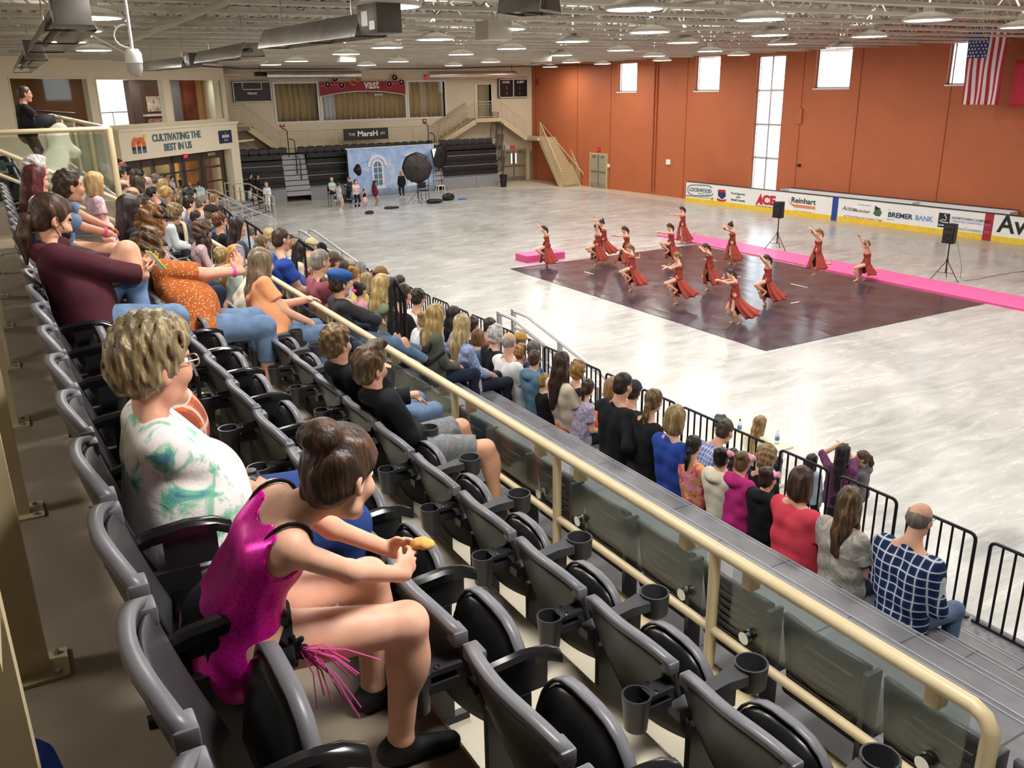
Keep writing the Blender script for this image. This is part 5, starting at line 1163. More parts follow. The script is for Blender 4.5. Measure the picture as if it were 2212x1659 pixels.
    if eyes if eyes is not None else h < .0095:
        for y in (1, -1):
            c = HC + HR @ (np.array([.071, y * .033, .008]) * hs); e = MB().lathe([(.0135 * math.sin(a), -.0135 * math.cos(a)) for a in np.linspace(0, PI, 9)], c, 12); e = e.build('eye', M_EYE, None, True, (0, 0, 0)); e.parent = o
            c2 = HC + HR @ (np.array([.0835, y * .033, .008]) * hs); i_ = MB().lathe([(0, .0018), (.006, .001), (.0062, -.002)], c2, 12, 0, HR @ roty(PI / 2)); i_ = i_.build('iris', M_IRIS, None, True, (0, 0, 0)); i_.parent = e
    HP = lambda x, y, z: HC + HR @ (np.array([x, y, z]) * hs)
    for ex in extra:
        kd = ex[0]
        if kd == 'glasses':
            mb = MB(); c_ = mat('spectacle frame ' + ex[1], ex[1], .3, .3)
            for y in (1, -1):
                ring = [HP(.104, y * .034 + .024 * math.cos(a), .006 + .018 * math.sin(a)) for a in np.linspace(0, 2 * PI, 13)]; mb.tube(ring, .0022, 5, 0, False); mb.tube([HP(.102, y * .058, .012), HP(.02, y * .082, .012), HP(-.015, y * .083, -.004)], .0022, 5)
            mb.tube([HP(.104, .01, .008), HP(.104, -.01, .008)], .002, 5); gl = mb.build('glasses', c_, None, True, (0, 0, 0)); gl.parent = o
        elif kd in ('cap', 'capback', 'newsboy'):
            f = Fld(); e = .012 + mn * .4
            if kd == 'newsboy': f.el(HP(-.012, 0, .085), np.array([.135, .118, .06]) * hs, HR @ roty(.12), .02); f.el(HP(-.016, 0, .05), np.array([.112, .092, .08]) * hs, HR, .02, clips=((HP(0, 0, .035), HR @ np.array([-.1, 0, -1])),)); f.rc(HP(.08, .04, .05), HP(.08, -.04, .05), .032 * hs, None, .02, flat=(HR @ np.array([.2, 0, 1]), .3))
            else:
                sg = 1 if kd == 'cap' else -1; f.el(HP(-.012, 0, .045), np.array([.108 + e, .088 + e, .098 + e]) * hs, HR, .02, clips=((HP(0, 0, .035), HR @ np.array([-.12 * sg, 0, -1])),))
                f.rc(HP(.085 * sg, .035, .045), HP(.085 * sg, -.035, .045), .06 * hs, None, .01, flat=(HR @ np.array([.25 * sg, 0, 1]), max(.14, mn * 20)))
            cp = child(f.mesh('cap', min(h, .01)), 'cap', ex[1], o)
            if len(ex) > 2:
                f = Fld(); f.rc(HP(.098, .03, .043), HP(.098, -.03, .043), .055 * hs, None, .01, flat=(HR @ np.array([.25, 0, 1]), .22)); child(f.mesh('cap_brim', .009), 'cap_brim', ex[2], o)
        elif kd == 'mask':
            f = Fld(); f.el(HP(.055, 0, -.058), np.array([.06, .058, .05]) * hs, HR, .01, clips=((HP(.03, 0, 0), HR @ np.array([-1, 0, 0])),)); m_ = child(f.mesh('face_mask', .008), 'face_mask', ex[1], o); mb = MB()
            for y in (1, -1): mb.tube([HP(.045, y * .068, -.035), HP(-.02, y * .09, .012)], .003, 5).tube([HP(.04, y * .064, -.085), HP(-.025, y * .09, -.035)], .003, 5)
            q = mb.build('mask_strap', M_BLACK, None, True, (0, 0, 0)); q.parent = m_
        elif kd == 'bow':
            f = Fld(); p = HP(*ex[2]); f.el(p + lat * .035, (.03, .04, .03), None, .01).el(p - lat * .035, (.03, .04, .03), None, .01).el(p, (.022, .022, .022), None, .01); child(f.mesh('bow', .009, (.006, 120, 3)), 'hair_flower', ex[1], o)
        elif kd == 'band':
            E, Wr = (elL, wrL) if ex[2] == 'l' else (elR, wrR); d = nrm(Wr - E); r = A * .72 + .004; fo = len(ex) > 3
            ax_ = np.column_stack([nrm(np.cross(d, (0.1, .3, 1))), np.cross(d, nrm(np.cross(d, (0.1, .3, 1)))), d]); q = MB().lathe([(r, -.011), (r + .004, -.011), (r + .004, .011), (r, .011)], Wr - d * .025, 16, 0, ax_).build('watch' if fo else 'wristband', ex[1], None, True, (0, 0, 0)); q.parent = o
            if fo: u_ = ax_[:, 0] if ax_[2, 0] > 0 else -ax_[:, 0]; w_ = MB().lathe([(0, 0), (.021, 0), (.021, .01), (.0, .012)], Wr - d * .025 + np.array([0, 0, 1]) * r, 14, 0, np.eye(3)).build('watch_case', ex[1], None, True, (0, 0, 0)); w_.parent = q
    o['_j'] = [float(q) for q in np.concatenate([wrL, wrR, elL, elR, HC, nrm(wrR - elR)])] if False else 0
    del o['_j']
    return o, dict(wl=wrL, wr=wrR, el=elL, er=elR, hc=HC, hr=HR, P=P, Sh=Sh, v=v, fwd=fwd, lat=lat, kl=kneeL, kr=kneeR, al=ankL, ar=ankR, hs=hs, Nb=Nb, Ch=Ch, W=W)
# ------------------------------------------------------------------ the spectators
ROWS = {'A': (.36, 4.93), 'B': (1.16, 4.52), 'C': (1.96, 4.11), 'T': (2.94, 3.76), '1': (4.01, 3.10), '2': (4.76, 2.70), '3': (5.52, 2.28), '4': (6.28, 1.87)}
PINK = mat('neon wristband', 'f0409a', .5); M_PETAL = mat('pale pink petals', 'f4a9c4', .7, 0, .15, 20); M_HOTP = mat('hot pink ribbon', 'ef4f97', .6)
DENIM = cloth('denim', '677f9f', .25); DDEN = cloth('dark denim', '262f44', .2); BLKP = cloth('black twill', '1c1c20', .15); KHAKI = cloth('khaki', 'a39a86', .1); GREYS = cloth('grey shorts', '7a7c80', .1, kind='camo', c2='6a6c70', c3='84868a'); BLUEP = cloth('royal trousers', '27407f', .1)
SNK = mat('white sneaker', 'dedbd4', .6); BSHOE = mat('black shoe', '151517', .6)
BLK = cloth('black jersey', '1b1b1f', .15); NAVY = cloth('navy jersey', '20242e', .15); WHT = cloth('white jersey', 'eeeef0', .04); GRY = cloth('grey jersey', '8d939c', .1); CHAR = cloth('charcoal sweat', '3d3d42', .1)
def sit(label, px, py, row, dx=.06, rzd=0., y=None, lo=.58, **k):
    hx, sz = ROWS[row]; p = onX(px, py, hx + dx); z0 = sz; s = k.get('s', 1.); hzl = p[2] - sz
    if k.pop('stand_on', None) is not None: pass
    hi = .86 * s
    if hzl > hi: z0 += hzl - hi
    if hzl < lo * s: z0 += hzl - lo * s
    y = p[1] if y is None else y
    t = (p - CAM) @ CF; k.setdefault('h', .0085 if t < 6.2 else .0105 if t < 9.5 else .0135 if t < 15 else .019 if t < 22 else .024)
    k.setdefault('head', (dx, p[2] - z0)); k.setdefault('side', p[1] - y)
    if 'yaw' not in k: k['yaw'] = max(-.3, min(.95, math.atan2(21 - y, 20 - hx) * .75))
    k['yaw'] -= rzd
    return person(label, (hx, y, z0), rzd, **k)
# ---- the two in front of the camera
TD = cloth('tie dye', 'f2eeee', .02, .85, 70, 'tiedye', '74c3a0', '4f7fa3')
o, TDJ = sit('woman with short blond hair and glasses in a white and green tie-dye shirt', 338, 812, 'A', -.03, s=1.1, sex='f', fat=1.62, yaw=.42, pitch=.12, hl=(.25, .07, .17), hr=(.27, .02, .14), pl=(-.3, .8, -.5), pr=(-.6, -.75, -.3), skin='d8a38a', hair=('spiky', '7a6a4c', 'c9b48a'), top=('tee', TD), bottom=('pants', BLUEP), shoe=SNK, h=.0068, sleeve=.95,
      extra=(('glasses', 'b9b4ae'), ('band', M_BLACK, 'l', 1)), hn={'l': dict(d=(.25, -.9, -.25), n=(-.3, 0, -1), c=.5, t=1), 'r': dict(d=(.6, .75, -.1), n=(-.2, .1, -1), c=.35, t=-1)})
SEQ = cloth('magenta sequin', 'f21fb2', .1, .3, 70, 'sequin', '8d0a60'); BTRIM = cloth('black binding', '141416')
o, GJ = sit('girl with a brown bun in a magenta sequin leotard leaning forward', 736, 1024, 'A', .25, y=2.02, lo=.45, s=.92, sex='f', fat=1.15, yaw=.5, pitch=.35, hl=(.53, .05, .06), hr=(.53, -.03, .05), pl=(-.2, .6, -.8), pr=(-.1, -.55, -.85), skin='e2b198', hair=('bun', '3b2a20', '6a4e38'), top=('tank', SEQ), bottom=('briefs', BLKP), shoe=mat('black jazz shoe', '121214', .7), h=.0066,
      fl=(.38, .16, -.36), fr=(.36, -.10, -.36), hn={'l': dict(d=(.9, -.45, .15), n=(-.1, -.9, -.2), c=.85, t=1), 'r': dict(d=(.9, .4, .2), n=(-.1, .9, -.2), c=.85, t=-1)})
girl = o; J = GJ
for q in (1, -1):
    S_ = J['Sh'] + J['lat'] * q * .152 * .88 * .78; c = S_ + J['lat'] * q * -.012 - J['v'] * .006
    b = MB().tube([c + J['v'] * .068 * math.sin(a) + J['fwd'] * .056 * math.cos(a) for a in np.linspace(0, 2 * PI, 22)], .005, 6, 0, False).build('armhole_trim', BTRIM, None, True, (0, 0, 0)); b.parent = girl
f = Fld(); g_ = J['P'] + np.array([.07, -.155, -.01])
for i in range(9): a = i * .7; f.rc(g_, g_ + np.array([.035 * math.cos(a), -.012, .04 * math.sin(a)]), .011, .008, .004)
child(f.mesh('flower', .005), 'hip_flower', BTRIM, girl)
mb = MB()
for i in range(16): r_ = np.random.default_rng(i).normal(size=3) * .02; e_ = g_ + np.array([.07 + .03 * (i % 4), -.03, -.03 - .012 * i]) + r_; mb.tube([g_ + np.array([.02, -.01, 0]), (g_ + e_) / 2 + np.array([.02, -.02, .02]), e_], .0022, 4)
b = mb.build('fringe', mat('pink fringe', 'd8489c', .6), None, True, (0, 0, 0)); b.parent = girl
# snack held between her hands
hp = wloc(girl) + (J['wl'] + J['wr']) / 2 + np.array([.085, 0, .03])
f = Fld(); f.el((0, 0, 0), (.032, .02, .017), None, .01).el((.02, -.012, -.008), (.02, .016, .012), None, .01); me = f.mesh('snack', .003, (.003, 180, 2)); o = bpy.data.objects.new('snack', me); COL.objects.link(o); o.location = hp; me.materials.append(mat('golden crust', 'd0a253', .8, 0, .25, 40)); tag(o, 'golden bread snack held in the hands of the girl in the sequin leotard', 'snack')
# ---- two boys in black hoodies, front row
HOOD = cloth('black fleece', '16171b', .15)
sit('boy with swept brown quiff in a black hoodie and grey camouflage shorts', 800, 795, 'C', -.2, y=4.72, s=1.03, sex='m', yaw=.42, pitch=.02, hl=(.16, .30, .30), hr=(.06, -.02, .17), pl=(-.2, .8, -.4), pr=(-.4, -.9, -.2), fl=(.48, .14, -.36), fr=(.50, -.22, -.36), kl=(1, .2, .7), kr=(1, -.5, .7), hair=('quiff', '41311f', '7d6444'), skin='d9a68b', top=('hoodie', HOOD), bottom=('shorts', GREYS), shoe=mat('grey sneaker', '9a9a98', .6), extra=(('band', PINK, 'l'),), hn={'l': dict(d=(.85, .1, -.5), n=(-.4, 0, -1), c=.25)}, h=.0075)
sit('boy with short light brown hair in a black hoodie and jeans', 727, 742, 'C', -.2, y=5.40, s=1.0, sex='m', yaw=.5, pitch=.05, hl=(.25, .1, .16), hr=(.12, -.05, .38), pr=(.2, -.7, -.7), fl=(.46, .2, -.36), fr=(.46, -.1, -.36), hair=('short', '5a4429', '9a7d52'), skin='dba88d', top=('hoodie', HOOD), bottom=('pants', DENIM), shoe=SNK, h=.0078)
# ---- top row
MAR = cloth('maroon fleece', '4a1f2a', .12)
o, MJ = sit('person in a maroon hoodie with a low brown ponytail, black mask and a phone', 112, 474, 'A', -.10, y=5.72, s=1.08, sex='m', fat=1.35, yaw=.35, pitch=.42, hl=(.36, .12, .36), hr=(.34, 0, .32), pl=(-.3, .7, -.6), pr=(-.4, -.8, -.5), fl=(.30, .0, .02), fr=(.46, -.05, -.38), kl=(1, .1, 1.2), hair=('lowpony', '3f2b1e', '5f4430'), skin='d9a58a', top=('hoodie', MAR), bottom=('pants', DENIM), shoe=SNK, extra=(('mask', BLK),), h=.0085, hn={'l': dict(d=(.9, -.2, .3), n=(.2, -.6, .6), c=.5, t=1), 'r': dict(d=(.9, .3, .3), n=(.2, .5, .7), c=.5, t=-1)})
def phone(p, ang, tilt, label, cm, tall=.15):
    t = thing('phone', label, 'phone', p); M = np.eye(4); M[:3, :3] = rotz(ang) @ roty(tilt); M[:3, 3] = p
    MB().box((-.006, -.038, -tall / 2), (.006, .038, tall / 2), 0, M, .004).build('case', cm, t, True); MB().box((-.0075, -.032, -tall / 2 + .008), (-.0055, .032, tall / 2 - .008), 0, M).build('screen', emit('phone screen', '8f99a6', .5), t)
phone(wloc(o) + (MJ['wl'] + MJ['wr']) / 2 + np.array([.10, 0, .05]), .3, -.6, 'phone in a yellow green case held by the person in the maroon hoodie', mat('lime case', 'c3d24a', .4))
sit('broad man with brown hair in a slate blue tee leaning on his knees', 150, 403, 'A', .2, y=8.72, s=1.1, sex='m', fat=1.3, yaw=.35, pitch=.06, hl=(.46, .12, .24), hr=(.46, -.1, .2), hair=('short', '3a2a1e', '5a4430'), skin='d79f84', top=('tee', cloth('slate tee', '6b86a5', .08)), bottom=('shorts', cloth('olive cargo', '6b675a', .1)), shoe=SNK, extra=(('band', PINK, 'r'),), sleeve=.75, h=.0095)
sit('woman with long dark red hair and glasses in a navy and white top', 80, 398, 'A', .0, s=1.04, sex='f', fat=1.2, yaw=.45, hair=('long', '4a1c20', '6e2a2c'), skin='dba58c', top=('long', cloth('white navy', 'c9ccd6', .1, kind='stripe', c2='e8e8ec')), bottom=('pants', DDEN), extra=(('glasses', '2a2a2c'),), shoe=SNK)
sit('person with white hair at the far end of the top row', 80, 366, 'A', .06, s=1., sex='f', yaw=.3, hair=('puff', 'b9b2aa', 'e2ddd6'), skin='d8a88f', top=('long', cloth('teal grey', '70808a')), bottom=('pants', DDEN), shoe=BSHOE)
person('little girl with a blond bob and a pink floral dress standing before the top row', (.83, 9.25, 4.49), .2, s=.66, sex='c', stand=True, yaw=.3, hair=('bob', 'b99a62', 'e0c78f'), skin='e3b198', top=('tee', cloth('pink floral', 'e8cfd8', .05, kind='floral', c2='cf9fb4', c3='f4e6ea')), bottom=('skirt', cloth('pink floral', 'e8cfd8')), shoe=SNK, h=.0105)
# ---- middle row
o, OJ = sit('woman with long curly brown hair in a rust top dotted white filming with a phone', 326, 538, 'B', -.2, y=6.85, s=1.1, sex='f', fat=1.5, yaw=.5, pitch=.06, hl=(.40, .22, .48), hr=(.42, .05, .46), pl=(.1, .7, -.7), pr=(.3, -.5, -.8), hair=('curly', '463222', '8a6a42'), skin='dfab92', top=('tee', cloth('rust dots', 'b4622f', .08, kind='dots', c2='e9b98c', sc=.8)), bottom=('capri', DENIM), shoe=SNK, extra=(('glasses', '2a2a2c'), ('band', PINK, 'r')), sleeve=.85, h=.0085, hn={'l': dict(d=(.3, -.3, .9), n=(-.2, -.8, 0), c=.45, t=1), 'r': dict(d=(.3, .1, .95), n=(-.3, .8, 0), c=.45, t=-1)})
phone(wloc(o) + (OJ['wl'] + OJ['wr']) / 2 + np.array([.05, .02, .09]), .55, -.05, 'large phone raised by the woman in the rust dotted top', mat('grey case', '8a8488', .4), .165)
sit('woman with curly ginger hair under a black cap', 333, 478, 'B', .0, s=1.02, sex='f', yaw=.25, hair=('curly', '7a5230', 'ae8350'), skin='dca48a', top=('long', cloth('dusty pink', 'c7a3a4')), bottom=('pants', DDEN), extra=(('cap', BLK),), shoe=SNK)
sit('woman with long dark wavy hair in a black top with white stripes', 284, 452, 'B', -.04, s=1.05, sex='f', yaw=.3, hair=('half', '2c2220', '4a3830'), skin='dba58e', top=('long', BLK), bottom=('pants', BLKP), shoe=BSHOE)
# ---- front row of seats
def C_(label, px, py, row, hair, top, **k): return sit(label, px, py, row, hair=hair, top=top, bottom=k.pop('bottom', ('pants', DDEN)), shoe=k.pop('shoe', BSHOE), **k)
o, _ = C_('woman with grey brown long hair in a peach tee by the guard rail', 567, 570, 'C', ('long', '7a6a55', 'a8957a'), ('tee', cloth('peach tee', 'f2a878', .06)), fat=1.5, s=1.06, yaw=.5, hl=(.40, .1, .34), hr=(.30, -.12, .2), bottom=('pants', DENIM), h=.0085, y=7.85)
C_('child with pale blond hair behind the woman in the peach tee', 545, 562, 'C', ('bob', 'c3ab78', 'e6d5ab'), ('tee', cloth('cream tee', 'e8ddc8')), s=.72, sex='c', dx=.25, y=8.6)
C_('girl with strawberry blond hair in a mint hoodie', 512, 556, 'C', ('half', 'b07a3c', 'd8a868'), ('hoodie', cloth('mint fleece', 'bcd0c8', .05)), s=.92, dx=.05, yaw=.6, pitch=.2)
C_('blond boy beside the girl in the mint hoodie', 479, 554, 'C', ('short', '8f7750', 'b59d72'), ('tee', cloth('sand tee', 'cdbf9f')), s=.75, sex='c', yaw=.7)
C_('girl with long straight dark hair in a red top', 444, 532, 'C', ('verylong', '2d1f1a', '4d362b'), ('tee', cloth('red tee', 'c02440', .08)), s=.85, yaw=.7)
C_('woman with a curly brown bob in a pale floral blouse', 439, 500, 'C', ('puff', '4a382b', '6f5742'), ('elbow', cloth('dusty floral', 'cfb6b4', .05, kind='floral', c2='a8848c', c3='dcc8c6')), yaw=.55)
C_('woman with a braided updo in a pale denim jacket looking down', 378, 463, 'C', ('puff', '6f5a3c', '9d8458'), ('jacket', cloth('bleached denim', 'd3dade', .05)), yaw=.5, pitch=.45, dx=.12)
C_('woman with dark hair seen in profile behind the end of the aisle rail', 313, 443, 'C', ('half', '2c221e', '463830'), ('long', BLK), yaw=.1)
# ---- section beyond the aisle and the tier of chairs
far = [
 ('man with black curly hair and a beard resting his chin on his hand', 330, 418, 'T', 18.0, ('short', '221d1b', '3a322d'), ('long', BLK), dict(sex='m', fat=1.2, yaw=.2)),
 ('woman with cropped blond hair and glasses in a black top', 361, 418, 'T', 17.4, ('short', 'b48d55', 'd9b67c'), ('long', BLK), dict(yaw=.15, extra=(('glasses', '5a4038'),))),
 ('balding man with glasses in a pale blue shirt beside the tan post', 269, 404, 'C', 17.0, ('ring', '4d3d30'), ('long', cloth('pale blue shirt', 'b8cbdd')), dict(sex='m', yaw=.2, extra=(('glasses', '3a3a3c'),))),
 ('man with thin brown hair over a bald crown below the tan aisle rail', 289, 421, 'C', 15.7, ('ring', '6a5138'), ('tee', CHAR), dict(sex='m', yaw=.5)),
 ('man with a pink bald head and grey fringe among the far spectators', 320, 394, 'T', 20.8, ('ring', 'a9a097'), ('tee', CHAR), dict(sex='m', yaw=.4)),
 ('grey haired man at the end of the black handrail', 338, 389, 'T', 21.0, ('short', '5c544e', '8a8078'), ('long', CHAR), dict(sex='m', yaw=.5)),
 ('person in a dark cap in the far upper corner of the crowd', 278, 372, 'T', 23.6, ('short', '2d2521'), ('long', cloth('white pink shirt', 'd9b6c4')), dict(sex='m', yaw=.3, extra=(('cap', BLK),))),
 ('man with dark hair and a charcoal jacket at the far left of the crowd', 262, 376, 'C', 18.2, ('short', '2a2320'), ('jacket', CHAR), dict(sex='m', yaw=.3)),
 ('woman with brown hair in a plum jacket in the far rows', 293, 378, 'T', 22.6, ('half', '4a3025'), ('jacket', cloth('plum', '3a2438')), dict(yaw=.2)),
 ('man in a black cap at the very back of the far section', 256, 356, 'T', 25.4, ('short', '2a2320'), ('long', BLK), dict(sex='m', extra=(('cap', BLK),))),
 ('person with reddish hair at the very back of the far section', 266, 362, 'T', 24.8, ('short', '8a4a30'), ('long', CHAR), dict()),
 ('person with black hair and dark clothes below the far doors', 305, 381, 'T', 21.8, ('short', '191617'), ('long', BLK), dict()),
 ('woman with long brown hair among the far spectators', 303, 398, 'C', 16.4, ('long', '3c2c22'), ('long', CHAR), dict(yaw=.6)),
 ('woman with long blond hair under the black handrail', 354, 401, 'T', 19.0, ('half', 'a5865a', 'c9ab7a'), ('long', GRY), dict(yaw=.5)),
 ('dark haired person in a white shirt near the pale railing', 409, 422, 'T', 16.4, ('short', '1c1817'), ('long', WHT), dict(yaw=.7)),
 ('woman with a blond streak in dark hair looking down', 388, 423, 'T', 17.2, ('half', '5a4630', 'b79b68'), ('long', BLK), dict(yaw=.8, pitch=.4)),
 ('man with dark brown hair in a lavender shirt', 411, 440, 'T', 15.9, ('short', '2a201b', '40322a'), ('long', cloth('lavender shirt', '98a0c4', .05)), dict(sex='m', yaw=.1)),
 ('grey haired man with glasses beside the man in lavender', 438, 438, 'T', 15.4, ('short', '6a645e', '938c84'), ('long', GRY), dict(sex='m', yaw=.1, extra=(('glasses', '3a3a3c'),))),
 ('child in an orange shirt at the foot of the pale railing', 464, 430, '1', 20.0, ('short', '9c7d4c', 'c2a570'), ('tee', cloth('orange tee', 'e26a34')), dict(s=.75, sex='c')),
 ('boy with dark brown hair holding a white and yellow shirt', 424, 470, 'T', 15.0, ('short', '2e211a', '4a372b'), ('tee', CHAR), dict(sex='m', s=.85, yaw=.4)),
 ('man in a black, cream and orange cap and blue plaid shirt', 457, 462, 'T', 14.4, ('crop', '6a5a4c'), ('long', cloth('navy plaid', '2f4470', .05, kind='plaid', c2='1d2a48', c3='5a74a4')), dict(sex='m', fat=1.2, yaw=.2, extra=(('cap', cloth('cream cap', '20201f', .1), mat('orange brim', 'e0602c', .6)),))),
 ('man with red brown hair and glasses in a black tee', 475, 478, 'T', 13.6, ('short', '55301c', '7d4a2c'), ('tee', BLK), dict(sex='m', yaw=.4, extra=(('glasses', '3a3a3c'),))),
 ('man in a pale grey cap', 504, 474, '1', 18.6, ('short', '5a4a3e'), ('tee', GRY), dict(sex='m', extra=(('cap', GRY),))),
 ('woman with long dark hair resting her face on her hand in a dark blue top', 515, 490, 'T', 12.6, ('verylong', '2b2220', '41342e'), ('long', cloth('ink blue', '3b4658', .1)), dict(fat=1.25, yaw=.15)),
 ('grey haired man in a light blue shirt near the lower railing', 548, 500, '1', 17.2, ('short', '6e6358', '8f8578'), ('tee', cloth('sky shirt', 'a9b8cd')), dict(sex='m', yaw=.2)),
 ('person with brown hair behind the orange brimmed cap', 478, 457, '1', 20.2, ('bob', '40302a'), ('long', CHAR), dict()),
 ('person with auburn hair above the pale grey cap', 495, 462, '1', 19.3, ('short', '7a6058'), ('long', GRY), dict()),
 ('girl with a low brown ponytail in a dark top', 566, 526, 'T', 11.6, ('lowpony', '6a543a', '8d7450'), ('tee', BLK), dict(s=.85, yaw=.5)),
 ('woman with short pale blond hair and a dark scarf', 582, 508, '1', 16.2, ('short', 'bfa271', 'dfc798'), ('long', CHAR), dict(yaw=.4)),
 ('broad man in a royal blue polo shirt', 608, 517, 'T', 10.55, ('crop', '3c2c24', '4d3b31'), ('polo', cloth('royal polo', '2c4aa0', .1)), dict(sex='m', fat=1.4, s=1.08, yaw=.35)),
 ('boy with short sandy hair and a grey backpack strap', 637, 530, '1', 14.6, ('short', '8a6a42', 'b08c5c'), ('tee', cloth('grey check', '9a9a9c', .1, kind='stripe', c2='c0c0c2')), dict(s=.85, sex='c', pitch=.3)),
 ('woman with long dark brown hair right of the boy with sandy hair', 648, 540, '1', 13.9, ('long', '2c201c'), ('long', cloth('cream knit', 'd7cdb6')), dict(yaw=.4)),
 ('person in a beige cap below the pale aluminium railing', 673, 531, '2', 16.0, ('short', '8a7a60'), ('tee', cloth('moss tee', '8d8a6a')), dict(extra=(('cap', cloth('beige cap', 'cbbd93')),))),
 ('person bent low in a black cap and dark jacket', 693, 540, '3', 17.6, ('short', '1b1a1c'), ('jacket', CHAR), dict(sex='m', pitch=.6, extra=(('cap', BLK),))),
 ('grey haired man in a dusty maroon polo shirt', 693, 565, 'T', 9.2, ('crop', '8a8078', 'a39a92'), ('polo', cloth('maroon polo', '8c4a58', .08)), dict(sex='m', fat=1.35, s=1.06, yaw=.35)),
 ('girl with a blond ponytail tied with a pink bow', 663, 585, '1', 11.6, ('highpony', '7d6442', 'c2a468'), ('tee', cloth('coral tee', 'ee6f6a')), dict(s=.78, sex='c', yaw=.5, extra=(('bow', M_HOTP, (-.12, 0, .085)),))),
 ('man in a tan and dark cap with a white tee', 720, 565, '1', 12.6, ('short', '4a3a2e'), ('tee', cloth('silver tee', 'c4cbd0')), dict(sex='m', extra=(('cap', cloth('tan cap', '5a5244')),))),
 ('person with brown hair left of the ginger haired girl', 733, 571, '2', 14.4, ('bob', '5a4632'), ('long', CHAR), dict()),
 ('woman with dark brown hair behind the blue flat cap', 742, 580, '2', 13.6, ('bob', '33261f'), ('long', BLK), dict()),
 ('person in a greyish cap and glasses near the barrier', 754, 575, '3', 15.6, ('short', '8d8276'), ('long', GRY), dict(extra=(('cap', cloth('taupe cap', 'a69a88')), ('glasses', '3a3a3c')))),
 ('girl with ginger hair tied up in a white tee', 766, 592, '2', 13.2, ('bun', '94652c', 'c99349'), ('tee', WHT), dict(s=.9, yaw=.6)),
 ('woman with grey hair by the barrier', 781, 582, '3', 15.2, ('bob', '76716c', '9d9892'), ('long', CHAR), dict()),
]
for lb, x, y, row, Yd, hr_, tp, k in far:
    s = k.get('s', 1.); hx = ROWS[row][0]; d = ray(x, y); X = d[0] / d[1] * Yd
    C_(lb, x, y, row, hr_, tp, dx=X - hx if abs(X - hx) < .45 else math.copysign(.45, X - hx), **k)
FLO = cloth('blue floral', 'dbe3f2', .03, kind='floral', c2='5a7cc2', c3='b9c9e6', sc=.9)
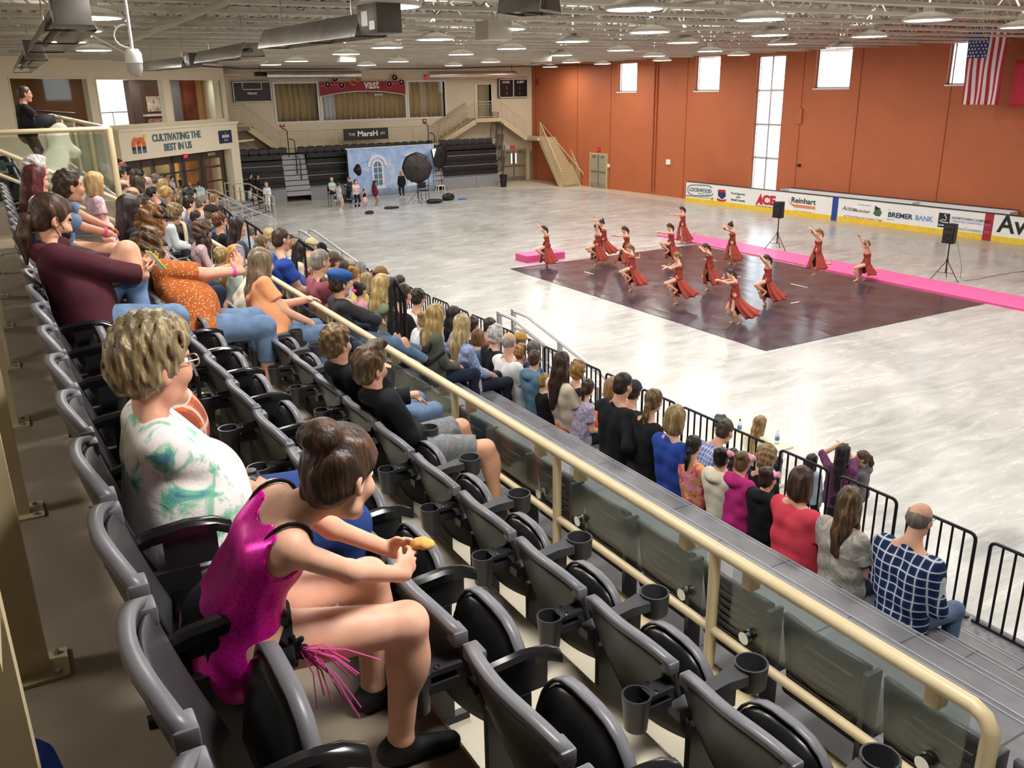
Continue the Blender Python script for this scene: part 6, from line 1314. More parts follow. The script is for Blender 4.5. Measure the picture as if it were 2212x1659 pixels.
near = [
 ('young man in a blue denim flat cap and charcoal sweatshirt with jeans', 736, 612, 'T', -.05, ('short', '3a2c24'), ('sweat', CHAR), dict(sex='m', s=1.05, yaw=.3, bottom=('pants', DENIM), extra=(('newsboy', cloth('denim cap', '2f5a9a', .12)), ('band', PINK, 'r')), hl=(.42, .1, .2), hr=(.42, -.05, .18), fl=(.85, .1, -.2), fr=(.8, -.12, -.25))),
 ('girl with a brown bun and a pink hair flower', 711, 622, 'T', .0, ('bun', '4a3a28', '66523a'), ('tee', cloth('rose tee', 'd89aa8')), dict(s=.78, sex='c', extra=(('bow', M_PETAL, (-.05, -.08, .02)),))),
 ('small dark haired child with pink flowers in her hair', 779, 627, '1', -.1, ('bun', '2d211c'), ('tee', cloth('pink knit', 'd7a0aa')), dict(s=.66, sex='c', extra=(('bow', M_HOTP, (-.08, .05, .0)),))),
 ('little girl with blond hair in a yellow top', 794, 606, '1', .15, ('half', '9c8760', 'c4ad80'), ('tee', cloth('yellow print', 'e2cf7a')), dict(s=.8, sex='c')),
 ('man in a brown cap and a dark patterned jacket', 823, 596, '2', .15, ('short', '3a2a20'), ('jacket', cloth('dark print', '3a3532', .1, kind='dots', c2='d8d8d4')), dict(sex='m', fat=1.1, extra=(('cap', cloth('brown cap', '8a6844')),))),
 ('woman with long blond hair in an olive sleeveless top', 826, 616, '1', -.02, ('long', 'b59a62', 'e3cd97'), ('cap', cloth('olive top', '7d8468', .1)), dict(fat=1.35, s=1.05, yaw=.6, sleeve=.02)),
 ('man with cropped dark hair in a yellow tee at the barrier', 865, 610, '3', .1, ('crop', '32281f'), ('tee', cloth('yellow tee', 'f0d840', .05)), dict(sex='m')),
 ('person with dark hair between the brown cap and the yellow tee', 847, 619, '2', .1, ('long', '2c2522'), ('long', BLK), dict()),
 ('bearded man with cropped hair in a black tee', 872, 636, '1', .02, ('crop', '3a2e22', '4a3d30'), ('tee', BLK), dict(sex='m', fat=1.15, s=1.05, yaw=.5, bottom=('pants', cloth('rust trousers', '6d5330')))),
 ('person with glasses and short dark hair in a white tee', 904, 644, '2', .0, ('short', '241f1d'), ('tee', WHT), dict(sex='m', fat=1.1, bottom=('pants', DENIM), extra=(('glasses', '3a3a3c'),))),
 ('woman with long straight blond hair in an olive grey top', 942, 682, '1', .05, ('long', 'a98c58', 'd3b980'), ('long', cloth('olive grey', '5e6158', .08)), dict(yaw=.6, s=1.03)),
 ('child with a tiny blond bun beside the woman in olive grey', 918, 693, '1', .1, ('bun', 'a58a5c'), ('tee', WHT), dict(s=.6, sex='c')),
 ('woman with black hair and a pale pink top by the barrier', 981, 681, '3', .0, ('long', '1c1a1d'), ('tee', cloth('pale pink', 'e2c7cb')), dict()),
 ('boy with short brown hair right of the black haired woman', 992, 690, '4', .0, ('short', '463830'), ('tee', GRY), dict(sex='c', s=.85)),
 ('woman with long pale blond hair clipped back in a blue floral blouse', 1000, 703, '2', -.08, ('verylong', 'a8946a', 'd9cba0'), ('elbow', FLO), dict(fat=1.1, s=1.05, yaw=.6, sleeve=1.6, bottom=('pants', cloth('ink trousers', '272c3a')))),
 ('person with dark hair half hidden behind the blue floral blouse', 1021, 703, '3', .1, ('short', '332822'), ('tee', CHAR), dict()),
 ('child with a short brown bowl cut in a blue top', 1033, 727, '3', .0, ('bob', '6d5232', '94733f'), ('tee', cloth('slate check', '5d7390')), dict(s=.85, sex='c')),
 ('man with dark hair in a maroon tee by the barrier', 1059, 704, '4', .05, ('short', '3a2e2a'), ('tee', cloth('brick tee', '8e5248')), dict(sex='m')),
 ('woman with curly white hair in a black jacket', 1071, 724, '3', .0, ('puff', 'b5b5b3', 'e2e2e0'), ('jacket', BLK), dict(fat=1.2)),
 ('bald man with a grey fringe in a white shirt and khaki trousers', 1100, 740, '3', -.1, ('ring', '9a958f'), ('polo', WHT), dict(sex='m', fat=1.3, s=1.06, yaw=.45, bottom=('pants', KHAKI))),
 ('person in a tan and yellow cap at the aluminium railing', 1124, 738, '4', .1, ('short', '6d5a40'), ('tee', cloth('cream top', 'e3dccb')), dict(extra=(('cap', cloth('mustard cap', 'b3924e')),))),
 ('girl with a curly strawberry blond updo', 1124, 761, '4', -.1, ('puff', '9a6c3c', 'c99a60'), ('tee', BLK), dict(s=.85, sex='c', yaw=.7)),
 ('grey haired man in a blue sweater near the aluminium railing', 1153, 755, '4', .05, ('short', '5d5d5e', '83837f'), ('long', cloth('blue sweater', '38548e')), dict(sex='m', fat=1.15)),
 ('boy with a brown crop in a heathered blue hoodie', 1155, 776, '3', -.05, ('short', '42331f', '5f4a30'), ('hoodie', cloth('heather blue', '5d7f96', .15)), dict(s=.86, sex='m', yaw=.6)),
 ('little boy with a sandy crop in a black tee', 1176, 823, '3', -.05, ('crop', '8a7045', 'a98d5c'), ('tee', BLK), dict(s=.72, sex='c', yaw=.3)),
 ('woman with very long brown hair in a cream cropped top and coral skirt', 1214, 785, '3', -.12, ('verylong', '36251d', '553c2e'), ('tee', cloth('cream crop top', 'dccdb8', .04)), dict(s=1.02, yaw=.5, bottom=('skirt', cloth('coral skirt', 'ea6a52', .06)))),
 ('woman with an auburn bob in navy by the barrier', 1248, 801, '4', .0, ('puff', '8b6437', 'b28a52'), ('tee', NAVY), dict(yaw=.6)),
 ('girl with a high dark ponytail and pink hair tie', 1270, 838, '3', .08, ('highpony', '352620', '53402f'), ('tee', cloth('lilac print', 'cdbfd6', .05, kind='floral', c2='8f86a8', c3='e4dcea')), dict(s=.78, sex='c', yaw=.55)),
 ('tall man in a black zip jacket and navy shorts leaning forward', 1346, 833, '3', .05, ('crop', '2a211c', '3d3028'), ('jacket', BLK), dict(sex='m', fat=1.15, s=1.14, yaw=.25, pitch=.3, bottom=('shorts', NAVY), hl=(.35, .1, .15), hr=(.0, -.36, .16), pr=(-.8, -.6, .1))),
 ('man in a dark cap with a white front behind the black jacket', 1369, 846, '4', .05, ('short', '2f2620'), ('tee', BLK), dict(sex='m', extra=(('cap', cloth('graphite cap', '3a3a3e'), mat('white brim', 'd8d8dc', .6)),))),
 ('person with light brown hair left of the black jacket', 1323, 838, '4', .0, ('bob', '8b6a48', 'b18d66'), ('tee', NAVY), dict()),
 ('woman with a light brown ponytail in a black top', 1413, 866, '3', .12, ('lowpony', '5d4a32', '9d7c46'), ('long', BLK), dict(yaw=.4)),
 ('woman with a blond bob in a royal blue polo with an arm round a child', 1459, 904, '3', -.05, ('bob', '8d7750', 'b9a276'), ('polo', cloth('royal polo', '2c4aa0', .1)), dict(s=1.02, fat=1.1, yaw=.5, bottom=('pants', NAVY), hr=(.1, -.5, .05), pr=(-.2, -.4, -.8))),
 ('child with a black ponytail in a multicoloured unicorn pattern top', 1498, 963, '3', -.06, ('lowpony', '1d1716'), ('tee', cloth('rainbow tie dye', 'ee5a8e', .05, kind='camo', c2='f3c04f', c3='f08fb8')), dict(s=.72, sex='c', yaw=.45)),
 ('man in a light blue plaid shirt leaning over to the barrier', 1566, 932, '4', .28, ('crop', '3b2d22', '4f3e30'), ('long', cloth('sky plaid', 'a9bce6', .04, kind='plaid', c2='6d84bd', c3='d6def2', sc=.6)), dict(sex='m', fat=1.15, s=1.05, yaw=.2, pitch=.45)),
 ('girl with a black bun and pink flower in a cream fleece hoodie', 1559, 990, '3', -.06, ('bun', '1f1816'), ('hoodie', cloth('cream fleece', 'e6dec9', .04)), dict(s=.74, sex='c', yaw=.4, extra=(('bow', M_PETAL, (-.02, -.07, .09)),))),
 ('dark haired child between the two girls with pink flowers', 1583, 990, '4', -.1, ('lowpony', '1b1616'), ('tee', cloth('nude top', 'd9b39c')), dict(s=.72, sex='c')),
 ('girl with a light brown bun and pink flower in a magenta and grey hoodie', 1604, 999, '3', .0, ('bun', '6b5335', '8e7148'), ('hoodie', cloth('magenta fleece', 'c02f7e', .08)), dict(s=.76, sex='c', yaw=.4, bottom=('skirt', cloth('pink tulle', 'f0bcd6', .1)), extra=(('bow', M_PETAL, (-.01, -.075, .085)),))),
 ('woman with short curly light brown hair in a black top by the barrier', 1655, 988, '4', .05, ('puff', '85704e', 'b09a70'), ('long', BLK), dict(fat=1.15)),
 ('girl with a brown bun and pink flower in a black hoodie and pink tutu', 1659, 1034, '3', -.02, ('bun', '33241d', '4d392c'), ('hoodie', HOOD), dict(s=.70, sex='c', yaw=.15, bottom=('skirt', cloth('pink tulle', 'f0bcd6', .1)), extra=(('bow', M_PETAL, (-.01, -.075, .085)),))),
 ('woman with a dark brown bob in a coral red tee', 1731, 1042, '3', -.03, ('bob', '3a2820', '573e31'), ('tee', cloth('coral red tee', 'e0485c', .06)), dict(fat=1.35, s=1.04, yaw=.45)),
 ('woman with ombre brown hair in a grey washed tee', 1836, 1084, '3', -.02, ('half', '4a382a', '8a6c48'), ('tee', cloth('grey wash', 'b1aca4', .04, kind='camo', c2='9a958d', c3='c4c0ba', sc=1.2)), dict(fat=1.1, yaw=.5)),
 ('balding man with glasses in a navy and white plaid shirt', 1987, 1122, '3', .05, ('ring', '6d655e'), ('long', cloth('navy white plaid', '2b4474', .04, kind='plaid', c2='16264a', c3='dfe6f0', sc=.95)), dict(sex='m', fat=1.15, s=1.06, yaw=.1, bottom=('pants', DENIM), extra=(('glasses', '3a3a3c'),))),
]
NJ = {}
for lb, x, y, row, dx, hr_, tp, k in near: NJ[lb[:24]] = C_(lb, x, y, row, hr_, tp, dx=dx, **k)
# ------------------------------------------------------------------ rink: boards, mats, speakers, flag
BL = -.9
M_BOARD = mat('board white', 'eef0f0', .4, 0, .03, 1.5); M_YEL = mat('kick yellow', 'ecc83c', .45); M_CAPD = mat('board cap', '3c3438', .5)
M_BLU = mat('board blue', '28459a', .45); M_REDB = mat('board red', 'a82436', .45); M_INK = mat('ink black', '1b1b20', .5); M_BBLUE = mat('ink sky', '6f9fd8', .5); M_ACE = mat('ink red', 'c8203a', .5); M_ORG = mat('ink orange', 'dc8a6a', .5); M_GRY = mat('ink grey', '8d9098', .5); M_NAV = mat('ink navy', '22335a', .5); M_GRN = mat('ink green', '4a6a4c', .6, 0, .4, 12)
BP = lambda x, y=430, o=BL: onR(x, y, o)
def bly(x): return BP(x)[1]
ly0, ly1, ly2, ly3, ly4 = bly(1481), bly(1799), bly(1812), bly(2134), bly(2154)
BH = 1.10
def board_panel(a, b, label, mats=None):
    t = thing('dasher_board', label, 'rink board', rw(BL, (a + b) / 2, 0)); lo, hi = min(a, b), max(a, b)
    if mats: MB().box((BL - .0, lo, 0), (BL + .12, hi, BH), 0, MR).build('panel', mats, t)
    else:
        MB().box((BL, lo, .24), (BL + .12, hi, BH), 0, MR).build('panel', M_BOARD, t); MB().box((BL - .015, lo, 0), (BL + .12, hi, .24), 0, MR).build('kick_plate', M_YEL, t)
    MB().box((BL - .02, lo, BH), (BL + .14, hi, BH + .035), 0, MR).build('cap_rail', M_CAPD, t); return t
b1 = board_panel(ly0, ly1, 'first white rink board with the LOCKWOOD, ACE and Reinhart adverts'); board_panel(ly1, ly2, 'narrow blue upright in the rink boards', M_BLU)
b2 = board_panel(ly2, ly3, 'white rink board with the BREMER BANK and tracked chair adverts'); board_panel(ly3, ly4, 'narrow red upright in the rink boards', M_REDB); b3 = board_panel(ly4, ly4 - 18, 'white rink board with the large black letters at the right edge')
def ad(t, s, x, y, hpx, m, bold=.02, xw=None, slant=0., al='CENTER'):
    """lettering centred on pixel (x, y) with cap height hpx"""
    p = BP(x, y); sc = abs(BP(x, y - hpx / 2)[2] - BP(x, y + hpx / 2)[2]); size = sc / .70; o = text(t, s, rw(BL, p[1], p[2] - sc / 2), -RY, np.array([0, 0, 1.]) - RY * slant, size, m, 'lettering', bold, al, .01)
    if xw:
        w = abs(bly(x - xw / 2) - bly(x + xw / 2)); v = np.array([list(q.co) for q in o.data.vertices]); c = rw(BL, p[1], 0) - wloc(t); u = (v - c) @ (-RY); k = w / max(1e-3, u.max() - u.min()); m_ = (u.max() + u.min()) / 2
        for q, uu in zip(o.data.vertices, u): q.co = q.co + Vector(-RY * ((uu - m_) * k - uu))
    return o
def adbox(t, x0, y0, x1, y1, m, nm='print', d=.006):
    a, b = BP(x0, y0), BP(x1, y1); return MB().box((BL - d, min(a[1], b[1]), min(a[2], b[2])), (BL, max(a[1], b[1]), max(a[2], b[2])), 0, MR).build(nm, m, t)
def adpoly(t, pts, m, nm='print', d=.006):
    P = [(BP(x, y)[1], BP(x, y)[2]) for x, y in pts]; mb = MB(); mb.poly(P, BL - d, BL, 0, 'x'); mb.v = [tuple(MR[:3, :3] @ np.array(q) + MR[:3, 3]) for q in mb.v]; return mb.build(nm, m, t)
ad(b1, 'LOCKWOOD', 1513, 411, 8, M_NAV, .02, 47); ad(b1, 'MOTORS', 1521, 420, 4.5, M_GRY, 0, 26); ad(b1, 'ohro', 1487, 422.5, 3.5, M_INK, 0, 10); ad(b1, 'FORTHRIGHT TRUSTED FAMILY SERVICE', 1512, 426, 2, M_GRY, 0, 40)
mb = MB(); L = [BP(1513 + 27 * math.copysign(abs(math.cos(a)) ** .5, math.cos(a)), 411.5 + 11.5 * math.copysign(abs(math.sin(a)) ** .6, math.sin(a)) + (27 * math.cos(a)) * .09) for a in np.linspace(.15, 2 * PI - .5, 40)]; mb.tube([rw(BL - .004, q[1], q[2]) for q in L], .02, 5); mb.build('oval_outline', M_INK, b1)
adpoly(b1, [(1538 + 4 * math.cos(a), 430 + 4 * math.sin(a)) for a in np.linspace(0, 6.2, 12)], mat('badge gold', 'd9a93a', .5), 'badge')
adpoly(b1, [(1551, 410), (1567, 411), (1568, 424), (1560, 431), (1551, 423)], M_NAV, 'crest'); adpoly(b1, [(1553, 409), (1566, 410), (1565, 416), (1553, 415)], M_ACE, 'crest_top', .01); adpoly(b1, [(1549, 428), (1560, 432), (1569, 430), (1568, 435), (1559, 436), (1549, 433)], M_ACE, 'crest_ribbon', .01)
for s_, y in (('Proud Supporters', 418.5), ('of the', 425.5), ('Marshall Community', 432.5)): ad(b1, s_, 1594.5, y, 4.6, M_INK, .01, {'of the': 9}.get(s_, 30))
ad(b1, 'CE', 1661, 432.5, 19, M_ACE, .05, 29); adpoly(b1, [(1632, 441), (1644, 417.5), (1648, 442.5), (1642, 442), (1641, 438), (1638, 437.5), (1636.5, 441.5)], M_ACE, 'letter_a'); ad(b1, 'Home & Hardware', 1652, 446.5, 4, M_INK, .02, 41)
ad(b1, 'Reinhart', 1736, 434, 11.5, M_INK, .02, 53); adpoly(b1, [(1705, 427), (1707, 438), (1715, 441), (1761, 446), (1761, 453), (1716, 448), (1706, 440)], M_ORG, 'swoosh'); ad(b1, 'Get it right from us.', 1736, 457, 4, M_GRY, 0, 38)
ad(b2, 'Action', 1835, 450, 10, M_INK, .0, 32, .4); ad(b2, 'Trackchair', 1861, 455.5, 6.5, M_INK, 0, 38, .2); adbox(b2, 1853, 441, 1881, 445.5, M_GRY); ad(b2, 'ACTIONTRACKCHAIR.COM', 1862, 471.5, 5, mat('ink rose', 'c07078', .5), .01, 84)
adpoly(b2, [(1886, 461), (1889, 455), (1891, 444), (1895, 447), (1901, 450), (1905, 460), (1900, 468), (1891, 466)], M_GRN, 'tracked_chair'); adpoly(b2, [(1890, 452), (1891, 444), (1896, 449), (1903, 450), (1896, 453)], M_INK, 'tracked_chair_seat', .01)
ad(b2, 'BREMER', 1945, 466, 10.5, M_NAV, .03, 54); ad(b2, 'BANK', 1996.5, 472, 10.5, M_BBLUE, .03, 39); adbox(b2, 1919, 452.5, 1925, 454, M_BBLUE); ad(b2, 'Member FDIC', 1924, 474, 2.5, M_BBLUE, 0, 17)
adpoly(b2, [(2029, 459), (2053, 462), (2050, 493), (2025, 490)], M_INK, 'logo_plate'); mb = MB(); L = [(2045, 462.5), (2041, 464), (2045, 470), (2043, 476), (2036, 474), (2030, 476), (2037, 480), (2049, 481)]; mb.tube([rw(BL - .012, *BP(x, y)[1:]) for x, y in L], .02, 5); mb.build('bird_line', M_WHITE, b2, True); ad(b2, "SCHWAN'S", 2038, 486.5, 4, M_WHITE, .02, 22)
ad(b2, 'HOMETOWN COMPANY', 2098, 475, 6, M_INK, .0, 86); ad(b2, 'SUPPORTING HOMETOWN TEAMS', 2097, 482, 4, mat('ink violet', '8a90c8', .5), .0, 86); ad(b2, 'SchwansCompany.com', 2095, 496, 7, M_GRY, .0, 86)
p = BP(2186, 494); o = text(b3, 'Ave', rw(BL, bly(2165), .42), -RY, (0, 0, 1), 1.0, M_INK, 'lettering', .02, 'LEFT', .01); text(b3, 'ra', rw(BL, bly(2165) - 1.85, .42), -RY, (0, 0, 1), 1.0, M_INK, 'lettering', .02, 'LEFT', .01)
B2 = -.22; sA, sB, sC = onR(1702, 410, B2)[1], onR(1984, 440, B2)[1], onR(2197, 460, B2)[1]; hA = onR(1860, 421.6, B2)[2]
t = thing('penalty_box_boards', 'plain white boards of the penalty boxes behind the advert boards', 'rink board', rw(B2, (sA + sC) / 2, 0))
MB().box((B2, sC, 0), (B2 + .1, sA, hA), 0, MR).build('panel', M_BOARD, t); MB().box((B2 - .02, sC, hA), (B2 + .12, sA, hA + .03), 0, MR).build('cap_rail', M_CAPD, t)
for s in (sA, sB, sC + .06): MB().box((BL + .12, s - .06, 0), (B2, s, hA - .02), 0, MR).build('end_panel', M_BOARD, t)
# dance floor and tumbling mats
def mat_dance():
    m, b, nt = base_mat('black marley floor', .2, 0, .5); co = nt.coord(); x, y, z = nt.sep(co)[:3]; n = nt.noise(co, 1.3, 5, .6)
    c = nt.ramp(n, [(.3, srgb('39343a')), (.7, srgb('504951'))]); s1 = nt.math('LESS_THAN', nt.math('FRACT', nt.math('ADD', nt.math('MULTIPLY', x, 1 / 1.48), 50.02)), .012)
    nt.link(nt.mix(nt.math('MULTIPLY', s1, .8), c, srgb('221e24')), b.inputs['Base Color']); nt.link(nt.ramp(n, [(.3, (.13,) * 3), (.75, (.24,) * 3)]), b.inputs['Roughness']); bump(nt, b, nt.noise(nt.coord((1, .25, 1), (0, 0, .1)), 1.4, 3, .5, .5), .25, .05); return m
tag(MB().box((15.85, 14.95, .006), (24.75, 27.65, .02)).build('dance_floor', mat_dance()), 'large glossy black dance floor sheet on the pale rink', 'dance floor')
for k, (x0, y0, x1, y1, zz) in enumerate(((1262, 587, 1282, 592, 0), (1520, 559, 1548, 563, 0), (1708, 613, 1744, 621, 0), (1447, 600, 1468, 598, 0), (1575, 600, 1600, 597, 0), (1708, 655, 1726, 652, 0))):
    a, b = onZ(x0, y0, .02), onZ(x1, y1, .02); tag(MB().beam(a + np.array([0, 0, .0015]), b + np.array([0, 0, .0015]), .04, .003).build('tape_strip', M_WHITE), 'short strip of white tape stuck on the black dance floor', 'tape', 'tape strips on the dance floor')
M_PINK = mat('pink mat vinyl', 'ee6aa8', .42, 0, .06, 2, .1, 30); M_PINKD = mat('pink mat side', 'd0467f', .5)
def pmat(lo, hi, label):
    t = thing('tumbling_mat', label, 'mat', ((lo[0] + hi[0]) / 2, (lo[1] + hi[1]) / 2, lo[2])); MB().box(lo, (hi[0], hi[1], hi[2] - .012), 0, None, .004).build('core', M_PINKD, t); MB().box((lo[0], lo[1], hi[2] - .014), hi, 0, None, .004).build('top_cover', M_PINK, t)
ya, yb = onZ(1412, 511)[1], onZ(1768, 578)[1]
pmat((24.9, yb, .006), (26.35, ya, .06), 'long pink tumbling mat behind the dance floor, its far half'); pmat((24.82, 5., .006), (26.3, yb - .02, .075), 'long pink tumbling mat behind the dance floor, its near half')
a, b = onZ(1128, 566), onZ(1204, 556); pmat((a[0], a[1] - .35, .006), (b[0] + .1, a[1] + .5, .27), 'short thick pink mat standing alone at the far left of the dance floor')
# loudspeakers on tripods
def spk(x, y, ht, ang, lb1, lb2):
    p = onZ(x, y); t = thing('speaker_stand', lb1, 'speaker stand', p); MB().tube([p + np.array([0, 0, .25]), p + np.array([0, 0, ht])], .022, 8).build('pole', M_BLACKMET, t, True); MB().lathe([(.035, .62), (.04, .65), (.04, .72), (.03, .74)], p, 12).build('collar', M_BLACKMET, t, True)
    for k in range(3):
        a = .5 + 2.094 * k; e = p + np.array([.5 * math.cos(a), .5 * math.sin(a), .012]); MB().tube([p + np.array([0, 0, .68]), e], .014, 6).build('leg', M_BLACKMET, t, True); MB().tube([p + np.array([0, 0, .26]), p * .45 + e * .55 + np.array([0, 0, .28])], .009, 5).build('brace', M_BLACKMET, t, True)
    q = p + np.array([0, 0, ht]); s = thing('loudspeaker', lb2, 'loudspeaker', q); M = np.eye(4); M[:3, :3] = rotz(ang); M[:3, 3] = q
    mb = MB(); mb.poly([(-.16, -.19), (-.17, .19), (.1, .15), (.15, .06), (.15, -.06), (.1, -.15)], 0, .62); bm_ = mb; bm_.v = [tuple(M[:3, :3] @ np.array(v) + q) for v in bm_.v]; c = bm_.build('cabinet', M_BLACK, s)
    MB().box((-.185, -.16, .03), (-.168, .16, .58), 0, M, .008).build('grille', mat('speaker mesh', '202023', .75, 0, .3, 120), s, True); ax = rotz(ang) @ roty(-PI / 2)
    MB().lathe([(0, 0), (.125, .0), (.135, .008), (.12, .012), (.05, -.004), (0, .004)], M[:3, :3] @ np.array([-.186, 0, .21]) + q, 20, 0, ax).build('woofer', M_BLACKMET, s, True); MB().box((-.19, -.11, .43), (-.18, .11, .55), 0, M, .004).build('horn', M_BLACKMET, s, True); return p
p1 = spk(1677, 540, 1.28, .1, 'black tripod stand of the loudspeaker left of centre, behind the dance floor', 'black loudspeaker on the tripod standing before the ACE advert'); p2 = spk(2040, 606, 1.25, .1, 'black tripod stand of the loudspeaker at the right, behind the pink mat', 'black loudspeaker on the tripod standing before the SCHWAN\'S advert'.replace("SCHWAN'S", 'black square'))
pts = [p2 + np.array([.25, -.1, 1.3]), p2 + np.array([.35, -.3, .5])] + [onZ(x, y, .02) for x, y in ((2075, 600), (2083, 606), (2110, 603), (2150, 595), (2190, 588), (2230, 584))]
tag(MB().tube(pts, .012, 5).build('speaker_cable', mat('grey cable', '8a8a8c', .5), None, True), 'thin cable trailing from the right loudspeaker over the rink floor', 'cable')
# stars and stripes
M_FR = mat('flag red', 'b32138', .7, 0, .06, 4); M_FW = mat('flag white', 'e9e6e6', .7, 0, .05, 4); M_FB = mat('flag blue', '2f3f78', .7, 0, .06, 4)
fo = -1.6; A_, B_, C_0 = onR(2094, 58, fo), onR(2183, 54, fo), onR(2076, 226, fo); zt, zb = max(A_[2], B_[2]), C_0[2]; fa, fb = A_[1], B_[1]; fb2 = onR(2155, 228, fo)[1]; fa2 = C_0[1]
nu, nv = 52, 40; P = np.zeros((nv + 1, nu + 1, 3))
for i in range(nv + 1):
    for j in range(nu + 1):
        u, v = j / nu, i / nv; l_ = (fa + (fb - fa) * u) * (1 - v) + (fa2 + (fb2 - fa2) * u) * v; P[i, j] = rw(fo + .05 * math.sin(u * 16 + v * 3) * (.4 + v) + .02 * math.sin(v * 9), l_, zt + (zb - zt) * v)
mb = MB(); mb.slab(P, RXN, .006); cell = nu * nv
for k in range(cell):
    i, j = divmod(k, nu); m_ = 2 if (i < nv * .40 and j < nu * 7 / 13 - .01) else (int(j / 4) % 2)
    mb.m[2 * k] = mb.m[2 * k + 1] = m_ if m_ != 2 else 2
M5 = [0, 1]
for r in range(9):
    for c in range(6 if r % 2 == 0 else 5):
        u = (7 / 13) * ((c + (.5 if r % 2 == 0 else 1.)) / 6.0); v = .40 * (r + .6) / 9.2; l_ = (fa + (fb - fa) * u) * (1 - v) + (fa2 + (fb2 - fa2) * u) * v
        pc = rw(fo + .05 * math.sin(u * 16 + v * 3) * (.4 + v) + .02 * math.sin(v * 9) - .014, l_, zt + (zb - zt) * v); st = [pc + (-RY * math.cos(q) + np.array([0, 0, 1]) * math.sin(q)) * (.055 if k % 2 == 0 else .023) for k, q in enumerate(np.linspace(PI / 2, PI / 2 + 2 * PI, 11)[:-1])]
        mb.add(st + [pc - RXN * .004], [(k, (k + 1) % 10, 10) for k in range(10)], 1)
fl_ = thing('flag', 'large stars and stripes flag hanging before the right window', 'flag', rw(fo, (fa + fb) / 2, zb)); mb.build('cloth', [M_FR, M_FW, M_FB], fl_, 'all'); MB().tube([rw(fo, fa + .1, zt), rw(fo, fb - .1, zt)], .02, 6).build('pole', M_GALV, fl_); 
for q in (.1, .9): s = fa + (fb - fa) * q; MB().tube([rw(fo, s, zt), rw(fo, s, ZD)], .008, 5).build('cord', M_GALV, fl_)
A_ = onR(2195, 130, fo); B_ = onR(2212, 230, fo); t = thing('flag', 'red hanging flag cut off by the right edge of the photo', 'flag', rw(fo, B_[1] - .8, B_[2]))
P = [[rw(fo + .05 * math.sin(j * .8), A_[1] + (B_[1] - 1.4 - A_[1]) * j / 20, A_[2] + (B_[2] - A_[2]) * v) for j in range(21)] for v in np.linspace(0, 1, 8)]; MB().slab(P, RXN, .006).build('cloth', M_FR, t, 'all'); MB().tube([rw(fo, B_[1] - .8, A_[2]), rw(fo, B_[1] - .8, ZD)], .01, 5).build('cord', M_GALV, t)
# ------------------------------------------------------------------ overhead heaters, camera dome, pipes
M_HEAT = mat('heater steel', '8b8782', .3, .8, .25, 3, .15, 12); M_HEATD = mat('heater dark', '5d5954', .45, .4, .2, 4)
def heater(a, b, label, w=.45, box=True, z=None):
    a, b = np.array(a, float), np.array(b, float); d = nrm(b - a); sd = np.cross(d, (0, 0, 1)); up = np.array([0, 0, 1.]); t = thing('tube_heater', label, 'heater', a)
    prof = [(-w / 2, -.16), (-w / 2 + .05, -.02), (-w * .22, .10), (w * .22, .10), (w / 2 - .05, -.02), (w / 2, -.16)]
    P = [[a + (b - a) * q + sd * x + up * z_ for x, z_ in prof] for q in np.linspace(0, 1, 5)]; MB().slab(P, (0, 0, 1), .015).build('reflector', M_HEAT, t, True)
    MB().tube([a + d * .1 - up * .03, b - d * .1 - up * .03], .05, 10).build('tube', M_HEATD, t, True)
    for q in (.03, .5, .97): c = a + (b - a) * q; MB().beam(c - sd * w * .5 - up * .15, c + sd * w * .5 - up * .15, .02, .02).build('brace', M_HEATD, t)
    if box:
        c = b + d * .25; M = np.eye(4); M[:3, 0] = d; M[:3, 1] = sd; M[:3, 3] = c; bx_ = MB().box((-.26, -.17, -.14), (.26, .17, .2), 0, M, .01).build('burner_box', M_HEATD, t, True); MB().box((-.14, .17, -.05), (.02, .176, .12), 0, M).build('data_plate', M_WHITE, bx_); MB().box((.06, .17, -.1), (.2, .176, .0), 0, M).build('data_plate', M_WHITE, bx_)
    for q in (.15, .85): c = a + (b - a) * q; MB().tube([c + up * .11, np.array([c[0], c[1], ZJ + .05])], .01, 5).build('hanger', M_GALV, t, True)
heater(onZ(585, 82, 7.1), onZ(800, 50, 7.1), 'long grey tube heater hanging nearest, top centre left'); heater(onZ(318, 142, 7.15), onZ(410, 132, 7.15), 'small half of the paired tube heater left of the centre', .5); heater(onZ(545, 104, 7.15), onZ(440, 122, 7.15), 'long half of the paired tube heater left of the centre', .5, False)
heater(onZ(95, 92, 7.1), onZ(148, 30, 7.1), 'grey tube heater in the upper left corner seen from below', .5); heater(onZ(45, 146, 7.15), onZ(72, 112, 7.15), 'small grey tube heater at the far left under the roof', .5); heater(onZ(1100, -8, 7.1), onZ(1190, -14, 7.1), 'heater cut by the top edge right of the centre', .5, False)
p = CAM + ray(290, 136) * (9.2 / ray(290, 136)[1]); t = thing('dome_camera', 'white dome camera hanging on a thin pipe at the upper left', 'camera', p)
MB().tube([p + np.array([0, 0, .1]), (p[0], p[1], ZJ + .03)], .014, 8).build('pipe', M_WHITE, t, True); MB().lathe([(0, .12), (.05, .12), (.075, .08), (.075, .0), (.06, -.0)], p, 18).build('housing', M_WHITE, t, True); MB().lathe([(.07, .0), (.068, -.06), (.04, -.11), (0, -.125)], p, 18).build('dome', mat('smoked dome', 'b9b5b0', .12), t, True)
MB().tube([p + np.array([-.02 - .12 * math.sin(q), 0, .13 + .1 * (1 - math.cos(q))]) for q in np.linspace(0, PI, 9)], .008, 6).build('cable_loop', M_WHITE, t, True)
tag(MB().tube([onZ(180, 66, 7.5), onZ(285, 122, 7.5)], .02, 6).build('conduit', M_WHITE, None, True), 'thin white conduit slanting under the roof to the dome camera', 'conduit')
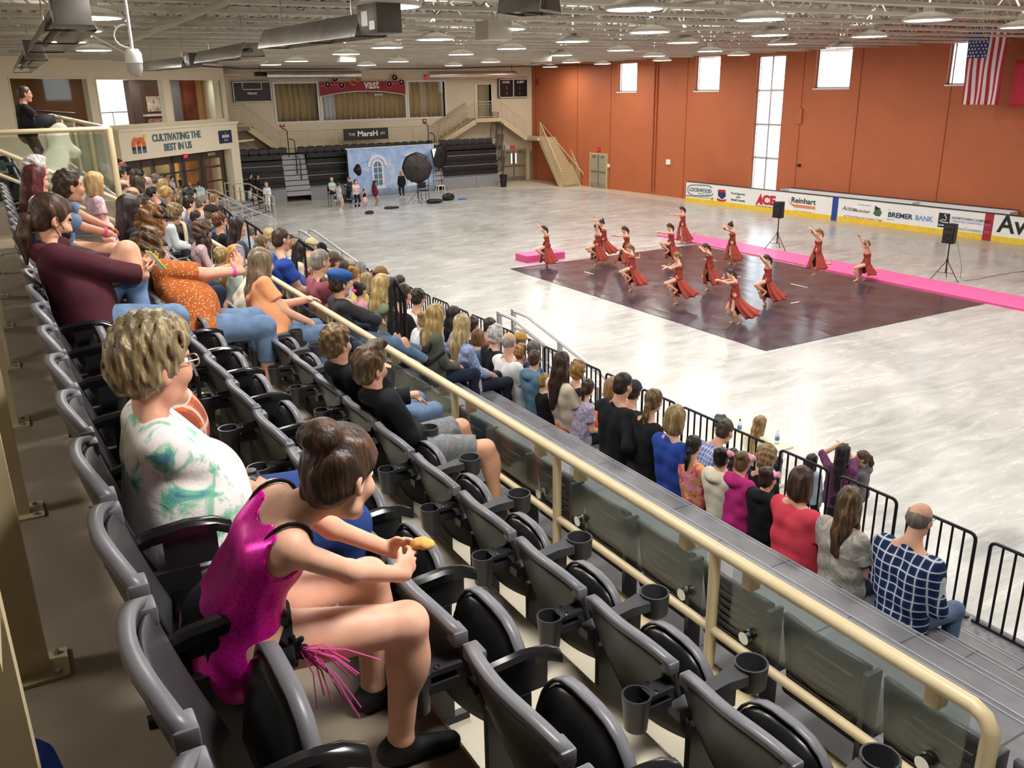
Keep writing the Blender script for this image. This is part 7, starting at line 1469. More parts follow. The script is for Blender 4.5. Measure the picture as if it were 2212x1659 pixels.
tag(MB().tube([onZ(20, 113, 7.62), onZ(222, 113, 7.62), onZ(505, -4, 7.62)], .06, 8).build('sprinkler_pipe', M_JOIST, None, True), 'pale pipe running across the roof at the upper left', 'pipe')
for k, (x, y) in enumerate(((1066, 66), (746, 122), (1170, 122))):
    p = onZ(x, y, 7.5); tag(MB().box((p[0] - .3, p[1] - .3, 7.3), (p[0] + .3, p[1] + .3, 7.7), 0, None, .02).box((p[0] - .02, p[1] - .02, 7.7), (p[0] + .02, p[1] + .02, 8.0)).build('junction_box', M_JOIST, None, True), ('grey junction box under the nearest roof lamps', 'pale junction box under the far roof lamps, left', 'pale junction box under the far roof lamps near the orange wall')[k], 'box')
# ------------------------------------------------------------------ camera deck and aisle railing at the end of the nearest section
PZ = 4.86
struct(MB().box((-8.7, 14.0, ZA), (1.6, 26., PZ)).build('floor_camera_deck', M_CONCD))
t = thing('deck_guard', 'tan pipe guard with dark glass around the camera deck', 'railing', (1.55, 14.05, ZA)); G0, G1, G2 = np.array([-3., 14.05, 5.85]), np.array([1.55, 14.05, 5.85]), np.array([1.55, 25.5, 5.85])
MB().tube([G0, G1], .035, 10).build('top_rail', M_TANRAIL, t, True); MB().tube([G1, G2], .035, 10).build('top_rail', M_TANRAIL, t, True); MB().tube([G0 - np.array([0, 0, 1.05]), G1 - np.array([0, 0, 1.05])], .03, 8).build('lower_rail', M_TANRAIL, t, True)
for p in (G1, G0 + np.array([2.2, 0, 0])) + tuple(G1 + np.array([0, q, 0]) for q in (2.9, 5.8, 8.7, 11.4)): MB().tube([(p[0], p[1], ZA if p[1] < 14.2 else PZ), p], .045, 10).build('post', M_TANRAIL, t, True)
for a, b in ((-3., -.85), (-.72, 1.45)): MB().box((a, 14.07, PZ - .02), (b, 14.082, 5.78)).build('glass_panel', M_GLASSP, t)
for k in range(4): MB().box((1.57, 14.2 + 2.85 * k, PZ + .05), (1.582, 16.8 + 2.85 * k, 5.78)).build('glass_panel', M_GLASSP, t)
YA = 13.75; t = thing('aisle_railing', 'sloping tan pipe railing down the aisle below the camera deck', 'railing', (0, YA, ZA)); R = lambda x, y: onY(x, y, YA)
a, b, c = R(0, 327), R(300, 450), R(317, 485); MB().tube([a + (a - b) * .3, a, b, b + np.array([.07, 0, -.05]), c, c + np.array([.0, 0, -.35])], .032, 10).build('top_rail', M_TANRAIL, t, True); dz = np.array([0, 0, .33]); MB().tube([a + (a - b) * .3 - dz, a - dz, b - dz], .026, 8).build('lower_rail', M_TANRAIL, t, True)
for x, y in ((45, 345), (262, 435)): q = R(x, y); MB().tube([q, (q[0], q[1], fz(0) if q[0] < XE else fz(1))], .03, 8).build('post', M_TANRAIL, t, True)
handrail(3.6, 4.5, 15.2, (onY(346, 391, 21.)[[0, 2]], onY(388, 413, 21.)[[0, 2]]), 'x') if False else None
for k, (x0, y0, x1, y1, Yd, lb) in enumerate(((346, 392, 388, 413, 19.5, 'black handrail above the blond woman in the far section'), (261, 354, 305, 376, 26., 'black handrail in the far upper corner of the crowd'), (517, 474, 565, 494, 14.6, 'black handrail above the grey haired man in light blue'), (636, 519, 694, 545, 11., 'black handrail between the royal blue polo and the maroon polo'), (841, 605, 872, 622, 8.6, 'black handrail by the man in the yellow tee'), (475, 448, 503, 461, 17.5, 'black handrail beside the pale railing of the entrance steps'))):
    a, b = onY(x0, y0, Yd), onY(x1, y1, Yd); handrail(0, 0, Yd, ((a[0], a[2]), (b[0], b[2])), lb)
DK = thing('equipment_case', 'black equipment case on the camera deck behind the glass', 'case', (-.2, 15.2, PZ)); MB().box((-.9, 14.9, PZ), (.2, 15.5, PZ + .55), 0, None, .02).build('body', M_BLACK, DK, True); MB().box((-.92, 14.88, PZ + .4), (.22, 15.52, PZ + .43)).build('trim', M_GALV, DK)
t = thing('folding_chair', 'black folding chair on the camera deck at the left edge', 'chair', (.12, 16., PZ)); MB().box((-.1, 15.8, PZ + .42), (.34, 16.24, PZ + .47), 0, None, .015).build('seat', M_BLACK, t, True); P = [[(-.12 - .05 * v, 15.8 + .44 * u, PZ + .5 + .42 * v) for u in np.linspace(0, 1, 5)] for v in np.linspace(0, 1, 4)]; MB().slab(P, (-1, 0, 0), .03).build('backrest', M_BLACK, t, True)
for x in (-.1, .3):
    for y in (15.82, 16.2): MB().tube([(x, y, PZ), (x, y, PZ + .44)], .014, 6).build('leg', M_BLACKMET, t, True)
# camera operator and the covered camera
o, OP = person('man in a black polo with cream sleeves and glasses operating the camera on the deck', (.66, 17.2, PZ), .1, s=.96, sex='m', fat=1.2, stand=True, head=(.05, 0), yaw=.1, pitch=.1, hl=(.38, .1, 1.12), hr=(.36, -.05, 1.12), hair=('crop', '4a3a2c', '65513e'), skin='d9a388', top=('polo', BLK), bottom=('pants', BLKP), shoe=BSHOE, extra=(('glasses', '2c2c2e'),), h=.0135)
f = Fld(); c = np.array([1.02, 16.4, PZ]); f.rc((0, 0, .95), (.06, 0, 1.05), .09, .07, .05).rc((0, 0, .9), (-.12, -.1, .2), .12, .2, .12).rc((0, 0, .9), (.2, .05, .62), .1, .09, .1).rc((0, 0, .8), (-.3, .1, .15), .1, .16, .12).el((-.05, 0, .12), (.42, .3, .12), None, .12)
me = f.mesh('cloth_cover', .014, (.03, 22, 4)); o = bpy.data.objects.new('cloth_cover', me); COL.objects.link(o); o.location = c + np.array([0, 0, .0]); me.materials.append(cloth('cream drape', 'efe8d2', .03)); tag(o, 'cream cloth draped over the camera beside the operator', 'cloth'); o.scale = (1, 1, .9)
t = thing('video_camera', 'black video camera with a long microphone above the cream cloth', 'camera', c + np.array([.0, .1, 1.0])); MB().box((.75, 16.45, PZ + .98), (1.05, 16.6, PZ + 1.16), 0, None, .02).build('body', M_BLACK, t, True); MB().tube([(.8, 16.52, PZ + 1.22), (1.35, 16.5, PZ + 1.16)], .018, 8).build('microphone', M_BLACK, t, True); MB().tube([(.9, 16.52, PZ + .98), (.9, 16.6, PZ + .02)], .03, 8).build('pedestal', M_BLACKMET, t, True)
# ------------------------------------------------------------------ dancers
RUSTD = cloth('rust dress', '93392f', .12, .7, 50); DSK = cloth('rust chiffon', 'a2453a', .14, .75, 40)
FACE = math.atan2(.45, -.89)
def dancer(label, fx, fy, s=.93, rz=0., lean=.10, side=0., pitch=.5, arms='face', legp='knee', hair=('lowpony', '3a2820', '553f30'), sk=(.45, .25), air=0., skin='dba990', up='l'):
    p = onZ(fx, fy, .02); g = s; q = 1 if up == 'l' else -1
    A = {'face': ((.34, .06, 1.50), (.32, -.04, 1.46)), 'up': ((.10, .18, 1.98), (.06, -.16, 1.95)), 'fwd': ((.52, .14, 1.34), (.50, -.02, 1.30)), 'cross': ((.40, -.06, 1.22), (.42, .04, 1.18)), 'over': ((.30, .08, 1.66), (.24, -.04, 1.62)), 'wide': ((.24, .26, 1.78), (.18, -.30, 1.74))}[arms]
    hl, hr = [np.array(a) * g for a in A]; st_, ra_ = (-.02, -q * .05, .075), None
    ra_ = {'knee': (.06, q * .12, .50), 'back': (-.46, q * .10, .42), 'stand': (-.18, q * .10, .085), 'high': (.12, q * .12, .62), 'kneel': (.30, q * .12, .10)}[legp]
    pole = (1., q * .1, .5) if legp != 'back' else (1., 0, -.2)
    st = np.array(st_) * g; ra = np.array(ra_) * g; kw = dict(fl=ra, fr=st, kl=pole) if q > 0 else dict(fr=ra, fl=st, kr=pole)
    hz = .86 * g if legp != 'kneel' else .62 * g
    if legp == 'kneel':
        hl, hr = hl - np.array([0, 0, .24 * g]), hr - np.array([0, 0, .24 * g])
    o, J = person(label, (p[0], p[1], p[2] + air), FACE + rz, s=g, sex='f', fat=.92, stand=True, hz=hz, head=(lean, 0), side=side, pitch=pitch, hl=hl, hr=hr, pl=(-.3, .8, -.4), pr=(-.3, -.8, -.4), hair=hair, skin=skin, top=('dress', RUSTD), bottom=('briefs', RUSTD), h=.0125, curl=.35, **kw)
    P0 = J['P']; v = J['v']; W = P0 + v * .13 * g; ln, flow = sk; mb = MB(); n, r = 60, 12; rows = []
    for i in range(r + 1):
        hgt = i / r; z = W[2] - hgt * (.13 * g + ln * g + .12 * g); row = []
        for j in range(n + 1):
            th = q * .75 + .35 + (2 * PI - .7) * j / n; rad = (.125 + .03 * math.sin(min(1, hgt * 3) * PI / 2) + (.06 + .23 * ln) * hgt ** 1.3) * g * (1 + .13 * hgt * math.sin(9 * th + 1.3 * s * 10 + fx) + .06 * hgt * math.sin(17 * th))
            x = math.cos(th) * rad * (.86 if hgt < .3 else 1.) + W[0] * (1 - hgt * .6) - flow * hgt ** 1.8; y = math.sin(th) * rad + W[1] * (1 - hgt * .5); row.append((x, y, z + flow * .35 * hgt ** 2 * max(0, -math.cos(th)) + .02 * hgt * math.sin(5 * th)))
        rows.append(row)
    mb.grid(rows); k = mb.build('skirt', DSK, None, 'all', (0, 0, 0)); k.parent = o; md = k.modifiers.new('thick', 'SOLIDIFY'); md.thickness = .006
    mb = MB()
    for q2 in (1, -1): S = J['Sh'] + J['lat'] * q2 * .06 * g; mb.tube([J['Ch'] + J['fwd'] * .085 * g + J['lat'] * q2 * .06 * g + v * .04 * g, S + J['fwd'] * .06 * g, S + v * .05 * g, S - J['fwd'] * .06 * g - v * .02 * g], .007, 5)
    k = mb.build('strap', RUSTD, None, True, (0, 0, 0)); k.parent = o
    return o
DH = ('lowpony', '35241c', '523c2e'); DB = ('lowpony', '7d5f3c', 'a98a5c'); DK_ = ('bun', '241a17', '3a2c24')
for a in (
 dict(label='dancer alone at the far left edge of the black floor, arms bent over her head', fx=1181, fy=577, arms='over', lean=.12, sk=(.55, .08)),
 dict(label='dancer with both arms straight up and one knee raised, left group', fx=1288, fy=574, arms='up', lean=.02, side=.04, sk=(.5, .12), legp='knee'),
 dict(label='dancer half hidden behind the one with straight raised arms', fx=1303, fy=562, arms='face', lean=.08, sk=(.45, .3), legp='back', hair=DK_),
 dict(label='dancer reaching forward behind the blond one, left of centre', fx=1352, fy=580, arms='fwd', lean=.10, legp='back', sk=(.5, -.1)),
 dict(label='blond dancer with crossed forearms and a raised knee, left of centre', fx=1363, fy=629, arms='face', lean=.10, sk=(.5, .25), hair=DB),
 dict(label='dancer with one knee lifted high and hands before her face, behind the centre', fx=1447, fy=573, arms='fwd', lean=.08, legp='high', sk=(.45, .15)),
 dict(label='dancer with a long dark ponytail standing farthest back near the pink mat', fx=1472, fy=526, arms='fwd', lean=.06, legp='stand', sk=(.6, .15)),
 dict(label='blond dancer with crossed arms and a wide skirt at the front left of centre', fx=1461, fy=658, arms='cross', lean=.05, sk=(.48, .35), hair=DB, s=.96),
 dict(label='dancer kicking one leg back with her hands at her forehead, centre', fx=1529, fy=627, arms='face', lean=.16, legp='back', sk=(.5, .2)),
 dict(label='dancer with short dark hair and forearms before her face, near the pink mat', fx=1578, fy=571, arms='face', lean=.10, legp='stand', sk=(.55, .12), hair=DK_),
 dict(label='dancer nearest the camera with a skirt swinging out to the right', fx=1583, fy=698, arms='fwd', lean=.16, legp='stand', sk=(.55, .42), pitch=.4),
 dict(label='dancer with crossed wrists above her head and a raised knee, right of centre', fx=1652, fy=661, arms='over', lean=.06, sk=(.55, .3)),
 dict(label='blond dancer jumping off the floor with her elbows up, right side', fx=1757, fy=622, arms='over', lean=.0, legp='back', sk=(.5, .05), air=.42, hair=DB, s=.9),
 dict(label='dancer crouched on one raised knee with both arms spread up, far right', fx=1866, fy=606, arms='wide', lean=.04, legp='kneel', sk=(.28, .12), hair=('puff', '6a4f38', '8d6d4c')),
): dancer(**a)
# ------------------------------------------------------------------ photo corner at the far end
a, b = onZ(757, 429), onZ(941, 412); u = nrm(b - a); nb = np.cross(u, (0, 0, 1)); BZ = 2.95
Lb = np.linalg.norm(b - a); M = np.eye(4); M[:3, 0] = u; M[:3, 1] = -nb; M[:3, 3] = a
t = thing('photo_backdrop', 'large sky blue painted backdrop with two white arched windows', 'backdrop', a)
m_, b_, nt = base_mat('backdrop print', .7); n_ = nt.noise(nt.coord(), 1.6, 6, .65, .6); nt.link(nt.ramp(n_, [(.3, srgb('86abe0')), (.5, srgb('a9c4ec')), (.7, srgb('d3def5'))]), b_.inputs['Base Color'])
P = [[M[:3, :3] @ np.array([Lb * i / 40, .03 * math.sin(i * .9), BZ * k]) + a for i in range(41)] for k in (0, .25, .5, .75, 1)]; MB().slab(P, nb, .008).build('cloth', m_, t, 'all'); MB().box((-.1, -.01, BZ - .02), (Lb + .1, .05, BZ + .03), 0, M).build('crossbar', M_WHITE, t)
for x in (-.05, Lb + .05): MB().tube([M[:3, :3] @ np.array([x, .06, 0]) + a, M[:3, :3] @ np.array([x, .06, BZ]) + a], .02, 6).build('pole', M_BLACKMET, t, True)
M_PW = mat('print white', 'e4e4ea', .7); M_PG = mat('print glass', '5d7a9a', .6, 0, .3, 9)
for k, x in enumerate((1.72, 3.85)):
    x = Lb * (.325, .74)[k]
    def put(pts, mm, nm, d): mb = MB(); mb.poly(pts, -d - .03, -d - .025, 0, 'y'); mb.v = [tuple(M[:3, :3] @ np.array(q) + a) for q in mb.v]; return mb.build(nm, mm, t)
    put([(x - .52, .45), (x + .52, .45), (x + .52, .62), (x - .52, .62)], M_PW, 'printed_sill', .01); put([(x - .42, .5), (x + .42, .5)] + [(x + .42 * math.cos(q), 1.75 + .5 * math.sin(q)) for q in np.linspace(0, PI, 14)], M_PW, 'printed_surround', .008)
    put(arc(x, 1.85, .5, .68, -.05, PI + .05, 16), M_PW, 'printed_arch', .012); put([(x - .28, .66), (x + .28, .66)] + [(x + .28 * math.cos(q), 1.78 + .34 * math.sin(q)) for q in np.linspace(0, PI, 12)], M_PG, 'printed_glass', .014)
    for q in ((x - .02, .66, x + .02, 2.1), (x - .28, 1.0, x + .28, 1.04), (x - .28, 1.38, x + .28, 1.42), (x - .28, 1.75, x + .28, 1.8)): put([(q[0], q[1]), (q[2], q[1]), (q[2], q[3]), (q[0], q[3])], M_PW, 'printed_bar', .018)
def atfloor(x, y): return onZ(x, y)
def tripod(p, h, t):
    MB().tube([p + np.array([0, 0, .3]), p + np.array([0, 0, h])], .018, 6).build('pole', M_BLACKMET, t, True)
    for k in range(3): q = .4 + 2.094 * k; MB().tube([p + np.array([0, 0, .75]), p + np.array([.6 * math.cos(q), .6 * math.sin(q), .02])], .013, 5).build('leg', M_BLACKMET, t, True)
def brolly(p, c, axis, r, label, mcol):
    t = thing('photo_umbrella', label, 'photo light', p); tripod(p, c[2], t); axis = nrm(axis); e1 = nrm(np.cross(axis, (0, 0, 1))); e2 = np.cross(e1, axis); mb = MB()
    P = [[c + axis * (.28 * r * (1 - (i / 5) ** 2)) + (e1 * math.cos(q) + e2 * math.sin(q)) * r * (i / 5) * (1 - .04 * (j % 2)) for j, q in enumerate(np.linspace(0, 2 * PI, 17)[:-1])] for i in range(6)]; mb.grid(P, 0, True); k = mb.build('canopy', mcol, t, True); md = k.modifiers.new('thick', 'SOLIDIFY'); md.thickness = .01
    for q in np.linspace(0, 2 * PI, 9)[:-1]: MB().tube([c + axis * (.28 * r * (1 - f_ ** 2) + .012) + (e1 * math.cos(q) + e2 * math.sin(q)) * r * f_ for f_ in (0, .4, .75, 1)], .008, 4).build('rib', M_BLACKMET, t)
    MB().tube([c + axis * .3 * r, c - axis * .5], .012, 6).build('shaft', M_BLACKMET, t, True); MB().box(c - axis * .4 - .09, c - axis * .4 + .09, 0, None, .02).build('flash_head', M_BLACK, t, True)
M_UMB = mat('umbrella cloth', '2a2220', .5, 0, .3, 1.2)
p = atfloor(903, 441); c = np.array([p[0], p[1], 0]) + np.array([.1, .1, 2.05]); brolly(p, c, (-.35, -.9, .1), .88, 'large black photo umbrella on a stand in front of the backdrop', M_UMB)
p = atfloor(955, 413); c = np.array([p[0], p[1], 2.2]); brolly(p, c, (.5, -.8, -.1), .8, 'dark photo umbrella on a stand at the right end of the backdrop', M_BLACK)
p = atfloor(948, 412) + np.array([-.3, .1, 0]); t = thing('strip_light', 'tall glowing strip light tilted at the right edge of the backdrop', 'photo light', p); tripod(p, 1.9, t); q0, q1 = onY(936, 322, p[1] - .2), onY(944, 357, p[1] - .2); MB().beam(q0, q1, .32, .16, 0, (0, 1, 0)).build('body', M_BLACK, t); MB().beam(q0 + np.array([0, -.09, 0]), q1 + np.array([0, -.09, 0]), .26, .02, 0, (0, 1, 0)).build('diffuser', emit('strip glow', 'fffaf0', 4.), t)
p = atfloor(752, 436); t = thing('softbox', 'small black softbox seen side on at the left edge of the backdrop', 'photo light', p); tripod(p, 1.9, t); q = onY(764, 368, p[1]); MB().lathe([(.03, 0), (.12, .05), (.34, .28), (.36, .32), (.0, .32)], q, 16, 0, rotz(.2) @ roty(PI / 2)).build('shell', M_BLACK, t, True)
def tallchair(p, lb):
    t = thing('director_chair', lb, 'chair', p); p = np.asarray(p); MB().box(p + np.array([-.25, -.22, .72]), p + np.array([.25, .22, .77]), 0, None, .01).build('seat', M_BLACK, t, True); MB().box(p + np.array([-.25, .2, .85]), p + np.array([.25, .24, 1.2]), 0, None, .01).build('backrest', M_BLACK, t, True)
    for x in (-.24, .24):
        for y in (-.2, .22): MB().tube([p + np.array([x, y, 0]), p + np.array([x, y, .98 if y < 0 else 1.2])], .016, 6).build('leg', M_BLACKMET, t, True)
        MB().box(p + np.array([x - .03, -.24, .97]), p + np.array([x + .03, .24, 1.0])).build('armrest', M_BLACK, t)
tallchair(atfloor(911, 440) + np.array([.2, .1, 0]), 'tall black chair with arms in front of the backdrop'); tallchair(atfloor(722, 447), 'tall black chair at the far left of the photo corner')
p = atfloor(952, 416); t = thing('stool', 'small white stool at the right end of the backdrop', 'stool', p); MB().box(p + np.array([-.28, -.2, .42]), p + np.array([.28, .2, .46]), 0, None, .01).build('top', M_WHITE, t, True)
for x, y in ((-.2, -.15), (.2, -.15), (-.2, .15), (.2, .15)): MB().beam(p + np.array([x * 1.2, y * 1.2, 0]), p + np.array([x, y, .42]), .04, .04).build('leg', M_WHITE, t)
def lump(nm, x, y, r, mm, lb, ct, nz=.03):
    p = atfloor(x, y); f = Fld(); r = np.array(r); f.el((0, 0, r[2] * .9), r, None, .03).el((r[0] * .5, .05, r[2] * .8), r * .7, None, .05); me = f.mesh(nm, .03, (nz, 14, int(x) % 50)); o = bpy.data.objects.new(nm, me); COL.objects.link(o); o.location = p; me.materials.append(mm); tag(o, lb, ct)
lump('camera_bag', 676, 428, (.4, .22, .2), mat('bag brown black', '3a3430', .7, 0, .3, 5), 'dark duffel bag lying before the grey bleacher front, left of the photographers', 'bag'); lump('camera_bag', 968, 433, (.38, .25, .24), M_BLACK, 'black camera bag on the floor right of the white stool', 'bag'); lump('cloth_heap', 938, 439, (.5, .3, .14), M_BLACK, 'black cloth heap on the floor by the white stool', 'cloth'); lump('backpack', 744, 437, (.28, .22, .22), cloth('slate pack', '3d4350'), 'dark backpack on the floor beside the photographers', 'bag'); lump('backpack', 757, 435, (.22, .16, .14), cloth('blue pack', '3a62b8'), 'blue bag on the floor beside the photographers', 'bag'); lump('cap', 798, 462, (.24, .2, .09), M_BLACK, 'black cap lying on the rink floor', 'cap', .01); lump('strap_bundle', 845, 451, (.38, .16, .07), M_BLACK, 'black strap bundle on the rink floor', 'strap', .03); lump('cable_coil', 1000, 431, (.25, .15, .05), mat('blue cable', '3f6fb0', .5), 'blue cable coil on the floor right of the camera bag', 'cable', .02)
def stand_px(lb, x, y, ytop, **k):
    p = onZ(x, y); zs = [abs(proj((p[0], p[1], z))[1] - ytop) for z in np.arange(.7, 2.2, .01)]; hgt = .7 + .01 * int(np.argmin(zs)); s = hgt / 1.70; k.setdefault('h', .022); rz = k.pop('rz', -1.2); k.setdefault('pitch', .1)
    return person(lb, p, rz, s=k.pop('s', s), stand=True, **k)
stand_px('girl in a pale grey dress standing with a hand on her hip', 736, 454, 394, rz=.3, hair=('bun', '3d2c22'), top=('tee', cloth('pale grey dress', 'c3c2cc')), bottom=('skirt', cloth('pale grey dress', 'c3c2cc')), shoe=SNK)
stand_px('photographer in dark clothes looking down at a camera', 757, 440, 381, rz=-2.6, sex='m', hair=('short', '5a4030'), top=('long', CHAR), bottom=('pants', BLKP), shoe=BSHOE, pitch=.5, hl=(.3, .05, 1.1), hr=(.3, -.05, 1.1))
stand_px('woman in a pink top and black leggings with a bag across her', 772, 450, 387, rz=-1.5, hair=('long', '2a1f1b'), top=('tee', cloth('blush top', 'e4c3cc')), bottom=('pants', BLKP), shoe=SNK, hl=(.28, .05, 1.0), hr=(.28, -.05, 1.0))
stand_px('little girl in a black leotard and pink tutu at the photo corner', 789, 448, 409, rz=-1.4, sex='c', hair=('bun', '3a2a20'), top=('tank', BLK), bottom=('skirt', cloth('pink tulle', 'f0bcd6', .1)), shoe=mat('white tights', 'e9e2e2', .7))
stand_px('woman with long dark hair in a maroon top and khaki trousers', 813, 449, 389, rz=.2, fat=1.25, hair=('verylong', '211919'), top=('long', cloth('wine top', '6d1f35')), bottom=('pants', KHAKI), shoe=SNK)
stand_px('person with blond hair in black standing before the backdrop with her back turned', 869, 426, 369, rz=1.4, fat=1.15, hair=('bob', 'b58a5a', 'd3ab78'), top=('long', BLK), bottom=('pants', DDEN), shoe=SNK)
p = onZ(722, 447); person('person with pale blond hair in a teal print top sitting on the tall chair', p + np.array([0, .05, .78]), -1.4, s=.95, hair=('short', 'd8c79a', 'eadfbf'), top=('tee', cloth('teal print', '6fb0aa', .1, kind='floral', c2='dfeee8', c3='3f7f80')), bottom=('pants', DDEN), shoe=SNK, h=.022)
stand_px('woman with blond hair all in white at the foot of the entrance steps', 581, 458, 393, rz=-2.2, hair=('half', 'b99a6a', 'd9bd8c'), top=('long', WHT), bottom=('pants', WHT), shoe=mat('tan sandal', 'b98a6a', .6), hl=(.25, .08, 1.0), hr=(.25, -.02, 1.0))
def on_steps(lb, x, y, z, **k): p = onZ(x, y, z); return person(lb, p, k.pop('rz', -.8), h=.022, **k)
on_steps('woman with long brown hair in black behind the entrance step railing', 562, 437, .2, stand=True, rz=-.6, hair=('long', '4a3024'), top=('long', BLK), bottom=('pants', BLKP), shoe=BSHOE, s=.95)
on_steps('dark haired person in black half hidden at the top of the entrance steps', 547, 434, .35, stand=True, rz=-.6, hair=('short', '1c1817'), top=('long', BLK), bottom=('pants', BLKP), shoe=BSHOE, s=.92)
on_steps('child with flower in her hair sitting on the entrance steps in pale blue', 541, 428, .55, s=.72, sex='c', hair=('bun', '5a4028'), top=('tee', cloth('powder blue', 'cfe0ee')), bottom=('skirt', cloth('powder blue', 'cfe0ee')), shoe=SNK, head=(.1, .52)); on_steps('child in dark clothes sitting on the entrance steps', 549, 424, .6, s=.72, sex='c', hair=('bun', '2a1f1a'), top=('tee', NAVY), bottom=('pants', NAVY), shoe=SNK, head=(.12, .5))
# people by the doors and the ticket table
for lb, x, y, k in (('person with dark hair in grey standing before the doors, leftmost of the three', 357, 380, dict(top=('long', GRY), hair=('long', '2f241f'))), ('woman with dark hair up in a pale top standing before the doors', 371, 384, dict(top=('tee', cloth('pale mauve', 'c9bcc4')), hair=('bun', '221a18'))), ('man in a black tee standing with folded arms before the doors', 392, 378, dict(top=('tee', BLK), hair=('short', '191616'), sex='m', hl=(.22, -.1, 1.12), hr=(.22, .1, 1.1)))):
    d = ray(x, y); pt = CAM + d * ((2.28 - 6.3) / d[2]); o_ = (pt - D45) @ N45; person(lb, (pt[0], pt[1], .7), -.8, stand=True, bottom=('pants', BLKP), shoe=BSHOE, h=.022, s=.98, **k)
def seat_at(x, y, z): d = ray(x, y); return CAM + d * ((z - 6.3) / d[2])
tp = seat_at(415, 410, 1.45); t = thing('ticket_table', 'small pale table before the entrance doors with two people', 'table', (tp[0], tp[1], .7)); MB().box((tp[0] - .7, tp[1] + .1, 1.4), (tp[0] + .7, tp[1] + .8, 1.44), 0, None, .01).build('top', M_WHITE, t, True)
for x in (-.6, .6):
    for y in (.18, .72): MB().tube([(tp[0] + x, tp[1] + y, .7), (tp[0] + x, tp[1] + y, 1.4)], .02, 6).build('leg', M_GALV, t, True)
for lb, x, y, k in (('bald man in a black jacket sitting at the ticket table', 410, 398, dict(sex='m', fat=1.3, hair=('ring', '8a8078'), top=('jacket', BLK))), ('man in a light blue shirt sitting at the ticket table', 429, 394, dict(sex='m', hair=('short', '2a201b'), top=('tee', cloth('aqua shirt', 'b5dce6'))))):
    pt = seat_at(x, y, 1.98); c_ = thing('white_chair', 'white folding chair at the ticket table under the %s' % ('bald man' if x == 410 else 'man in light blue'), 'chair', (pt[0], pt[1], .7)); MB().box((pt[0] - .2, pt[1] - .2, 1.12), (pt[0] + .2, pt[1] + .2, 1.16)).build('seat', M_WHITE, c_); MB().box((pt[0] - .2, pt[1] - .24, 1.2), (pt[0] + .2, pt[1] - .2, 1.55)).build('backrest', M_WHITE, c_)
    for x_ in (-.18, .18):
        for y_ in (-.2, .18): MB().tube([(pt[0] + x_, pt[1] + y_, .7), (pt[0] + x_, pt[1] + y_, 1.14)], .014, 5).build('leg', M_WHITE, c_, True)
    person(lb, (pt[0], pt[1], 1.16), 1.3, bottom=('pants', BLKP), shoe=BSHOE, h=.022, **k)
# ------------------------------------------------------------------ judge's table and people on the rink side of the barrier
a, b = onZ(1705, 967, .74), onZ(1475, 936, .74); X0 = min(a[0], b[0]) - .35
t = thing('judge_table', 'long pale table with papers on the rink floor beyond the barrier', 'table', ((a[0] + X0) / 2, (a[1] + b[1]) / 2, 0)); MB().box((X0, a[1], .70), (a[0] + .1, b[1], .74), 0, None, .01).build('top', mat('table cream', 'd9d0bb', .5, 0, .05, 2), t, True)
for y in (a[1] + .15, (a[1] + b[1]) / 2, b[1] - .15):
    for x in (X0 + .08, a[0] + .02): MB().tube([(x, y, 0), (x, y, .7)], .02, 6).build('leg', M_GALV, t, True)
for k, (x, y, w, h_, r) in enumerate(((1535, 955, .3, .22, .2), (1600, 975, .32, .24, -.1), (1640, 985, .3, .22, .3), (1560, 985, .34, .24, .1), (1490, 942, .3, .2, 0))):
    p = onZ(x, y, .742); M_ = np.eye(4); M_[:3, :3] = rotz(r); M_[:3, 3] = (min(max(p[0], X0 + .2), a[0] - .12), p[1], .742); tag(MB().box((-h_ / 2, -w / 2, 0), (h_ / 2, w / 2, .004), 0, M_).build('paper_sheet', M_WHITE), 'white paper sheet lying on the judge\'s table beyond the barrier', 'paper', 'papers on the judge\'s table')
def bottle(x, y, z, capc, lb):
    p = onZ(x, y, z); p[0] = min(max(p[0], X0 + .1), a[0]); t = thing('water_bottle', lb, 'bottle', (p[0], p[1], z)); MB().lathe([(0, 0), (.034, 0), (.036, .05), (.036, .16), (.014, .2), (.014, .215)], (p[0], p[1], z), 14).build('body', glass('clear plastic', (.93, .96, 1), .1), t, True); MB().lathe([(.037, .06), (.0372, .12)], (p[0], p[1], z), 14).build('label', mat('bottle blue', '4f86cc', .5), t, True); MB().lathe([(0, .235), (.017, .235), (.017, .212), (0, .212)], (p[0], p[1], z), 12).build('cap', capc, t, True)
bottle(1597, 934, .742, M_BLACK, 'water bottle with a black cap on the judge\'s table'); bottle(1678, 958, .742, M_WHITE, 'water bottle with a blue label at the right end of the judge\'s table')
p = onZ(1558, 925, .742); f = Fld(); f.el((0, 0, .09), (.2, .14, .09), None, .03).el((.06, .08, .15), (.1, .07, .07), None, .03); me = f.mesh('hand_bag', .016, (.02, 30, 2)); o = bpy.data.objects.new('hand_bag', me); COL.objects.link(o); o.location = (min(p[0], a[0] - .15), p[1], .742); me.materials.append(M_BLACK); tag(o, 'black bag at the left end of the judge\'s table', 'bag')
def floor_person(lb, x, y, zh, rz=0., **k): p = onZ(x, y, zh); return person(lb, (p[0], p[1], 0), rz, stand=True, s=zh / 1.52, h=.0105, shoe=BSHOE, **k)
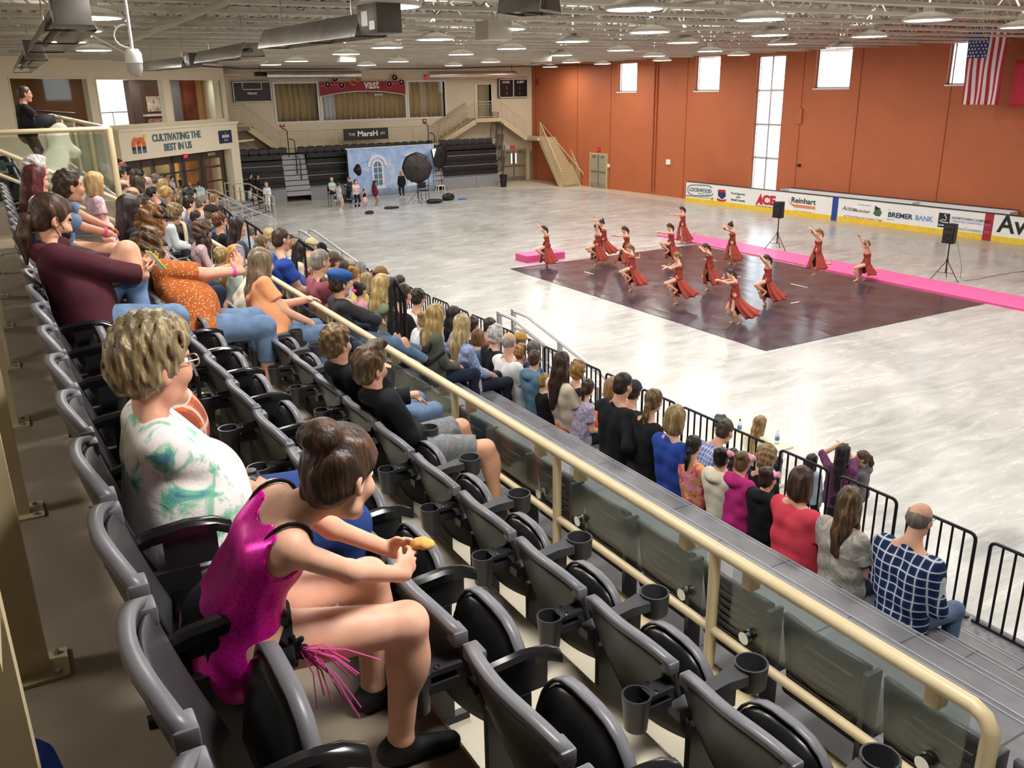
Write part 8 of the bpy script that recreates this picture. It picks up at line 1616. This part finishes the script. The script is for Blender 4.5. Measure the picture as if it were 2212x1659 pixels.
p = onZ(1638, 916, 1.22); c_ = thing('office_chair', 'dark chair under the blond judge beyond the table', 'chair', (p[0], p[1], 0)); MB().box((p[0] - .2, p[1] - .22, .40), (p[0] + .24, p[1] + .22, .45), 0, None, .02).build('seat', M_BLACK, c_, True); MB().tube([(p[0], p[1], 0.03), (p[0], p[1], .4)], .03, 8).build('post', M_BLACKMET, c_); MB().lathe([(.25, 0), (.25, .03), (.03, .06)], (p[0], p[1], 0), 12).build('base', M_BLACKMET, c_)
person('judge with long straight blond hair sitting beyond the table with her back turned', (p[0], p[1], .45), .15, s=1., hair=('verylong', '8a6d42', 'c9a970'), top=('tee', cloth('cream tee', 'e8ddc8')), bottom=('pants', DDEN), shoe=SNK, h=.0115, head=(.05, .76), yaw=.1)
floor_person('girl with straight dark hair in a pale denim jacket beyond the barrier', 1754, 999, 1.18, .3, sex='f', hair=('long', '241d1b', '3a302c'), top=('jacket', cloth('pale denim', 'b9cbdd', .08)), bottom=('pants', BLKP))
floor_person('woman with long black hair in a purple speckled top raising her hands', 1821, 982, 1.5, .5, hair=('verylong', '1c1718', '30282a'), top=('elbow', cloth('purple speckle', '5a2c50', .1, kind='dots', c2='9a6a90', sc=.6)), bottom=('pants', BLKP), hl=(.26, .12, 1.52), hr=(.3, .04, 1.5), fat=1.15, sleeve=1.2)
floor_person('girl with a long brown ponytail in a grey hoodie bending sideways and smiling', 1862, 986, 1.32, 2.2, hair=('pony', '4a3426', '6d5038'), top=('hoodie', cloth('grey hoodie', '6d6a70', .1)), bottom=('pants', cloth('grey leggings', '55555a')), side=.1)
# ------------------------------------------------------------------ loose items in the stand
p = onX(480, 735, 1.35); t = thing('carton', 'white and navy carton under the seats of the middle row', 'box', (1.5, p[1], fz(1))); y = onX(482, 735, 1.5)[1]; MB().box((1.38, y - .17, fz(1)), (1.62, y + .17, fz(1) + .26)).build('body', M_NAVY, t); MB().box((1.375, y - .175, fz(1) + .2), (1.625, y + .175, fz(1) + .27)).build('lid', M_WHITE, t)
y = onX(440, 930, .78)[1]; t = thing('clear_bag', 'clear plastic stadium bag with a black strap on the floor beside the tie-dye woman', 'bag', (.76, y, ZA)); MB().box((.66, y - .16, ZA), (.86, y + .16, ZA + .26), 0, None, .03).build('pouch', glass('clear vinyl', (.95, .97, .95), .10), t, True); MB().tube([(.76, y - .14, ZA + .25), (.76, y - .15, ZA + .38), (.76, y, ZA + .44), (.76, y + .15, ZA + .36), (.76, y + .14, ZA + .25)], .012, 6).build('strap', M_BLACK, t, True)
y = seat_y(3) + .05; t = thing('plaid_bag', 'orange and grey plaid bag on the seat left of the tie-dye woman', 'bag', (.42, y, 4.95)); f = Fld(); f.el((0, 0, .16), (.13, .2, .17), None, .03); me = f.mesh('body', .012, (.008, 24, 3)); child(me, 'body', cloth('orange plaid', 'd4643a', .06, kind='plaid', c2='8c4a38', c3='cfc4b8', sc=1.4), t); MB().tube([(.42, y - .12, 5.22), (.42, y - .1, 5.42), (.42, y + .1, 5.42), (.42, y + .12, 5.22)], .012, 6).build('handle', mat('bag strap', 'a0452c', .6), t, True)
p = onX(862, 705, 4.35); t = thing('stroller', 'black stroller seat with a string of bright toys below the blue flat cap', 'stroller', (4.2, p[1], 2.7)); y = p[1]
MB().tube([(3.95, y + .2 * math.cos(q), 3.02 + .34 * math.sin(q)) for q in np.linspace(-.3, 2.6, 12)], .03, 8).build('canopy_rim', M_BLACK, t, True); f = Fld(); f.el((0, 0, .2), (.3, .2, .2), None, .03).el((.15, 0, .32), (.1, .18, .12), None, .05); k = child(f.mesh('body', .014, (.02, 20, 5)), 'body', BLK, t); k.location = (0, 0, .02)
for i, cc in enumerate(('e0457f', 'f0b03c', '5cc0e0', 'e23c8c', '8a58c8', '6cc46a')): MB().lathe([(0, -.03), (.03, 0), (0, .03)], (4.05 + .04 * i, y + .12 - .05 * i, 3.38 - .07 * i), 10).build('toy', mat('toy ' + cc, cc, .5), t, True)
for dx in (-.2, .2): MB().lathe([(.09, -.015), (.1, 0), (.09, .015), (.02, .015), (.02, -.015)], (4.25 + dx, y, 2.80), 16, 0, rotx(PI / 2)).build('wheel', M_BLACKMET, t, True)
tag(MB().lathe([(0, 0), (.07, 0), (.07, .002), (0, .002)], onZ(917, 777, 2.702), 20).build('floor_sticker', M_WHITE), 'round white sticker on the grey bleacher deck', 'sticker')
y = onX(1440, 1000, 6.1)[1]; tag(MB().box((5.95, y - .12, 1.872), (6.3, y + .15, 1.88)).build('programme', M_WHITE), 'white programme lying by the royal blue polo on the bleacher deck', 'paper')
p = onZ(70, 1668, 4.95); f = Fld(); f.el((0, 0, 0), (.07, .11, .11), None, .02); me = f.mesh('knit_cap', .008, (.003, 90, 2)); o = bpy.data.objects.new('knit_cap', me); COL.objects.link(o); o.location = onZ(75, 1690, 4.6); me.materials.append(cloth('royal knit', '2f4fae')); tag(o, 'royal blue knitted cap just entering the lower left corner', 'cap')
